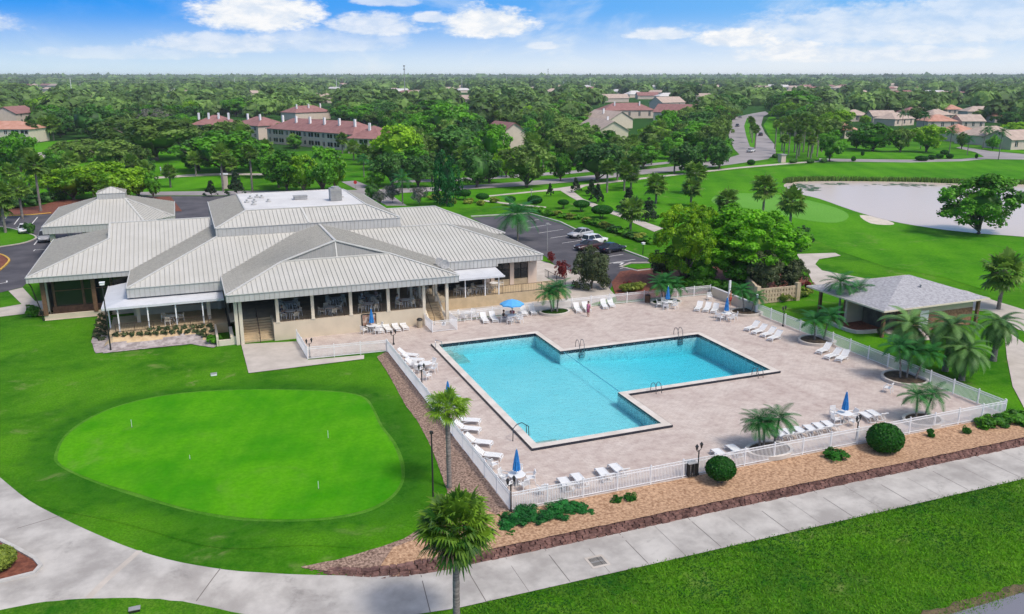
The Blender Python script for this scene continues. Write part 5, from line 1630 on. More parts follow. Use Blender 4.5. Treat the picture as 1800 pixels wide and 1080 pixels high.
for (x, y, t, w) in [(1362, 262, 213, 14), (1374, 266, 218, 15), (1386, 272, 220, 15), (1396, 268, 214, 15), (1404, 275, 222, 16), (1412, 268, 210, 15), (1420, 277, 226, 16), (1428, 270, 214, 15), (1436, 276, 222, 16), (1444, 268, 216, 14), (1452, 274, 226, 15),
                     (1383, 252, 205, 15), (1396, 250, 200, 16), (1410, 252, 200, 16), (1424, 255, 202, 16), (1436, 252, 206, 14), (1377, 278, 237, 17), (1400, 279, 238, 16), (1425, 279, 240, 17), (1372, 246, 208, 13), (1320, 243, 208, 12), (1322, 252, 218, 12), (1327, 262, 222, 13), (1318, 235, 205, 11)]: sabal(x, y, t, w)
for (x, y, t, w) in [(910, 424, 354, 84), (1668, 272, 222, 26), (1700, 273, 238, 24), (1755, 281, 224, 28), (1728, 262, 222, 22), (1736, 256, 222, 20), (1618, 262, 195, 24), (1585, 225, 193, 22), (640, 312, 270, 30), (708, 360, 302, 44), (925, 270, 224, 24), (660, 322, 282, 30)]: fpalm(x, y, t, w)
sabal(1755, 544, 448, 66, 'dark fan palm standing right of the grey roofed hut')
for i, (x, y, t, w, lb) in enumerate([(1592, 640, 545, 84, 'grey green bushy feather palm nearest the front corner of the hut'), (1661, 652, 545, 84, 'grey green feather palm in the middle of the four on the hut lawn'),
                      (1746, 634, 545, 72, 'grey green feather palm at the right end, next to the side walk'), (1690, 668, 592, 76, 'low grey green feather palm closest to the pool fence')]):
    fpalm(x, y, t, w, lb, 'pindo')
# ------- random trees filling the neighbourhood, kept off roads, lawns and houses
NOGO = [[(1262, 292), (1268, 240), (1276, 200), (1300, 186), (1365, 190), (1380, 215), (1392, 250), (1800, 250), (1950, 262), (1950, 520), (990, 520), (840, 345), (560, 350), (-80, 350), (-80, 258), (60, 250), (170, 243), (330, 262), (450, 290), (690, 300), (830, 300), (880, 285), (960, 284), (1100, 284), (1190, 268)],
        [(455, 300), (455, 213), (620, 213), (690, 235), (690, 300), (650, 306)], [(335, 258), (340, 208), (460, 208), (462, 256)], [(-60, 270), (-60, 210), (70, 210), (70, 265)],
        [(830, 285), (835, 222), (925, 222), (925, 285)], [(1015, 250), (1018, 195), (1225, 195), (1225, 218), (1130, 262), (1060, 262)], [(1470, 262), (1470, 200), (1600, 200), (1640, 208), (1800, 220), (1900, 230), (1900, 262)],
        [(745, 275), (745, 255), (805, 255), (805, 275)], [(1650, 215), (1650, 192), (1780, 195), (1800, 215)], [(515, 225), (520, 208), (600, 208), (600, 225)], [(20, 225), (20, 205), (80, 205), (80, 225)]]
occ = [(o_[2].x, o_[2].y) for o_ in PENDING]
def scatter(n, dmin, dmax, sp):
    k = 0; tries = 0
    while k < n and tries < 60000:
        tries += 1
        d = math.sqrt(random.uniform(dmin ** 2, dmax ** 2)); a = R(random.uniform(-11.5, 54.5))
        x, y = d * math.sin(a), d * math.cos(a)
        px, py = proj((x, y, 0))
        if any(inside((px, py), q) for q in NOGO): continue
        if any((x - u) ** 2 + (y - v) ** 2 < sp * sp for u, v in occ): continue
        occ.append((x, y)); k += 1
        kind = random.choices(['oak', 'green', 'lime', 'dark', 'sabal'], [.30, .27, .13, .16, .14])[0]
        if kind == 'sabal':
            sabal(0, 0, 0, 0, base=Vector((x, y, 0)), h=random.uniform(6, 10), w=random.uniform(4.5, 6)); continue
        tree_at(kind, Vector((x, y, 0)), random.uniform(7.0, 12.5), random.uniform(10, 17))
scatter(215, 225, 540, 10.5)

# ================================================================== FURNITURE AND SMALL THINGS
ORD = ['', 'first', 'second', 'third', 'fourth', 'fifth', 'sixth', 'seventh', 'eighth', 'ninth', 'tenth', 'eleventh', 'twelfth', 'thirteenth', 'fourteenth', 'fifteenth',
       'sixteenth', 'seventeenth', 'eighteenth', 'nineteenth', 'twentieth']
def ordw(i): return ORD[i] if i <= 20 else ('twenty ' + ORD[i - 20] if i < 30 else ('thirtieth' if i == 30 else 'thirty ' + ORD[i - 30] if i < 40 else 'fortieth' if i == 40 else 'forty ' + ORD[i - 40]))
def rowlabel(objs, base, cat, group, frm='from the left'):
    """label every member of a row by its place in the row, counted in the photograph"""
    objs = sorted(objs, key=lambda o: proj(o.matrix_world.translation if False else o.location)[0])
    for i, o in enumerate(objs):
        tag(o, base if len(objs) == 1 else '%s, %s %s' % (base, ordw(i + 1), frm), cat, group)
def aim(a, b): return math.atan2(b.y - a.y, b.x - a.x)
# ---- lounger: +x points from the feet to the head
def make_lounger():
    o = empty('sun_lounger')
    mb = MB()
    for i in range(9): mb.box(-.95 + i * .135, -.27, .30, -.835 + i * .135, .27, .33)
    mb.build('seat', MT['resin'], o)
    mb = MB(); a = R(36)
    for i in range(6):
        s0, s1 = .02 + i * .125, .12 + i * .125
        mb.face([(.28 + s0 * math.cos(a), -.27, .33 + s0 * math.sin(a)), (.28 + s1 * math.cos(a), -.27, .33 + s1 * math.sin(a)), (.28 + s1 * math.cos(a), .27, .33 + s1 * math.sin(a)), (.28 + s0 * math.cos(a), .27, .33 + s0 * math.sin(a))])
    top = Vector((.28 + .76 * math.cos(a), 0, .33 + .76 * math.sin(a)))
    for s in (-.28, .28): mb.beam((.28, s, .32), (top.x, s, top.z), .05, .05)
    mb.beam((top.x, -.3, top.z), (top.x, .3, top.z), .06, .05)
    mb.build('backrest', MT['resin'], o)
    for s in (-.3, .3):
        mb = MB()
        mb.tube([(-1.0, s, .10), (-1.0, s, .28), (-.9, s, .33), (.3, s, .33), (.55, s, .30), (.62, s, .18), (.55, s, .05), (.35, s, .04), (.1, s, .22), (-.3, s, .30)], .028, 6)
        mb.build('side_frame', MT['resin'], o)
    mb = MB()
    mb.beam((-1.0, -.3, .2), (-1.0, .3, .2), .05, .06); mb.beam((.55, -.3, .06), (.55, .3, .06), .05, .05)
    mb.build('stretcher', MT['resin'], o)
    for x, s in ((-.93, -.3), (-.93, .3)):
        mb = MB(); mb.tube([(x, s, .31), (x - .04, s, 0)], .027, 6); mb.build('leg', MT['resin'], o)
    return o
LNG = [None]
def loungers(lst, base, group):
    """each entry: image points of the head end and of the foot end"""
    objs = []
    for (hx, hy, fx, fy) in lst:
        h, f = P(hx, hy, .3), P(fx, fy, .3)
        c = (h + f) / 2; c.z = 0
        rz = aim(f, h)
        if LNG[0] is None:
            LNG[0] = o = make_lounger(); o.location = c; o.rotation_euler = (0, 0, rz)
        else: o = dup(LNG[0], c, rz)
        objs.append(o)
    rowlabel(objs, base, 'sun lounger', group)
loungers([(672, 567, 690, 586), (688, 566, 704, 584), (702, 564, 718, 582), (660, 568, 674, 588)], 'white sun lounger in the row against the tan clubhouse wall', 'loungers by the clubhouse wall')
loungers([(843, 550, 860, 572), (859, 549, 876, 569)], 'white sun lounger in the pair left of the open umbrella', 'loungers left of the open umbrella')
loungers([(914, 539, 927, 558), (929, 537, 943, 556)], 'white sun lounger in the pair right of the open umbrella', 'loungers right of the open umbrella')
loungers([(1008, 534, 1022, 552), (1023, 534, 1038, 549)], 'white sun lounger in the pair beside the woman in pink', 'loungers beside the woman in pink')
loungers([(1055, 527, 1069, 546), (1067, 525, 1081, 543)], 'white sun lounger in the pair near the back gate', 'loungers near the back gate')
loungers([(1235, 532, 1221, 549), (1250, 533, 1236, 551), (1263, 535, 1250, 553)], 'white sun lounger of three at the far right deck corner', 'three loungers at the far corner')
loungers([(1338, 570, 1307, 580), (1351, 576, 1319, 586), (1367, 581, 1335, 591), (1378, 586, 1347, 598)], 'white sun lounger in the row of four right of the pool', 'four loungers right of the pool')
loungers([(1464, 608, 1433, 621), (1481, 619, 1448, 629), (1495, 619, 1467, 636)], 'white sun lounger in the row of three along the right fence', 'three loungers by the right fence')
loungers([(706, 622, 727, 624), (714, 631, 737, 632), (720, 640, 740, 643)], 'white sun lounger in the stack of three behind the left fence', 'loungers behind the left fence')
loungers([(806, 737, 836, 739), (806, 751, 836, 754), (824, 774, 858, 778), (838, 797, 877, 801)], 'white sun lounger along the left fence near the fan palm', 'loungers near the fan palm')
loungers([(1006, 865, 986, 838), (1033, 857, 1008, 831), (1074, 847, 1052, 822), (1101, 838, 1075, 815)], 'white sun lounger in the row of four by the front fence', 'four loungers by the front fence')
loungers([(1280, 808, 1258, 791), (1306, 800, 1284, 784)], 'white sun lounger in the pair behind the clipped ball shrub', 'loungers behind the ball shrub')
loungers([(1388, 776, 1364, 756), (1404, 772, 1380, 754), (1422, 768, 1398, 751), (1440, 765, 1418, 748), (1456, 761, 1434, 744), (1472, 757, 1450, 741)], 'white sun lounger in the row of six by the front palms', 'six loungers by the front palms')
loungers([(1540, 740, 1516, 726), (1552, 736, 1530, 723)], 'white sun lounger in the pair behind the twin lantern post', 'loungers behind the lantern')
# ---- patio chair (faces +x), table, umbrellas
def make_chair(m, name='patio_chair', back=None):
    o = empty(name)
    mb = MB(); mb.box(-.24, -.24, .40, .25, .24, .44)
    mb.build('seat', MT[back or m], o)
    mb = MB()
    for i in range(5): mb.beam((-.24, -.2 + i * .1, .44), (-.34, -.2 + i * .1, .84), .06, .02)
    mb.beam((-.34, -.25, .85), (-.34, .25, .85), .05, .05)
    mb.build('backrest', MT[back or m], o)
    for s in (-.25, .25):
        mb = MB(); mb.tube([(-.3, s, .64), (.2, s, .64), (.25, s, .60)], .025, 6); mb.build('armrest', MT[m], o)
        for x, tx, zt in ((.24, .27, .62), (-.26, -.34, .64)):
            mb = MB(); mb.tube([(x, s, zt), (tx, s, 0)], .024, 6); mb.build('leg', MT[m], o)
    return o
def make_table(m, r=.55, name='patio_table'):
    o = empty(name)
    mb = MB(); mb.lathe([(.02, .70), (r, .70), (r + .02, .72), (r, .735), (.02, .735)], n=20); mb.build('tabletop', MT[m], o)
    for k in range(4):
        a = PI / 4 + k * PI / 2
        mb = MB(); mb.tube([(.12 * math.cos(a), .12 * math.sin(a), .70), (.3 * math.cos(a), .3 * math.sin(a), .3), (.42 * math.cos(a), .42 * math.sin(a), 0)], .025, 6); mb.build('leg', MT[m], o)
    return o
CH, TB, UM = {}, {}, {}
def place(proto, key, make, loc, rz):
    if key not in proto:
        proto[key] = o = make(); o.location = loc; o.rotation_euler = (0, 0, rz); return o
    return dup(proto[key], loc, rz)
def make_umb(openu):
    o = empty('patio_umbrella')
    mb = MB(); mb.tube([(0, 0, .04), (0, 0, 2.45)], .024, 8); mb.build('pole', MT['white'], o)
    mb = MB(); mb.lathe([(.24, 0), (.24, .05), (.06, .1), (.04, .3)], n=14); mb.build('base', MT['galv'], o)
    mb = MB()
    if openu:
        n = 8; R1 = 1.28
        for k in range(n):
            a, b = 2 * PI * k / n, 2 * PI * (k + 1) / n
            c = (a + b) / 2
            pa, pb, pc = (R1 * math.cos(a), R1 * math.sin(a), 2.0), (R1 * math.cos(b), R1 * math.sin(b), 2.0), (R1 * .9 * math.cos(c), R1 * .9 * math.sin(c), 2.03)
            ma, m2 = (.62 * math.cos(a), .62 * math.sin(a), 2.30), (.62 * math.cos(b), .62 * math.sin(b), 2.30)
            mb.face([pa, pc, m2, ma]); mb.face([pc, pb, m2]); mb.face([ma, m2, (0, 0, 2.48)])
            for u, v in ((pa, pc), (pc, pb)): mb.face([(u[0], u[1], u[2] - .14), (v[0], v[1], v[2] - .14), v, u])
        mb.build('canopy', MT['bluelight'], o)
        mb = MB()
        for k in range(n):
            a = 2 * PI * k / n
            mb.tube([(.03 * math.cos(a), .03 * math.sin(a), 2.42), (1.24 * math.cos(a), 1.24 * math.sin(a), 1.97)], .012, 5)
        mb.build('ribs', MT['galv'], o)
    else:
        n = 16; rows = [(.10, 1.02), (.22, 1.0), (.20, 1.3), (.15, 1.7), (.10, 2.05), (.05, 2.36), (.01, 2.46)]
        for i in range(len(rows) - 1):
            for k in range(n):
                q = []
                for (r_, z_), kk in ((rows[i], k), (rows[i], k + 1), (rows[i + 1], k + 1), (rows[i + 1], k)):
                    f = 1.18 if kk % 2 == 0 else .72
                    a = 2 * PI * kk / n; q.append((r_ * f * math.cos(a), r_ * f * math.sin(a), z_ + (.05 if kk % 2 else 0) * (1 if i == 0 else 0)))
                mb.face(q)
        mb.build('canopy', MT['bluecloth'], o)
        mb = MB(); mb.lathe([(.16, 1.62), (.175, 1.66), (.15, 1.7)], n=12); mb.build('strap', MT['bluecloth'], o)
    mb = MB(); mb.lathe([(.03, 2.45), (.03, 2.5), (.005, 2.54)], n=8); mb.build('finial', MT['white'], o)
    return o
def tableset(px, py, nch, where, umb=None, seed=0, skip=()):
    c = P(px, py, 0)
    t = place(TB, 'w', lambda: make_table('resin'), c, seed * .3); tag(t, 'round white patio table ' + where, 'table', 'white patio tables')
    objs = []
    for k in range(nch):
        if k in skip: continue
        a = seed + 2 * PI * k / nch
        objs.append(place(CH, 'w', lambda: make_chair('resin'), c + Vector((.88 * math.cos(a), .88 * math.sin(a), 0)), a + PI + random.uniform(-.2, .2)))
    rowlabel(objs, 'white resin chair at the table ' + where, 'chair', 'chairs ' + where)
    if umb:
        u = place(UM, umb, lambda: make_umb(umb == 'open'), c, seed)
        tag(u, ('open light blue' if umb == 'open' else 'closed blue') + ' umbrella at the table ' + where, 'umbrella', None if umb == 'open' else 'closed blue umbrellas')
    return c
T1 = tableset(900, 566, 5, 'near the far deck fence', 'open', .4)
tableset(823, 561, 4, 'beside the small gate', None, .7)
tableset(1173, 541, 5, 'before the far planter', 'closed', .2)
tableset(1276, 562, 5, 'at the far right corner', 'closed', .9)
tableset(654, 584, 4, 'by the framed board', 'closed', .3)
tableset(788, 722, 4, 'behind the fan palm', 'closed', .5)
tableset(908, 852, 5, 'at the front left corner', 'closed', 1.1)
tableset(1483, 742, 4, 'by the front palms', 'closed', .1)
tableset(748, 652, 4, 'behind the left fence', None, .6)
for px, py, rz, lb in ((1247, 528, -2.0, 'lone white chair near the far right deck corner'), (752, 668, .3, 'lone white chair behind the left fence below the dark table'), (866, 826, .4, 'lone white chair behind the left fence near the front corner'),
                       (953, 870, 1.6, 'lone white chair turned to the front fence'), (1560, 690, 2.0, 'lone white chair by the planter at the right fence')):
    tag(place(CH, 'w', None, P(px, py, 0), rz), lb, 'chair')
# ---- dining furniture under the roofs
def dining(px, Y, z, nch, where, seed):
    x = onY(px, Y, z + .7)
    c = Vector((x, Y, z))
    t = place(TB, 'd', lambda: make_table('resin', .52, 'dining_table'), c, seed); tag(t, 'cream dining table ' + where, 'table', 'dining tables on the terrace')
    o_ = []
    for k in range(nch):
        a = seed + 2 * PI * k / nch
        o_.append(place(CH, 'd', lambda: make_chair('resin', 'dining_chair', 'cream'), c + Vector((.86 * math.cos(a), .86 * math.sin(a), 0)), a + PI))
    rowlabel(o_, 'cream dining chair at the table ' + where, 'chair', 'dining chairs ' + where)
    return c
D = [dining(510, 83.2, FZ, 4, 'in the first bay, in front', .4), dining(508, 86.6, FZ, 4, 'in the first bay, behind', .8), dining(580, 83.2, FZ, 4, 'in the second bay, in front', .2), dining(590, 86.5, FZ, 4, 'in the second bay, behind', .7),
     dining(648, 83.1, FZ, 4, 'in the third bay, in front', .5), dining(650, 86.3, FZ, 4, 'in the third bay, behind', .1), dining(712, 83.3, FZ, 4, 'in the fourth bay, in front', .6), dining(735, 87.3, FZ, 3, 'in the fourth bay, behind', .3),
     dining(815, 87.4, EZ, 4, 'left under the awning', .3), dining(845, 87.7, EZ, 4, 'right under the awning', .6), dining(868, 88.6, EZ, 3, 'under the awning by the pier', .2), dining(301, 88.2, PZ, 3, 'on the left porch', .2)]
# ---- people
def person(base, rz, label, skin=(0.45, .26, .18), top=(.6, .1, .3), bottom=(.1, .1, .14), hair=(.05, .03, .02), seat=False, h=1.7, walk=0.0, arms='down', bare=False):
    s = h / 1.7
    o = empty('person', base, rz); tag(o, label, 'person')
    V, E, Rr = [], [], []
    def v(p, r, par=None):
        V.append((p[0] * s, p[1] * s, p[2] * s)); Rr.append(r * s)
        if par is not None: E.append((par, len(V) - 1))
        return len(V) - 1
    hz = .50 if seat else .90
    pel = v((0, 0, hz), .135)
    ch1 = v((-.01, 0, hz + .20), .120, pel); ch2 = v((.0, 0, hz + .38), .135, ch1); nk0 = v((.0, 0, hz + .50), .075, ch2); nk = v((.015, 0, hz + .58), .055, nk0)
    jw = v((.03, 0, hz + .64), .075, nk); hd = v((.03, 0, hz + .73), .095, jw); v((.02, 0, hz + .79), .07, hd)
    v((.125, 0, hz + .685), .018, jw)     # nose ridge
    hands = []
    for sg in (-1, 1):
        hp = v((0, sg * .09, hz - .05), .095, pel)
        if seat:
            kn = v((.43, sg * .11, hz + .02), .062, hp); ank = v((.45, sg * .11, .08), .042, kn); v((.60, sg * .12, .03), .035, ank)
        else:
            w = walk * sg
            kn = v((w * .5 + .03, sg * .10, .48), .062, hp); ank = v((w * .9, sg * .10, .08), .040, kn); v((w * .9 + .15, sg * .11, .03), .034, ank)
        sh = v((0, sg * .18, hz + .46), .060, ch2)
        if arms == 'table' or seat: el = v((.08, sg * .24, hz + .2), .043, sh); wr = v((.33, sg * .16, hz + .24), .028, el); d = Vector((1, -sg * .3, -.05))
        elif arms == 'up': el = v((.16, sg * .22, hz + .28), .043, sh); wr = v((.22, sg * .12, hz + .48), .028, el); d = Vector((.2, -sg * .3, 1))
        else: el = v((-.02 - walk * sg * .2, sg * .24, hz + .20), .043, sh); wr = v((.06 - walk * sg * .3, sg * .25, hz - .03), .028, el); d = Vector((.1, 0, -1))
        d.normalize(); wp = Vector(V[wr]) / s
        sd_ = Vector((-d.z, 0, d.x)) if abs(d.z) > .5 else Vector((0, sg, 0))
        pm2 = v(wp + d * .07, .026, wr)
        for k in range(4):
            b0 = wp + d * .10 + sd_ * (-.027 + .018 * k)
            f0 = v(b0, .0095, pm2); f1 = v(b0 + d * (.042 + .008 * (1 - abs(k - 1.3) / 2)), .0088, f0); v(b0 + d * .07 + Vector((.012, 0, 0)), .008, f1)
        t0_ = v(wp + d * .045 + sd_ * -.035, .0105, pm2); v(wp + d * .085 + sd_ * -.055, .009, t0_)
    me = bpy.data.meshes.new('body'); me.from_pydata(V, E, [])
    b = link('body', me, o)
    key = 'skin%.2f' % skin[0]
    if key not in MT: MT[key] = mat('skin', skin, .6)
    b.modifiers.new('skin', 'SKIN'); 
    for i, sv in enumerate(me.skin_vertices[0].data):
        sv.radius = (Rr[i], Rr[i]); sv.use_root = (i == 0)
    ss = b.modifiers.new('sub', 'SUBSURF'); ss.levels = ss.render_levels = 1
    me.materials.append(MT[key])
    def cloth(name, segs, col, n=12):
        mb = MB()
        for pts, rs, sy in segs:
            bb = len(mb.v)
            mb.tube([Vector(p) * s for p in pts], [q * s for q in rs], n)
            if sy != 1:
                for i in range(bb, len(mb.v)):
                    x_, y_, z_ = mb.v[i]; mb.v[i] = (x_, y_ * sy, z_)
        mb.build(name, mat(name + '_cloth', col, .9), o, smooth=True)
    if not bare:
        cloth('shirt', [([(0, 0, hz + .04), (0, 0, hz + .22), (0, 0, hz + .42), (0, 0, hz + .52)], [.135, .125, .145, .075], 1.32)] +
              [([V_ for V_ in ((0, sg * .16, hz + .47), (.0, sg * .23, hz + .30))], [.078, .066], 1) for sg in (-1, 1)], top)
    if seat: cloth('shorts', [([(-.02, 0, hz - .1), (0, 0, hz + .07)], [.15, .14], 1.3)] + [([(0, sg * .10, hz - .03), (.36, sg * .11, hz + .02)], [.10, .078], 1) for sg in (-1, 1)], bottom)
    else: cloth('shorts', [([(0, 0, .80), (0, 0, .97)], [.15, .135], 1.25)] + [([(0, sg * .09, .88), (walk * sg * .4 + .02, sg * .10, .52)], [.105, .085], 1) for sg in (-1, 1)], bottom)
    mb = MB(); mb.lathe([(.085, .66), (.108, .71), (.105, .78), (.075, .835), (.02, .85)], n=12); 
    for i, q in enumerate(mb.v): mb.v[i] = ((q[0] + .005) * s, q[1] * .92 * s, (q[2] + hz) * s)
    mb.build('hair', mat('hair', hair, .7), o, smooth=True)
    for sg in (-1, 1):
        mb = MB(); mb.lathe([(.004, -.012), (.012, 0), (.004, .012)], c=((.118) * s, sg * .034 * s, (hz + .715) * s), n=8); mb.build('eye', MT['black'], o)
    return o
person(P(1034, 557, 0), R(200), 'woman in pink standing beside the loungers at the far deck edge', top=(.62, .22, .34), bottom=(.45, .12, .2))
person(P(1283, 537, 0), R(-60), 'bare chested man in red shorts standing by the cream corner wall', bare=True, bottom=(.5, .05, .04), skin=(.50, .25, .17))
person(T1 + Vector((-.85, .25, 0)), R(-15), 'person in a dark shirt seated left under the open blue umbrella', top=(.04, .04, .05), seat=True)
person(T1 + Vector((.35, .82, 0)), R(-115), 'person in a red shirt seated behind the table under the open umbrella', top=(.3, .04, .05), seat=True)
person(D[5] + Vector((-.8, .2, 0)), R(-10), 'person in a white shirt dining at the left of the third bay', top=(.7, .68, .66), seat=True, hair=(.4, .38, .35))
person(D[5] + Vector((.75, .3, 0)), R(200), 'person in a pale pink shirt dining in the third bay, facing left', top=(.62, .45, .42), seat=True, hair=(.5, .48, .45))
person(D[6] + Vector((-.75, .35, 0)), R(-20), 'person in a light shirt dining in the fourth bay', top=(.66, .66, .7), seat=True)
person(D[0] + Vector((-.8, .3, 0)), R(-20), 'person in a dark shirt dining in the first bay near the stairs', top=(.05, .06, .08), seat=True)
person(G(283, 304), R(30), 'golfer in white and pale blue walking on the far left fairway', top=(.7, .75, .8), bottom=(.45, .6, .75), walk=.25, h=1.8)
person(G(296, 300), R(160), 'golfer in dark clothes on the far left fairway under the oak', top=(.05, .07, .06), bottom=(.1, .1, .1), walk=.15, h=1.8)
# ---- lamps
def lantern(px, py, ytop, label):
    b = G(px, py); h = height_at(b, ytop)
    o = empty('twin_lantern_post', b, .4); tag(o, label, 'lamp post', 'twin lantern posts')
    mb = MB(); mb.lathe([(.11, 0), (.10, .12), (.05, .22), (.045, h - .55), (.035, h - .5)], n=10); mb.build('pole', MT['black'], o)
    mb = MB(); mb.tube([(-.26, 0, h - .42), (-.2, 0, h - .52), (0, 0, h - .56), (.2, 0, h - .52), (.26, 0, h - .42)], .022, 6); mb.build('arm', MT['black'], o)
    for s in (-.26, .26):
        mb = MB(); mb.lathe([(.05, h - .42), (.10, h - .2), (.10, h - .18)], c=(s, 0, 0), n=6); l_ = mb.build('lantern', MT['glass'], o)
        mb = MB(); mb.lathe([(.125, h - .18), (.06, h - .07), (.015, h)], c=(s, 0, 0), n=6); mb.build('lantern_cap', MT['black'], l_)
lantern(545, 630, 595, 'black twin lantern post inside the paved corner by the clubhouse')
lantern(742, 688, 640, 'black twin lantern post behind the left fence beside the dark table')
lantern(1226, 836, 779, 'black twin lantern post behind the front fence left of the ball shrub')
lantern(1505, 774, 730, 'black twin lantern post behind the front fence by the closed umbrella')
lantern(1376, 574, 538, 'black twin lantern post at the far end of the right fence')
lantern(898, 900, 838, 'black twin lantern post in the front left corner of the fence')
lantern(692, 606, 580, 'slim twin lantern post by the loungers at the clubhouse wall')
b = G(762, 896); h = height_at(b, 762)
o = empty('lamp_post', b); tag(o, 'tall thin black lamp post at the right edge of the putting green lawn', 'lamp post')
mb = MB(); mb.tube([(0, 0, 0), (0, 0, h)], [.06, .045], 8); mb.build('pole', MT['black'], o)
mb = MB(); mb.box(-.09, -.09, h - .02, .09, .09, h + .12); mb.build('lamp_head', MT['black'], o)
for (x, y, t, lb, cl) in ((195, 617, 497, 'dark lamp post with a white box lamp in front of the left porch', 'white'), (962, 441, 393, 'grey lamp post beside the car park lane', 'galv'), (1130, 448, 427, 'short pale post light at the car park kerb', 'white'), (934, 345, 333, 'small post light on the lawn beyond the clipped balls', 'galv')):
    b = G(x, y); h = height_at(b, t)
    o = empty('lamp_post', b); tag(o, lb, 'lamp post')
    top_dx = (183 - 195) * mpp(b) if x == 195 else 0
    mb = MB(); mb.tube([(0, 0, 0), (top_dx * .02, 0, h - .2)], [.07, .05], 8); mb.build('pole', MT['black' if cl != 'galv' else 'galv'], o)
    mb = MB(); mb.box(-.2, -.2, h - .22, .2, .2, h); mb.box(-.24, -.24, h, .24, .24, h + .04); mb.build('lamp_head', MT[cl], o)
# ---- bins, board, small boxes, pins
o = empty('waste_bin', P(738, 576, 0)); tag(o, 'dark barrel bin with a black lid against the clubhouse wall', 'bin')
mb = MB(); mb.lathe([(.26, 0), (.29, .3), (.29, .6), (.26, .8)], n=16); mb.build('barrel', MT['floor'], o)
mb = MB(); mb.lathe([(.31, .8), (.31, .88), (.2, 1.0), (.02, 1.05)], n=16); mb.build('lid', MT['black'], o)
o = empty('waste_bin', P(1138, 532, 0)); tag(o, 'brown slatted bin at the far fence near the back gate', 'bin')
mb = MB()
for k in range(14):
    a = 2 * PI * k / 14; mb.beam((.28 * math.cos(a), .28 * math.sin(a), .03), (.28 * math.cos(a), .28 * math.sin(a), .85), .08, .03, up=(math.cos(a), math.sin(a), 0))
mb.build('slats', MT['wood'], o)
mb = MB(); mb.lathe([(.31, .85), (.32, .9), (.15, .97)], n=14); mb.build('lid', MT['black'], o)
o = empty('waste_bin', P(1213, 836, 0)); tag(o, 'dark slatted bin behind the front fence next to the lantern post', 'bin')
mb = MB()
for k in range(5):
    for s in (-.3, .3): mb.box(-.3 + k * .14, s - .015, .05, -.21 + k * .14, s + .015, .95)
    mb.box(-.32, -.28 + k * .13, .05, -.29, -.19 + k * .13, .95); mb.box(.29, -.28 + k * .13, .05, .32, -.19 + k * .13, .95)
mb.build('slats', MT['black'], o)
mb = MB(); mb.box(-.34, -.33, .95, .34, .33, 1.0); mb.build('lid', MT['galv'], o)
bx = onY(649, 81.3, .9)
o = empty('notice_board', (bx, 81.36, .55)); tag(o, 'dark framed brown picture board hung on the tan clubhouse wall', 'board')
mb = MB()
for a in ((-.75, -.07, 0, .75, 0, .09), (-.75, -.07, 1.2, .75, 0, 1.29), (-.75, -.07, .09, -.66, 0, 1.2), (.66, -.07, .09, .75, 0, 1.2)): mb.box(*a)
mb.build('frame', MT['black'], o)
mb = MB(); mb.box(-.66, -.04, .09, .66, 0, 1.2)
mb.build('panel', mat('board_picture', (.22, .07, .03), .6, scale=2.5, col2=(.62, .5, .4), detail=3), o)
for px, py, t, lb in ((577, 771, 757, 'white marker pin on the putting green near its right edge'), (560, 860, 846, 'white marker pin at the near side of the putting green'), (232, 752, 738, 'white marker pin at the far left of the putting green'), (334, 808, 800, 'short white marker pin in the middle of the putting green')):
    b = G(px, py); o = empty('hole_pin', b); tag(o, lb, 'hole pin', 'putting green pins')
    mb = MB(); mb.tube([(0, 0, 0), (0, 0, height_at(b, t))], .014, 6); mb.build('stick', MT['white'], o)
    mb = MB(); mb.lathe([(.06, .036), (.055, .042)], n=12); mb.build('cup', MT['black'], o)
for px, py, lb in ((376, 660, 'small pale valve box on the lawn above the putting green'), (237, 1075, 'small dark green valve box in the near lawn at the lower left')):
    o = empty('valve_box', G(px, py)); tag(o, lb, 'valve box')
    mb = MB(); mb.box(-.25, -.15, 0, .25, .15, .16); mb.build('box', MT['white' if px > 300 else 'black'], o)
    mb = MB(); mb.box(-.27, -.17, .16, .27, .17, .19); mb.build('lid', MT['galv'], o)
# ---- planters with palms
def planter(px, py, rx, ry, label, soil='mulch2', half=None):
    b = P(px, py, 0)
    o = empty('planter', b); tag(o, label, 'planter')
    n = 28; mb = MB(); R0, R1 = (rx, ry), (rx - .22, ry - .22)
    ring = []
    for k in range(n):
        a = 2 * PI * k / n
        c, s = math.cos(a), math.sin(a)
        if half is not None and c * 1.0 > half: c = half
        ring.append((c, s))
    for k in range(n):
        (c0, s0), (c1, s1) = ring[k], ring[(k + 1) % n]
        mb.face([(c0 * R0[0], s0 * R0[1], 0), (c1 * R0[0], s1 * R0[1], 0), (c1 * R0[0], s1 * R0[1], .28), (c0 * R0[0], s0 * R0[1], .28)], 1)
        mb.face([(c0 * R0[0], s0 * R0[1], .28), (c1 * R0[0], s1 * R0[1], .28), (c1 * R1[0], s1 * R1[1], .28), (c0 * R1[0], s0 * R1[1], .28)], 0)
        mb.face([(c0 * R1[0], s0 * R1[1], .28), (c1 * R1[0], s1 * R1[1], .28), (c1 * R1[0], s1 * R1[1], .1), (c0 * R1[0], s0 * R1[1], .1)], 1)
    mb.build('kerb', [MT['coping'], MT['conc2']], o)
    mb = MB(); mb.face([(c * R1[0], s * R1[1], .2) for c, s in ring]); mb.build('soil', MT[soil], o)
    return b
MT['grassy'] = lawn_mat('planter_grass', (0.015, 0.06, 0.006), (0.03, 0.10, 0.01), (.06, .08, .02))
MT['darksoil'] = mat('dark_soil', (.035, .022, .015), .95, scale=3, col2=(.11, .075, .045), bump=.6)
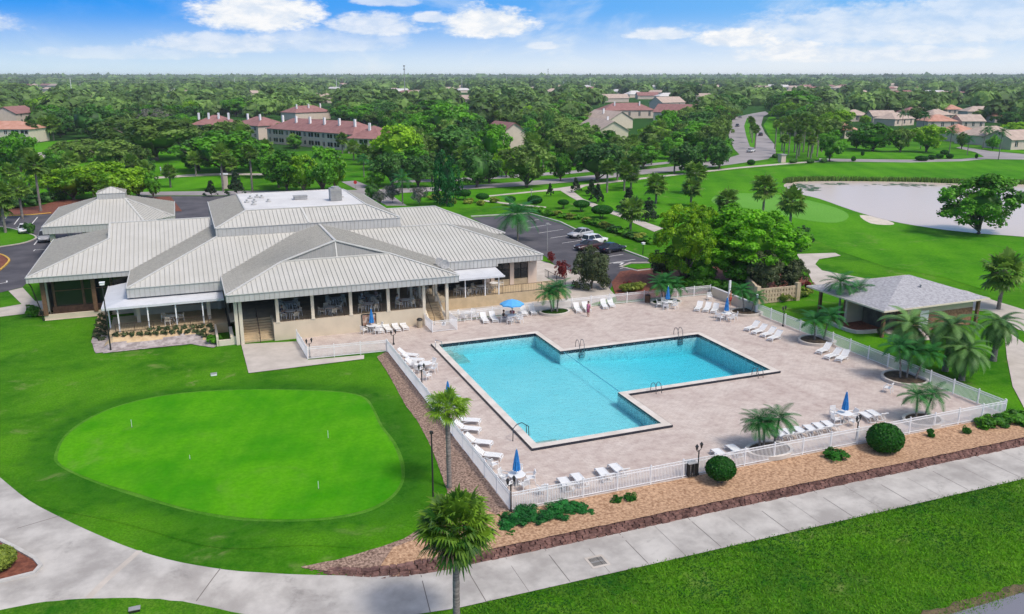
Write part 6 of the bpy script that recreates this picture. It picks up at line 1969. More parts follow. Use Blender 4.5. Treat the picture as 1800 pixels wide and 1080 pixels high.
def cluster(b, lst, where):
    objs = []
    for (dx, dy, h, L, lx, ly) in lst:
        objs.append(feather(b + Vector((dx, dy, .15)), h * 1.08, L * 1.28, 'x', lean=(lx, ly), r0=.085))
    rowlabel(objs, 'feather palm in the planter ' + where, 'palm', 'palms in the planter ' + where)
b = planter(975, 551, 1.75, 1.35, 'round kerbed planter at the far deck edge right of the open umbrella', 'grassy')
cluster(b, [(-.3, .1, 2.0, 1.5, -.45, 0), (.25, -.1, 2.4, 1.5, .3, .2), (0, .3, 2.2, 1.3, .05, .3)], 'right of the open umbrella')
b = planter(1171, 534, 1.9, 1.35, 'round kerbed planter at the far fence behind a closed umbrella', 'grassy')
cluster(b, [(-.4, .1, 2.0, 1.5, -.4, .1), (.4, 0, 1.8, 1.5, .4, -.1), (0, .3, 2.3, 1.4, .1, .2)], 'behind the far umbrella')
b = planter(1312, 551, 1.9, 1.5, 'kerbed half round planter beside the cream corner wall', 'darksoil', .8)
cluster(b, [(-.2, .2, 2.2, 1.3, -.3, .3), (.5, -.2, 1.6, 1.2, .4, -.2)], 'beside the cream wall')
b = planter(1436, 601, 1.9, 1.6, 'kerbed half round planter at the right fence between the lounger rows', 'darksoil', .8)
cluster(b, [(-.2, .1, 1.9, 1.5, -.3, 0), (.5, -.3, 2.2, 1.5, .7, .1)], 'between the lounger rows')
b = planter(1590, 668, 1.9, 1.9, 'kerbed half round planter at the right fence nearest the front', 'darksoil', .8)
cluster(b, [(-.3, .2, 2.6, 1.5, -.3, .3), (.2, 0, 2.2, 1.6, .1, -.1), (.7, -.5, 2.1, 1.4, .9, -.2)], 'nearest the front on the right')
b = planter(1352, 795, 1.75, 1.3, 'oval kerbed planter behind the front fence beside the six loungers', 'darksoil')
cluster(b, [(-.35, .6, 1.75, 1.25, -.25, .1), (-.1, .5, 1.7, 1.2, .0, .1), (.7, .4, 1.9, 1.25, .35, .1)], 'beside the six loungers')
b = planter(1622, 742, 1.6, 1.3, 'oval kerbed planter behind the front fence near the right corner', 'darksoil')
cluster(b, [(-.3, .4, 1.7, 1.3, .0, .1), (.5, .3, 1.6, 1.2, .75, .2)], 'near the front right corner')
# ---- shrubs
bush(1265, 853, 52 * mpp(G(1265, 853)), height_at(G(1265, 853), 805), 'lf_ball', 'clipped round ball shrub on a short stem in front of the lantern post', clip=True, n=3800, ls=.075, stem=.42, name='ball_shrub')
bush(1553, 797, 61 * mpp(G(1553, 797)), height_at(G(1553, 797), 747), 'lf_ball', 'larger clipped round ball shrub leaning by the fence at the right', clip=True, n=3800, ls=.075, stem=.12, name='ball_shrub')
JN = [(905, 918, 1.5, .7), (928, 912, 1.7, .7), (950, 918, 1.3, .6), (895, 930, 1.0, .5), (975, 905, 1.6, .7), (995, 900, 1.6, .7), (1015, 898, 1.0, .55), (1028, 905, .9, .45)]
rowlabel([bush(x, y, w, h * .85, 'lf_col', 'x', group='g', n=2200, ls=.09) for x, y, w, h in JN], 'low green juniper shrub below the front left fence corner', 'shrub', 'junipers by the fence corner')
for x, y, w, h, lb in ((1085, 886, .7, .5, 'tiny dark shrub on the mulch bank, the left of two'), (1108, 882, .8, .55, 'tiny dark shrub on the mulch bank, the right of two'), (1466, 808, 1.6, .75, 'small flat green shrub on the mulch bank between the ball shrubs'), (1635, 770, .6, .7, 'tiny sprig shrub on the mulch bank right of the larger ball shrub'), (1698, 766, .6, .7, 'tiny sprig shrub on the mulch bank near the right corner hedge'),
                       (895, 945, .7, .4, 'withered low shrub at the tip of the juniper patch')): bush(x, y, w, h, 'lf_ball', lb, n=700, ls=.13)
rowlabel([bush(x, y, w, h, 'lf_green', 'x', n=900, ls=.16) for x, y, w, h in [(1728, 752, 1.6, .8), (1755, 748, 1.8, .9), (1785, 742, 2.0, 1.0), (1815, 748, 2.2, 1.0)]], 'dark green hedge shrub right of the front right fence corner', 'shrub', 'hedge by the right corner')
bush(-4, 1000, 1.9, 1.2, 'lf_yel', 'bright yellow green clipped shrub in the kerbed island at the left edge', n=1500, ls=.1, clip=True)
SM = [(75 + i * 11.5, 554 - i * 1.6) for i in range(10)] + [(180 + (i % 3) * 8 - i * .9, 548 + i * 3.0) for i in range(18)] + [(205 + i * 14, 592 - i * .7) for i in range(13)] + [(235 + i * 15, 584 - i * .9) for i in range(10)] + [(352 + i * 9, 590 + i * 3) for i in range(4)]
rowlabel([bush(x, y, .62, .45, 'lf_magn', 'x', n=260, ls=.2, base=GS(x, y)) for x, y in SM], 'small round bush in the tan bed round the left porch', 'shrub', 'small round bushes in the tan bed')
for x, y, w, h, lb in ((58, 556, 1.5, 1.2, 'spiky green plant at the left end of the tan bed'), (205, 578, 1.8, 1.0, 'green shrub at the left corner post of the porch'), (310, 572, 1.2, .9, 'spiky green plant in front of the middle porch post'), (378, 604, 1.3, .9, 'green shrub in the white planter box by the front stairs')):
    bush(x, y, w, h, 'lf_green', lb, n=700, ls=.2, base=GS(x, y))
BALLS = [(817, 352, 333, 22), (848, 357, 340, 23), (897, 362, 345, 19), (940, 366, 344, 26), (990, 367, 351, 20), (1022, 372, 352, 29), (1058, 384, 361, 38), (800, 350, 336, 18)]
rowlabel([bush(x, y, w * mpp(G(x, y)), height_at(G(x, y), t), 'lf_ball', 'x', clip=True, n=3800, ls=.075, stem=.7, name='ball_shrub') for x, y, t, w in BALLS], 'clipped umbrella shaped shrub in the hedge beyond the car park', 'shrub', 'clipped shrubs beyond the car park')
HD = [(905 + i * 12.2, 367 + i * 2.0 + (i % 3) * 1.5) for i in range(10)] + [(1030 + i * 10.5, 391 + i * 3.4) for i in range(12)]
rowlabel([bush(x, y, random.uniform(1.8, 2.7), random.uniform(.9, 1.3), random.choice(['lf_green', 'lf_green', 'lf_yel', 'lf_dark']), 'x', n=900, ls=.16) for x, y in HD], 'leafy hedge shrub along the lawn behind the parked cars', 'shrub', 'hedge behind the parked cars')
rowlabel([bush(x, y, 2.2, 1.1, 'lf_yel', 'x', n=900, ls=.16) for x, y in [(760, 352), (775, 356), (795, 358), (825, 358), (845, 361), (868, 357)]], 'pale flowering shrub in the bed right of the columnar tree', 'shrub', 'shrubs right of the columnar tree')
rowlabel([bush(x, y, 2.6, 1.5, 'lf_green', 'x', n=1200, ls=.16) for x, y in [(1180, 512), (1200, 509), (1222, 513), (1245, 510), (1268, 514), (1290, 516)]], 'leafy green shrub under the large oaks behind the far fence', 'shrub', 'shrubs under the large oaks')
rowlabel([bush(x, y, 1.5, 1.0, 'lf_yel', 'x', n=700, ls=.16) for x, y in [(1100, 514), (1112, 512), (1124, 510), (1375, 530), (1388, 527), (1402, 524), (1415, 521)]], 'yellow green shrub outside the far deck fence', 'shrub', 'yellow green shrubs behind the far fence')
tree('red', 988, 490, 458, 28, 'large round red leaved shrub right of the clubhouse east end')
tree('red', 968, 462, 442, 15, 'small red leaved shrub at the back corner of the east wing')
tree('red', 1104, 508, 494, 18, 'low red flowering shrub in the dark mulch behind the far fence')
tree('red', 1420, 512, 494, 22, 'red leaved shrub beside the second thin magnolia')
rowlabel([bush(x, y, w * mpp(G(x, y)), 1.3, 'lf_dark', 'x', n=1200, ls=.14, clip=True, sy=1.6, rz=.5) for x, y, w in [(1372, 281, 22), (1395, 287, 30), (1425, 287, 30), (1448, 286, 20), (1362, 278, 14)]], 'dark clipped hedge block at the road junction beside the palms', 'shrub', 'hedge at the road junction')
rowlabel([bush(x, y, w * mpp(G(x, y)), 1.5, 'lf_ball', 'x', n=1200, ls=.14, clip=True) for x, y, w in [(1320, 290, 14), (1620, 283, 22), (1637, 281, 13), (1651, 279, 13), (1669, 279, 12), (1500, 284, 8), (1516, 274, 6), (1716, 279, 5), (1660, 272, 14)]], 'low clipped bush near the lane beyond the lake', 'shrub', 'bushes along the lane beyond the lake')
rowlabel([bush(x, y, w * mpp(G(x, y)), 2.0, 'lf_dark', 'x', n=1200, ls=.14) for x, y, w in [(30, 366, 36), (60, 362, 34), (85, 356, 26), (110, 352, 22), (54, 412, 16)]], 'dark green shrub in the bed behind the left car park', 'shrub', 'shrubs behind the left car park')
tag(bush(1550, 590, .9, .8, 'lf_magn', 'rounded brownish shrub in the shaded bed before the hut', n=500, ls=.16), cat='shrub')
# ---- reeds along the far lake bank
def reeds():
    r = np.random.default_rng(5)
    pts = [G(x, y) for x, y in spline([(1384, 322), (1400, 319.2), (1470, 318.2), (1600, 319.6), (1700, 322.8), (1800, 324), (1900, 323)], 10, False)]
    V, F, T = [], [], []
    for i in range(len(pts) - 1):
        for k in range(80):
            p = pts[i].lerp(pts[i + 1], r.random()) + Vector((r.normal() * .4, r.normal() * .5, 0))
            h = r.uniform(.5, 1.3); a = r.uniform(0, PI); w = Vector((math.cos(a), math.sin(a), 0)) * .12; l = Vector((r.normal() * .2, r.normal() * .2, h))
            b = len(V); V += [p - w, p + w, p + w * .3 + l, p - w * .3 + l]; F.append((b, b + 1, b + 2, b + 3)); T.append(r.random())
    tag(link('lake_reeds', npmesh('lake_reeds', V, F, T, MT['lf_oak'])), 'band of dark reeds along the far bank of the lake', 'reeds', kind='stuff')
reeds()
def pads():
    r = random.Random(4); mb = MB()
    for cx, cy, sx, sy, n in ((1408, 328, 22, 4, 60), (1428, 334, 16, 3, 40), (1600, 326, 60, 2.2, 60), (1470, 324, 25, 2, 30)):
        for _ in range(n):
            p = G(cx + r.gauss(0, sx * .5), cy + r.gauss(0, sy * .5)); R_ = r.uniform(.25, .7)
            mb.face([(p.x + R_ * math.cos(k * PI / 4), p.y + R_ * math.sin(k * PI / 4), p.z + .065 + r.random() * .01) for k in range(8)])
    tag(mb.build('water_lilies', mat('lily_pad', (.05, .10, .03), .6, .4, 1)), 'floating water plants near the far lake bank', 'water plants', kind='stuff')
pads()
def grass():
    r = np.random.default_rng(8)
    N = 150000
    x = r.uniform(-13, 62, N); y = r.uniform(25.3, 35.4, N)
    px = np.array([q.x for q in pl]); py = np.array([q.y for q in pl]); o_ = np.argsort(px)
    lim = np.where(x > 5, 34.9 + .05 * r.normal(size=N), np.interp(x, px[o_], py[o_]) - .05)
    k = (y < lim) & (r.random(N) < np.where(lim - y < .35, 1.0, .75)); x, y = x[k], y[k]; N = len(x)
    z = np.array([gz(a, b) for a, b in zip(x, y)])
    cl = np.sin(x * .83 + 2 * np.sin(y * .6)) * np.sin(y * 1.1 + 1.5 * np.sin(x * .37)) * .7 + .5 * np.sin(x * 2.7 + 3 * np.sin(y * 1.3)) * np.sin(y * 2.9 + np.sin(x * 1.9))
    h = r.uniform(.04, .11, N) * (1 + .5 * cl); a = r.uniform(0, PI, N); w = r.uniform(.02, .05, N)
    W = np.stack([np.cos(a) * w, np.sin(a) * w, 0 * a], 1); Lp = np.stack([r.normal(size=N) * .06, r.normal(size=N) * .06, h], 1)
    p = np.stack([x, y, z], 1)
    V = np.stack([p - W, p + W, p + W * .2 + Lp, p - W * .2 + Lp], 1).reshape(-1, 3)
    T = .36 + .52 * cl + .32 * np.clip((31.0 - y) / 3.0, 0, 1) + r.uniform(-.25, .25, N)
    tag(link('rough_grass', npmesh('rough_grass', V, np.arange(4 * N).reshape(-1, 4), T, MT['lf_grass'])), 'rough grass on the slope between the path and the pond', 'grass', kind='stuff')
MT['lf_grass'] = leaf_mat('grass_blades', (0.010, 0.105, 0.004), (0.17, 0.42, 0.012), .3, .8)
grass()
# ---- cars
def make_car(col, suv=False, name='car'):
    o = empty(name)
    m = mat('car_paint', col, .25, spec=.6)
    mb = MB()
    # stations along the length (+x is the front): x, half width, sill height, shoulder height
    st = [(-2.25, .70, .42, .80 if not suv else .95), (-2.15, .82, .30, .92 if not suv else 1.05), (-1.3, .89, .22, .95 if not suv else 1.08), (0, .90, .20, .92 if not suv else 1.05), (1.0, .89, .22, .90 if not suv else 1.04), (1.8, .84, .26, .80 if not suv else .96), (2.2, .72, .34, .66 if not suv else .8), (2.27, .6, .42, .58)]
    ring = 8
    for (x, w, z0, z1) in st:
        mb.v += [(x, -w * .9, z0), (x, -w, z0 + .14), (x, -w, z1 - .12), (x, -w * .86, z1), (x, w * .86, z1), (x, w, z1 - .12), (x, w, z0 + .14), (x, w * .9, z0)]
    for i in range(len(st) - 1):
        for k in range(ring): mb.f.append([i * ring + k, (i + 1) * ring + k, (i + 1) * ring + (k + 1) % ring, i * ring + (k + 1) % ring]); mb.m.append(0)
    mb.f.append(list(range(ring))); mb.m.append(0); e = (len(st) - 1) * ring; mb.f.append([e + k for k in range(ring)][::-1]); mb.m.append(0)
    mb.build('body', m, o, smooth=True)
    zt = 1.43 if not suv else 1.70; zb = .90 if not suv else 1.03
    a0, a1, b0, b1 = (-1.75, 1.0, -1.05, .15) if not suv else (-2.1, 1.05, -1.85, .25)
    mb = MB(); W0, W1 = .77, .60
    lo = [(a0, -W0, zb), (a1, -W0, zb), (a1, W0, zb), (a0, W0, zb)]; hi = [(b0, -W1, zt - .05), (b1, -W1, zt - .05), (b1, W1, zt - .05), (b0, W1, zt - .05)]
    for i in range(4): mb.face([lo[i], lo[(i + 1) % 4], hi[(i + 1) % 4], hi[i]])
    mb.build('window', MT['glass'], o)
    mb = MB(); mb.face([(b0, -W1 - .01, zt - .055), (b1, -W1 - .01, zt - .055), (b1 - .12, -W1 * .9, zt), (b0 + .12, -W1 * .9, zt)]); mb.face([(b0, W1 + .01, zt - .055), (b0 + .12, W1 * .9, zt), (b1 - .12, W1 * .9, zt), (b1, W1 + .01, zt - .055)])
    mb.face([(b0 + .12, -W1 * .9, zt), (b1 - .12, -W1 * .9, zt), (b1 - .12, W1 * .9, zt), (b0 + .12, W1 * .9, zt)]); mb.face([(b1, -W1, zt - .055), (b1, W1, zt - .055), (b1 - .12, W1 * .9, zt), (b1 - .12, -W1 * .9, zt)]); mb.face([(b0, W1, zt - .055), (b0, -W1, zt - .055), (b0 + .12, -W1 * .9, zt), (b0 + .12, W1 * .9, zt)])
    for s in (-1, 1):
        for (p, q) in (((a0, W0), (b0, W1)), ((a1, W0), (b1, W1)), (((a0 + a1) / 2, W0), ((b0 + b1) / 2, W1))):
            mb.beam((p[0], s * (p[1] + .006), zb), (q[0], s * (q[1] + .006), zt - .05), .07, .02, up=(0, s, 0))
    mb.build('roof', m, o)
    for x in (-1.38, 1.36):
        for s in (-1, 1):
            mb = MB(); n = 18; rr = .33 if not suv else .36
            prof = [(rr * .62, -.10), (rr * .95, -.11), (rr, -.07), (rr, .07), (rr * .95, .11), (rr * .62, .10)]
            mb.lathe(prof, n=n); w_ = mb.build('wheel', MT['rubber'], o); w_.location = (x, s * .80, rr); w_.rotation_euler = (PI / 2, 0, 0)
            mb = MB(); mb.lathe([(rr * .6, -.112), (rr * .55, -.09), (.06, -.105), (.05, .105), (rr * .55, .09), (rr * .6, .112)], n=n); mb.build('rim', MT['steel'], w_)
    for s in (-1, 1):
        mb = MB(); mb.box(2.12, s * .58 - .13, .60 if not suv else .72, 2.245, s * .58 + .13, .70 if not suv else .84); mb.build('headlight', MT['white'], o)
        mb = MB(); mb.box(-2.27, s * .6 - .12, .68 if not suv else .82, -2.16, s * .6 + .12, .80 if not suv else .96); mb.build('tail_light', mat('red_lens', (.4, .02, .02), .3), o)
        mb = MB(); mb.box(.62, s * .98 - .07, zb - .02, .76, s * .98 + .07, zb + .10); mb.build('mirror', m, o)
    mb = MB(); mb.box(2.2, -.5, .40, 2.29, .5, .56); mb.build('grille', MT['black'], o)
    return o
def car(px, py, qx, qy, col, label, suv=False, name='parked_car', group=None):
    """centre of the car on the ground and a second image point its nose aims at"""
    c, q = G(px, py), G(qx, qy)
    o = make_car(col, suv, name); o.location = c + Vector((0, 0, .02)); o.rotation_euler = (0, 0, aim(c, q)); tag(o, label, 'car', group)
    return o
car(1020, 417, 990, 422, (.42, .42, .44), 'silver sedan at the left end of the row of parked cars')
car(1045, 430, 1080, 424, (.72, .72, .72), 'white car parked between the silver sedan and the black car', True)
car(1034, 439, 1000, 444, (.05, .02, .02), 'dark red car half hidden behind the magnolia top')
car(1076, 443, 1110, 437, (.010, .013, .03), 'black sedan at the right end of the row of parked cars')
car(44, 409, 42, 430, (.75, .75, .75), 'white car parked facing the camera in the left car park')
car(80, 424, 70, 445, (.36, .36, .37), 'grey silver car with dark windows parked beside the pavilion', True)
for x, y, qx, qy, cl, lb in ((1301, 208, 1290, 222, (.3, .3, .3), 'tiny grey car farthest away on the divided road'), (1296, 223, 1292, 240, (.04, .04, .05), 'dark car on the left lane of the divided road'), (1337, 239, 1345, 225, (.03, .03, .04), 'dark car on the right lane of the divided road'), (1320, 268, 1350, 262, (.6, .6, .6), 'pale car turning at the near end of the road median')):
    car(x, y, qx, qy, cl, lb, name='car')
# ---- hut beside the pool
hut = empty('pool_hut'); tag(hut, 'low tan hut with a grey shingle hip roof right of the pool', 'hut')
hx0, hx1, hy0, hy1, he, ha = 62.0, 76.0, 59.9, 71.0, 3.0, 5.0
ha = 4.8
ap0, ap1 = (69.5, 65.2, ha), (70.3, 65.2, ha)
mb = MB()
for f in ([(hx0, hy0, he), (hx1, hy0, he), ap1, ap0], [(hx1, hy0, he), (hx1, hy1, he), ap1], [(hx1, hy1, he), (hx0, hy1, he), ap0, ap1], [(hx0, hy1, he), (hx0, hy0, he), ap0]): mb.face(f)
mb.face([(hx0, hy0, he - .12), (hx0, hy1, he - .12), (hx1, hy1, he - .12), (hx1, hy0, he - .12)], 1)
for a, b in (((hx0, hy0), (hx1, hy0)), ((hx1, hy0), (hx1, hy1)), ((hx1, hy1), (hx0, hy1)), ((hx0, hy1), (hx0, hy0))): mb.beam((a[0], a[1], he - .06), (b[0], b[1], he - .06), .05, .16, 1)
mb.build('roof', [MT['shingle'], MT['cream']], hut)
mb = MB(); mb.lathe([(.09, 0), (.09, .35), (.16, .36), (.02, .45)], c=(69.6, 62.9, 3.95), n=8); mb.build('vent_pipe', MT['galv'], hut)
wall(hut, [(66.2, 60.9, 0, 75.0, 61.2, 1.9), (66.2, 61.2, 0, 66.5, 67, 2.85), (74.7, 61.2, 0, 75.0, 70, 2.85), (66.5, 69.7, 0, 74.7, 70, 2.85)], MT['brick'])
wall(hut, [(66.2, 60.95, 1.9, 75.0, 61.15, 2.86)], MT['tan'], 'upper_wall')
wall(hut, [(63.2, 66.0, 0, 66.2, 66.3, 2.4)], MT['tan'], 'screen_wall')
mb = MB(); mb.box(67.8, 60.82, 0, 68.9, 60.89, 2.2); mb.build('door', MT['white'], hut)
mb = MB(); mb.box(65.2, 62.2, 0, 66.1, 65.8, 2.5); mb.build('doorway', MT['dark'], hut)
for x, y in ((63.0, 60.8), (75.3, 60.6), (63.0, 69.8)):
    mb = MB(); mb.box(x - .14, y - .14, 0, x + .14, y + .14, he - .13); mb.build('post', MT['wood'], hut)
for (dx, dy, h, L, lx, ly, lb) in ((0, 0, 4.3, 2.3, -.3, 0, 'dark feather palm standing before the shaded hut corner, the left of two'), (1.0, -.5, 3.5, 2.0, 1.0, .2, 'leaning feather palm before the shaded hut corner, the right of two')):
    feather(P(1474, 566, 0) + Vector((dx, dy, 0)), h, L, lb, lean=(lx, ly), r0=.12)
# ---- signs
b = G(625, 332); o = empty('road_sign', b, -.3); tag(o, 'small red octagonal road sign at the side road behind the clubhouse', 'road sign')
h = height_at(b, 318)
mb = MB(); mb.tube([(0, 0, 0), (0, 0, h)], .04, 6); mb.build('post', MT['galv'], o)
mb = MB()
oc = [(.42 * math.cos(PI / 8 + k * PI / 4), .42 * math.sin(PI / 8 + k * PI / 4)) for k in range(8)]
mb.add([(x, -.03, h - .35 + z) for x, z in oc] + [(x, -.06, h - .35 + z) for x, z in oc], [list(range(8)), list(range(8, 16))[::-1]] + [(i, (i + 1) % 8, 8 + (i + 1) % 8, 8 + i) for i in range(8)])
mb.build('sign_plate', mat('sign_red', (.5, .03, .03), .5), o)
b = G(396, 332); o = empty('entrance_pillar', b); tag(o, 'tan stone entrance pillar beside the road, left of the clubhouse roof', 'pillar')
mb = MB(); mb.box(-.7, -.4, 0, .7, .4, 3.2); mb.build('shaft', MT['pink'], o)
mb = MB(); mb.box(-.85, -.55, 3.2, .85, .55, 3.5); mb.build('cap', MT['white'], o)
b = G(1374, 286); o = empty('entrance_pillar', b); tag(o, 'pale stone gate pillar with a cap at the foot path by the palms', 'pillar')
mb = MB(); mb.box(-.8, -.8, 0, .8, .8, 2.2); mb.build('shaft', MT['pink'], o)
mb = MB(); mb.box(-1, -1, 2.2, 1, 1, 2.5); mb.build('cap', MT['galv'], o)

# ================================================================== HOUSES AND THE FAR COUNTRY
def house(A, B, depth, hw, hr, roofm, wallm, label, nwin=0, storeys=1, gable=False, chim=0, name='house', group=None, ext=0.5, gar=0):
    a, b = G(*A), G(*B)
    d = (b - a); L = d.length; d.normalize()
    nrm = Vector((-d.y, d.x, 0))
    if nrm.y < 0: nrm = -nrm
    o = empty(name, a, math.atan2(d.y, d.x))
    if label: tag(o, label, 'house' if name == 'house' else 'building', group)
    sg = 1 if (Vector((-d.y, d.x, 0)) - nrm).length < .1 else -1
    D = depth
    def q(x, y, z): return (x, y * sg, z)
    mb = MB(); mb.box(0, min(0, D * sg), 0, L, max(0, D * sg), hw)
    if gable:
        for x in (0.0, L):
            mb.face([q(x, 0, hw), q(x, D, hw), q(x, D / 2, hw + hr)])
    mb.build('wall', MT[wallm], o)
    mb = MB(); e = ext; sl = hr / (D / 2)
    z0 = hw - e * sl
    if gable:
        for y0, y1 in ((-e, D / 2), (D + e, D / 2)):
            top = [Vector(q(-e, y0, z0)), Vector(q(L + e, y0, z0)), Vector(q(L + e, y1, hw + hr)), Vector(q(-e, y1, hw + hr))]
            slab(mb, [p + Vector((0, 0, .12)) for p in top], .18)
    else:
        r_ = min(L / 2 - .2, D / 2)
        e0, e1, e2, e3 = q(-e, -e, z0), q(L + e, -e, z0), q(L + e, D + e, z0), q(-e, D + e, z0)
        r0, r1 = q(r_, D / 2, hw + hr), q(L - r_, D / 2, hw + hr)
        for f in ([e0, e1, r1, r0], [e1, e2, r1], [e2, e3, r0, r1], [e3, e0, r0]): mb.face([(p[0], p[1], p[2] + .1) for p in f])
        mb.face([(p[0], p[1], p[2] - .02) for p in (e0, e1, e2, e3)])
        ring_ = (e0, e1, e2, e3)
        for i in range(4): 
            u, v = ring_[i], ring_[(i + 1) % 4]
            mb.face([(u[0], u[1], u[2] - .02), (v[0], v[1], v[2] - .02), (v[0], v[1], v[2] + .1), (u[0], u[1], u[2] + .1)])
    rf = mb.build('roof', MT[roofm], o)
    for k in range(chim):
        mb = MB(); x = L * (k + .5) / chim; zc = hw + hr * .75
        mb.box(x - .35, D * .3 * sg - .35, zc - .8, x + .35, D * .3 * sg + .35, zc + 2.0); mb.build('chimney', MT['white'], rf)
    sh = hw / storeys
    for s in range(storeys):
        for k in range(nwin):
            x = L * (k + .5) / nwin; w = min(1.6, L / nwin * .36); w = w * (2.1 if storeys == 2 and k % 3 else .8)
            zz = s * sh + sh * .28
            mb = MB(); mb.box(x - w / 2, -.05 * sg if sg > 0 else -.02, zz, x + w / 2, .02 if sg > 0 else .05, zz + sh * .58)
            f_ = mb.build('window', MT['glass'], o)
            mb = MB()
            for (u, v, p_, r2) in ((x - w / 2 - .08, zz - .08, x + w / 2 + .08, zz), (x - w / 2 - .08, zz + sh * .52, x + w / 2 + .08, zz + sh * .52 + .08), (x - .05, zz, x + .05, zz + sh * .58)):
                mb.box(u, -.09 if sg > 0 else .03, v, p_, -.03 if sg > 0 else .09, r2)
            mb.build('window_frame', MT['white'], f_)
    return o
AP = house((471, 252), (622, 266), 15, 5.8, 3.6, 'roof_red', 'pink', 'long two storey apartment block with a dark red roof and pale vents', 14, 2, False, 6, 'apartment_building')
house((612, 270), (668, 272), 15, 5.2, 3.6, 'roof_red', 'pink', 'red roofed end block at the right of the long apartment block', 3, 2, False, 1, 'apartment_building')
house((338, 243), (408, 243), 14, 5.6, 3.4, 'roof_red', 'pink', 'two storey red roofed block left of the long apartment block', 6, 2, False, 4, 'apartment_building')
house((412, 242), (455, 246), 14, 5.6, 3.0, 'roof_red', 'pink', 'shorter red roofed block between the two apartment blocks', 4, 2, False, 2, 'apartment_building')
house((-45, 252), (54, 252), 14, 5.4, 2.6, 'roof_orange', 'cream', 'two storey house with an orange tile roof at the left edge', 6, 2)
house((30, 218), (66, 214), 12, 5.5, 3.4, 'roof_red', 'pink', 'red gabled house behind the orange roofed house', 2, 2, True)
house((520, 212), (582, 209), 14, 4.5, 3.4, 'roof_red', 'pink', 'red roof showing behind the long apartment block', 0, 1, False, 3)
house((842, 262), (874, 268), 13, 5.4, 4.2, 'roof_red', 'pink', 'pale gabled house with red roof facing the road', 2, 2, True)
house((872, 262), (925, 258), 10, 3.0, 2.0, 'roof_red', 'pink', 'low wing of the pale gabled house facing the road', 4, 1)
house((750, 264), (800, 264), 10, 3.0, 2.2, 'roof_tan', 'pink', 'low tan roofed house half hidden left of the pale gabled house', 3, 1)
house((1026, 222), (1072, 227), 13, 4.6, 3.6, 'roof_tan', 'cream', 'cream gabled house left of the red roofed row', 2, 2, True, 1)
house((1062, 240), (1104, 250), 12, 4.6, 3.4, 'roof_tan', 'cream', 'large cream gabled house nearest the road among the trees', 3, 2, True, 1)
house((1062, 209), (1150, 208), 16, 5.0, 4.0, 'roof_red', 'pink', 'long house with dark red roof in the middle distance', 5, 1, False, 2)
house((1148, 212), (1216, 214), 15, 5.0, 4.2, 'roof_red', 'cream', 'red roofed house with a pale gable left of the divided road', 2, 1, True)
house((1164, 192), (1204, 191), 16, 5.0, 4.0, 'roof_tan', 'pink', 'tan roofed house behind the long red roofed house', 2, 1, True)
for (A, B, rm, lb, g_) in (((1485, 214), (1528, 214), 'roof_tan', 'tan roofed villa behind the trees at the left of the villa group', False), ((1534, 216), (1575, 216), 'roof_tan', 'tan gabled villa second in the villa group', True), ((1572, 222), (1606, 220), 'roof_tan', 'tan roofed villa behind the two tall palms', False), ((1630, 226), (1682, 226), 'roof_orange', 'orange roofed villa behind the lime green tree', False),
                          ((1686, 250), (1722, 248), 'roof_orange', 'near villa with an orange tile roof right of the lime green tree', False), ((1730, 256), (1790, 252), 'roof_tan', 'long tan roofed villa behind the leaning palms', False), ((1776, 264), (1830, 262), 'roof_tan', 'gabled villa cut by the right edge of the view', True), ((1484, 244), (1506, 243), 'roof_orange', 'small orange roofed villa behind the palm grove', False),
                          ((1664, 202), (1692, 202), 'roof_orange', 'small far villa with orange roof behind the villa group', False), ((1700, 206), (1765, 206), 'roof_tan', 'long far tan roofed villa at the upper right', False), ((1616, 202), (1650, 202), 'roof_tan', 'far tan roofed villa between the dark trees', False),
                          ((1590, 208), (1622, 208), 'roof_red', 'small far villa with a dull red roof behind the villa group', False), ((1748, 216), (1790, 216), 'roof_orange', 'pinkish orange roofed villa at the right behind the leaning palms', False), ((1690, 226), (1730, 226), 'roof_tan', 'tan gabled villa right of the orange roofed villa', True), ((1640, 214), (1676, 213), 'roof_tan', 'tan roofed villa just behind the orange roofed villa', False), ((1780, 200), (1830, 200), 'roof_orange', 'far pinkish orange roof at the right edge of the view', False)):
    house(A, B, 12, 3.6, 2.8, rm, 'pink', lb, 3, 1, g_)
rf = random.Random(3)
FARH = [(1325 + i * 13.5 + rf.uniform(-4, 4), 157 + rf.uniform(-2, 4)) for i in range(13)] + [(45 + i * 16, 152 + rf.uniform(-1, 2)) for i in range(5)] + [(60, 160), (86, 161), (100, 162), (703, 166), (714, 168), (1120, 172), (1150, 168), (1085, 166), (1230, 176), (1245, 181), (880, 176), (1180, 176), (1660, 172), (1690, 174), (1040, 160), (1075, 158), (970, 166), (560, 176), (1520, 170), (1560, 160), (1620, 160), (300, 170)]
FARH += [(rf.uniform(-40, 1840), rf.choice([149, 151, 153, 156, 160, 164, 169, 175, 181]) + rf.uniform(-1, 1)) for _ in range(64)]
FARH = [q for i, q in enumerate(FARH) if not any(inside(q, n_) for n_ in NOGO) and not any(abs(q[0] - u[0]) < 9 and abs(q[1] - u[1]) < 3 for u in FARH[:i])]
for x, y in FARH:
    w = rf.uniform(16, 30)
    a = G(x, y); k = w / 2 / mpp(a)
    o = house((x - k, y), (x + k, y + rf.uniform(-.4, .4)), 14, 4, rf.uniform(2.6, 4), rf.choice(['roof_tan', 'roof_white', 'roof_red', 'roof_tan']), 'pink', None, 0, 1, rf.random() < .4)
    tag(o, None, 'house', 'far scattered houses'); PENDING.append((o, 'tiny pale far house', a, 6))
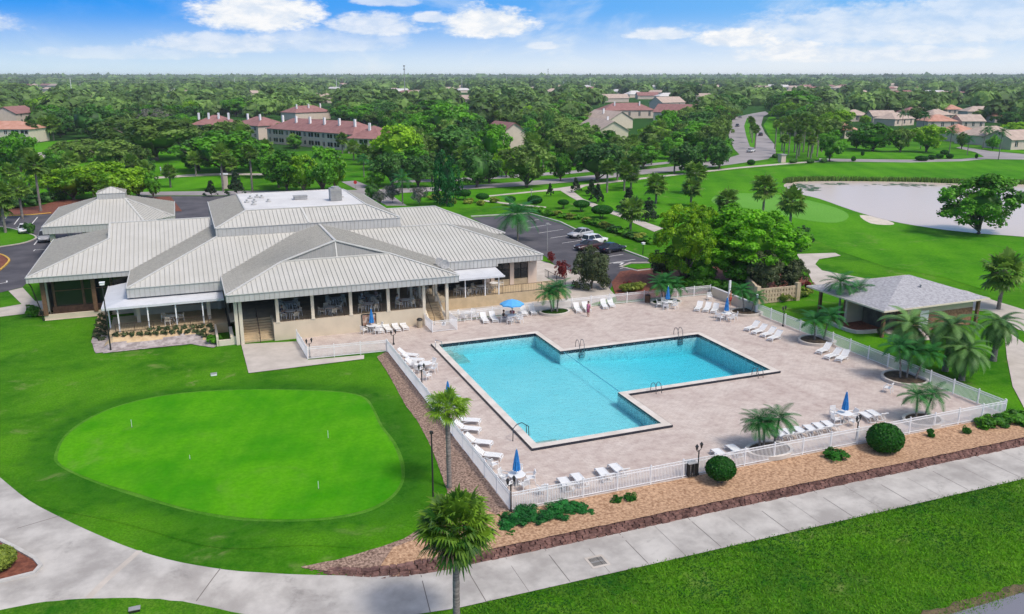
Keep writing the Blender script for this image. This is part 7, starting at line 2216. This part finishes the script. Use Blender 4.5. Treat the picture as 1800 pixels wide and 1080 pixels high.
# ---- poles, wires, masts
def pole(px, py, ytop, label, cross=True, r=.28):
    b = G(px, py); h = height_at(b, ytop)
    o = empty('power_pole', b, YAW * -1); tag(o, label, 'power pole', 'power poles')
    mb = MB(); mb.tube([(0, 0, 0), (0, 0, h)], [r, r * .6], 7); mb.build('shaft', MT['white'], o)
    if cross:
        for z in (h - 1.2, h - 3.4):
            mb = MB(); mb.beam((-1.6, 0, z), (1.6, 0, z), .22, .22); mb.build('crossarm', MT['galv'], o)
    return b, h
P1 = pole(128, 176, 137, 'tall pale power pole with crossarms above the trees at the left', r=.45)
P2 = pole(414, 163, 138, 'second pale power pole with crossarms, left of the apartment roofs', r=.4)
P3 = pole(592, 160, 137, 'third pale power pole above the apartment blocks', r=.4)
P4 = pole(812, 158, 138, 'fourth pale power pole over the middle of the far trees', r=.4)
pole(950, 158, 139, 'pale power pole standing left of the thin mast', False, .4); pole(1037, 156, 138, 'pale power pole right of the thin mast', False, .4); pole(890, 152, 134, 'faint pole on the horizon in the middle', False, .4)
for i, (u, v) in enumerate(((P1, P2), (P2, P3), (P3, P4))):
    mb = MB()
    for dz in (1.0, 3.2):
        a, b = u[0] + Vector((0, 0, u[1] - dz)), v[0] + Vector((0, 0, v[1] - dz))
        pts = [a.lerp(b, t / 12) - Vector((0, 0, 5 * 4 * (t / 12) * (1 - t / 12) * .5)) for t in range(13)]
        mb.tube(pts, .09, 4)
    tag(mb.build('power_line', MT['galv']), ['thin power wires between the first and the second pole', 'thin power wires between the second and the third pole', 'thin power wires between the third and the fourth pole'][i], 'power line')
mb = MB()
w0 = P1[0] + Vector((-80, 20, P1[1] - 5))
for dz in (1.0, 3.2): mb.tube([w0 + Vector((0, 0, 4 - dz)), P1[0] + Vector((0, 0, P1[1] - dz))], .09, 4)
tag(mb.build('power_line', MT['galv']), 'thin power wires running left from the first pole', 'power line')
for px, py, t, lb, wd in ((712, 170, 116, 'tall grey radio mast with antennas above the horizon', .7), (963, 160, 122, 'thin faint radio mast on the horizon in the middle', .45)):
    b = G(px, py); h = height_at(b, t); o = empty('radio_mast', b); tag(o, lb, 'mast')
    mb = MB(); mb.tube([(0, 0, 0), (0, 0, h)], [wd, wd * .5], 6); mb.build('shaft', MT['galv'], o)
    mb = MB()
    for z in (h - 1, h - 5): mb.lathe([(wd * 1.6, z), (wd * 1.8, z + 1.6)], n=8)
    mb.build('antenna', MT['galv'], o)
# ---- far woodland: nobody could count it
def woodland(name, label, seed, bands):
    r = np.random.default_rng(seed)
    VV, FF, TT, n0 = [], [], [], 0
    nogo = [np.array(q) for q in NOGO]
    for (d0, d1, num, nl, ls, rx, hz) in bands:
        d = np.sqrt(r.uniform(d0 ** 2, d1 ** 2, num)); a = np.radians(r.uniform(-12.5, 55.5, num))
        for k in range(num):
            x, y = d[k] * math.sin(a[k]), d[k] * math.cos(a[k])
            if d[k] < 3200:
                px, py = proj((x, y, 0))
                if d[k] < 900 and any(inside((px, py), q) for q in NOGO): continue
                lim = 9 * 1475 / d[k]          # keep the far houses in view: no tree right in front of them
                if any(abs(px - hx) < 1.0 * lim + 4 and -0.3 * lim < py - hy < 1.05 * lim for hx, hy in FARH): continue
            R_ = rx * r.uniform(.6, 1.35); H_ = hz * r.uniform(.65, 1.25)
            dd = unit(r.normal(size=(nl, 3))); dd[:, 2] = np.abs(dd[:, 2]) * np.where(r.random(nl) < .85, 1, -.6)
            lob = 1 + .22 * np.sin(np.arctan2(dd[:, 1], dd[:, 0]) * 3 + r.uniform(0, 6)) + .15 * np.sin(dd[:, 2] * 7 + r.uniform(0, 6))
            rad = r.uniform(.72, 1.0, nl) * lob
            pos = dd * rad[:, None] * np.array([R_, R_, H_ * .55]) + np.array([x, y, H_ * .48])
            V, F = leaves(pos, unit(dd + r.normal(size=(nl, 3)) * .28 + np.array([0, 0, .15])), ls * R_ / 6, r, .85)
            t = r.choice([r.normal(.22, .1), r.normal(.55, .15), r.normal(.95, .1)], p=[.42, .43, .15])
            VV.append(V); FF.append(F + n0); n0 += len(V); TT.append(t * .8 + r.uniform(-.10, .2, nl))
    return tag(link(name, npmesh(name, np.concatenate(VV), np.concatenate(FF), np.concatenate(TT), MT['lf_far'])), label, 'woodland', kind='stuff')
MT['lf_far'] = leaf_mat('far_woodland_leaves', (0.020, 0.064, 0.018), (0.25, 0.42, 0.09))
woodland('distant_woodland', 'suburban woodland of mixed green trees filling the distance to the horizon', 21,
         [(420, 700, 520, 300, 1.2, 8, 10.5), (700, 1200, 1250, 170, 1.7, 9.5, 11), (1200, 2200, 2700, 90, 2.3, 11.5, 12), (2200, 4500, 7000, 30, 3.6, 15, 12.5), (4500, 8800, 9000, 14, 5.5, 24, 14)])
# ---- air
hv = MB(); hv.box(-3800, -160, -4, 9300, 9400, 40)
hm = bpy.data.materials.new('haze'); hm.use_nodes = True
t = NT(hm.node_tree); t.n.clear()
out = t.new('ShaderNodeOutputMaterial'); pv = t.new('ShaderNodeVolumePrincipled')
pv.inputs['Color'].default_value = (0.88, 0.95, 1.0, 1); pv.inputs['Density'].default_value = 1.05e-4
t.l.new(pv.outputs[0], out.inputs['Volume'])
tag(hv.build('haze', hm), kind='stuff')

# ================================================================== LABELS OF THE REPEATS
LMK = [((560, 240), 'the long apartment block'), ((875, 250), 'the pale gabled house'), ((1320, 232), 'the divided road'), ((1720, 350), 'the lake'), ((195, 360), 'the pavilion'), ((540, 345), 'the clubhouse'),
       ((1000, 318), 'the crossing road'), ((1620, 245), 'the villa group'), ((1100, 210), 'the red roofed row'), ((1410, 250), 'the palm grove'), ((20, 235), 'the orange roofed house'), ((1000, 430), 'the car park'),
       ((128, 155), 'the first power pole'), ((712, 145), 'the tall mast'), ((1400, 158), 'the far pale roofs'), ((1300, 350), 'the golf green'), ((400, 225), 'the red roofed block'), ((963, 145), 'the thin mast'), ((414, 150), 'the second power pole'), ((1740, 190), 'the long far villa'),
       ((60, 410), 'the left car park'), ((320, 290), 'the left fairway'), ((1200, 330), 'the foot path')]
buckets = {}
for (o, base, p, h) in PENDING:
    px, py = proj((p.x, p.y, p.z + h * .4))
    best = min(LMK, key=lambda l: abs(l[0][0] - px) + 2.2 * abs(l[0][1] - py))
    dx, dy = px - best[0][0], py - best[0][1]
    rel = ('left of' if dx < 0 else 'right of') if abs(dx) > 2.2 * abs(dy) else ('behind' if dy < 0 else 'in front of')
    buckets.setdefault('%s %s %s' % (base, rel, best[1]), []).append((px, o))
for k, l in buckets.items():
    l.sort(key=lambda q: q[0])
    for i, (_, o) in enumerate(l): o['label'] = k if len(l) == 1 else '%s, %s from the left' % (k, ordw(i + 1))
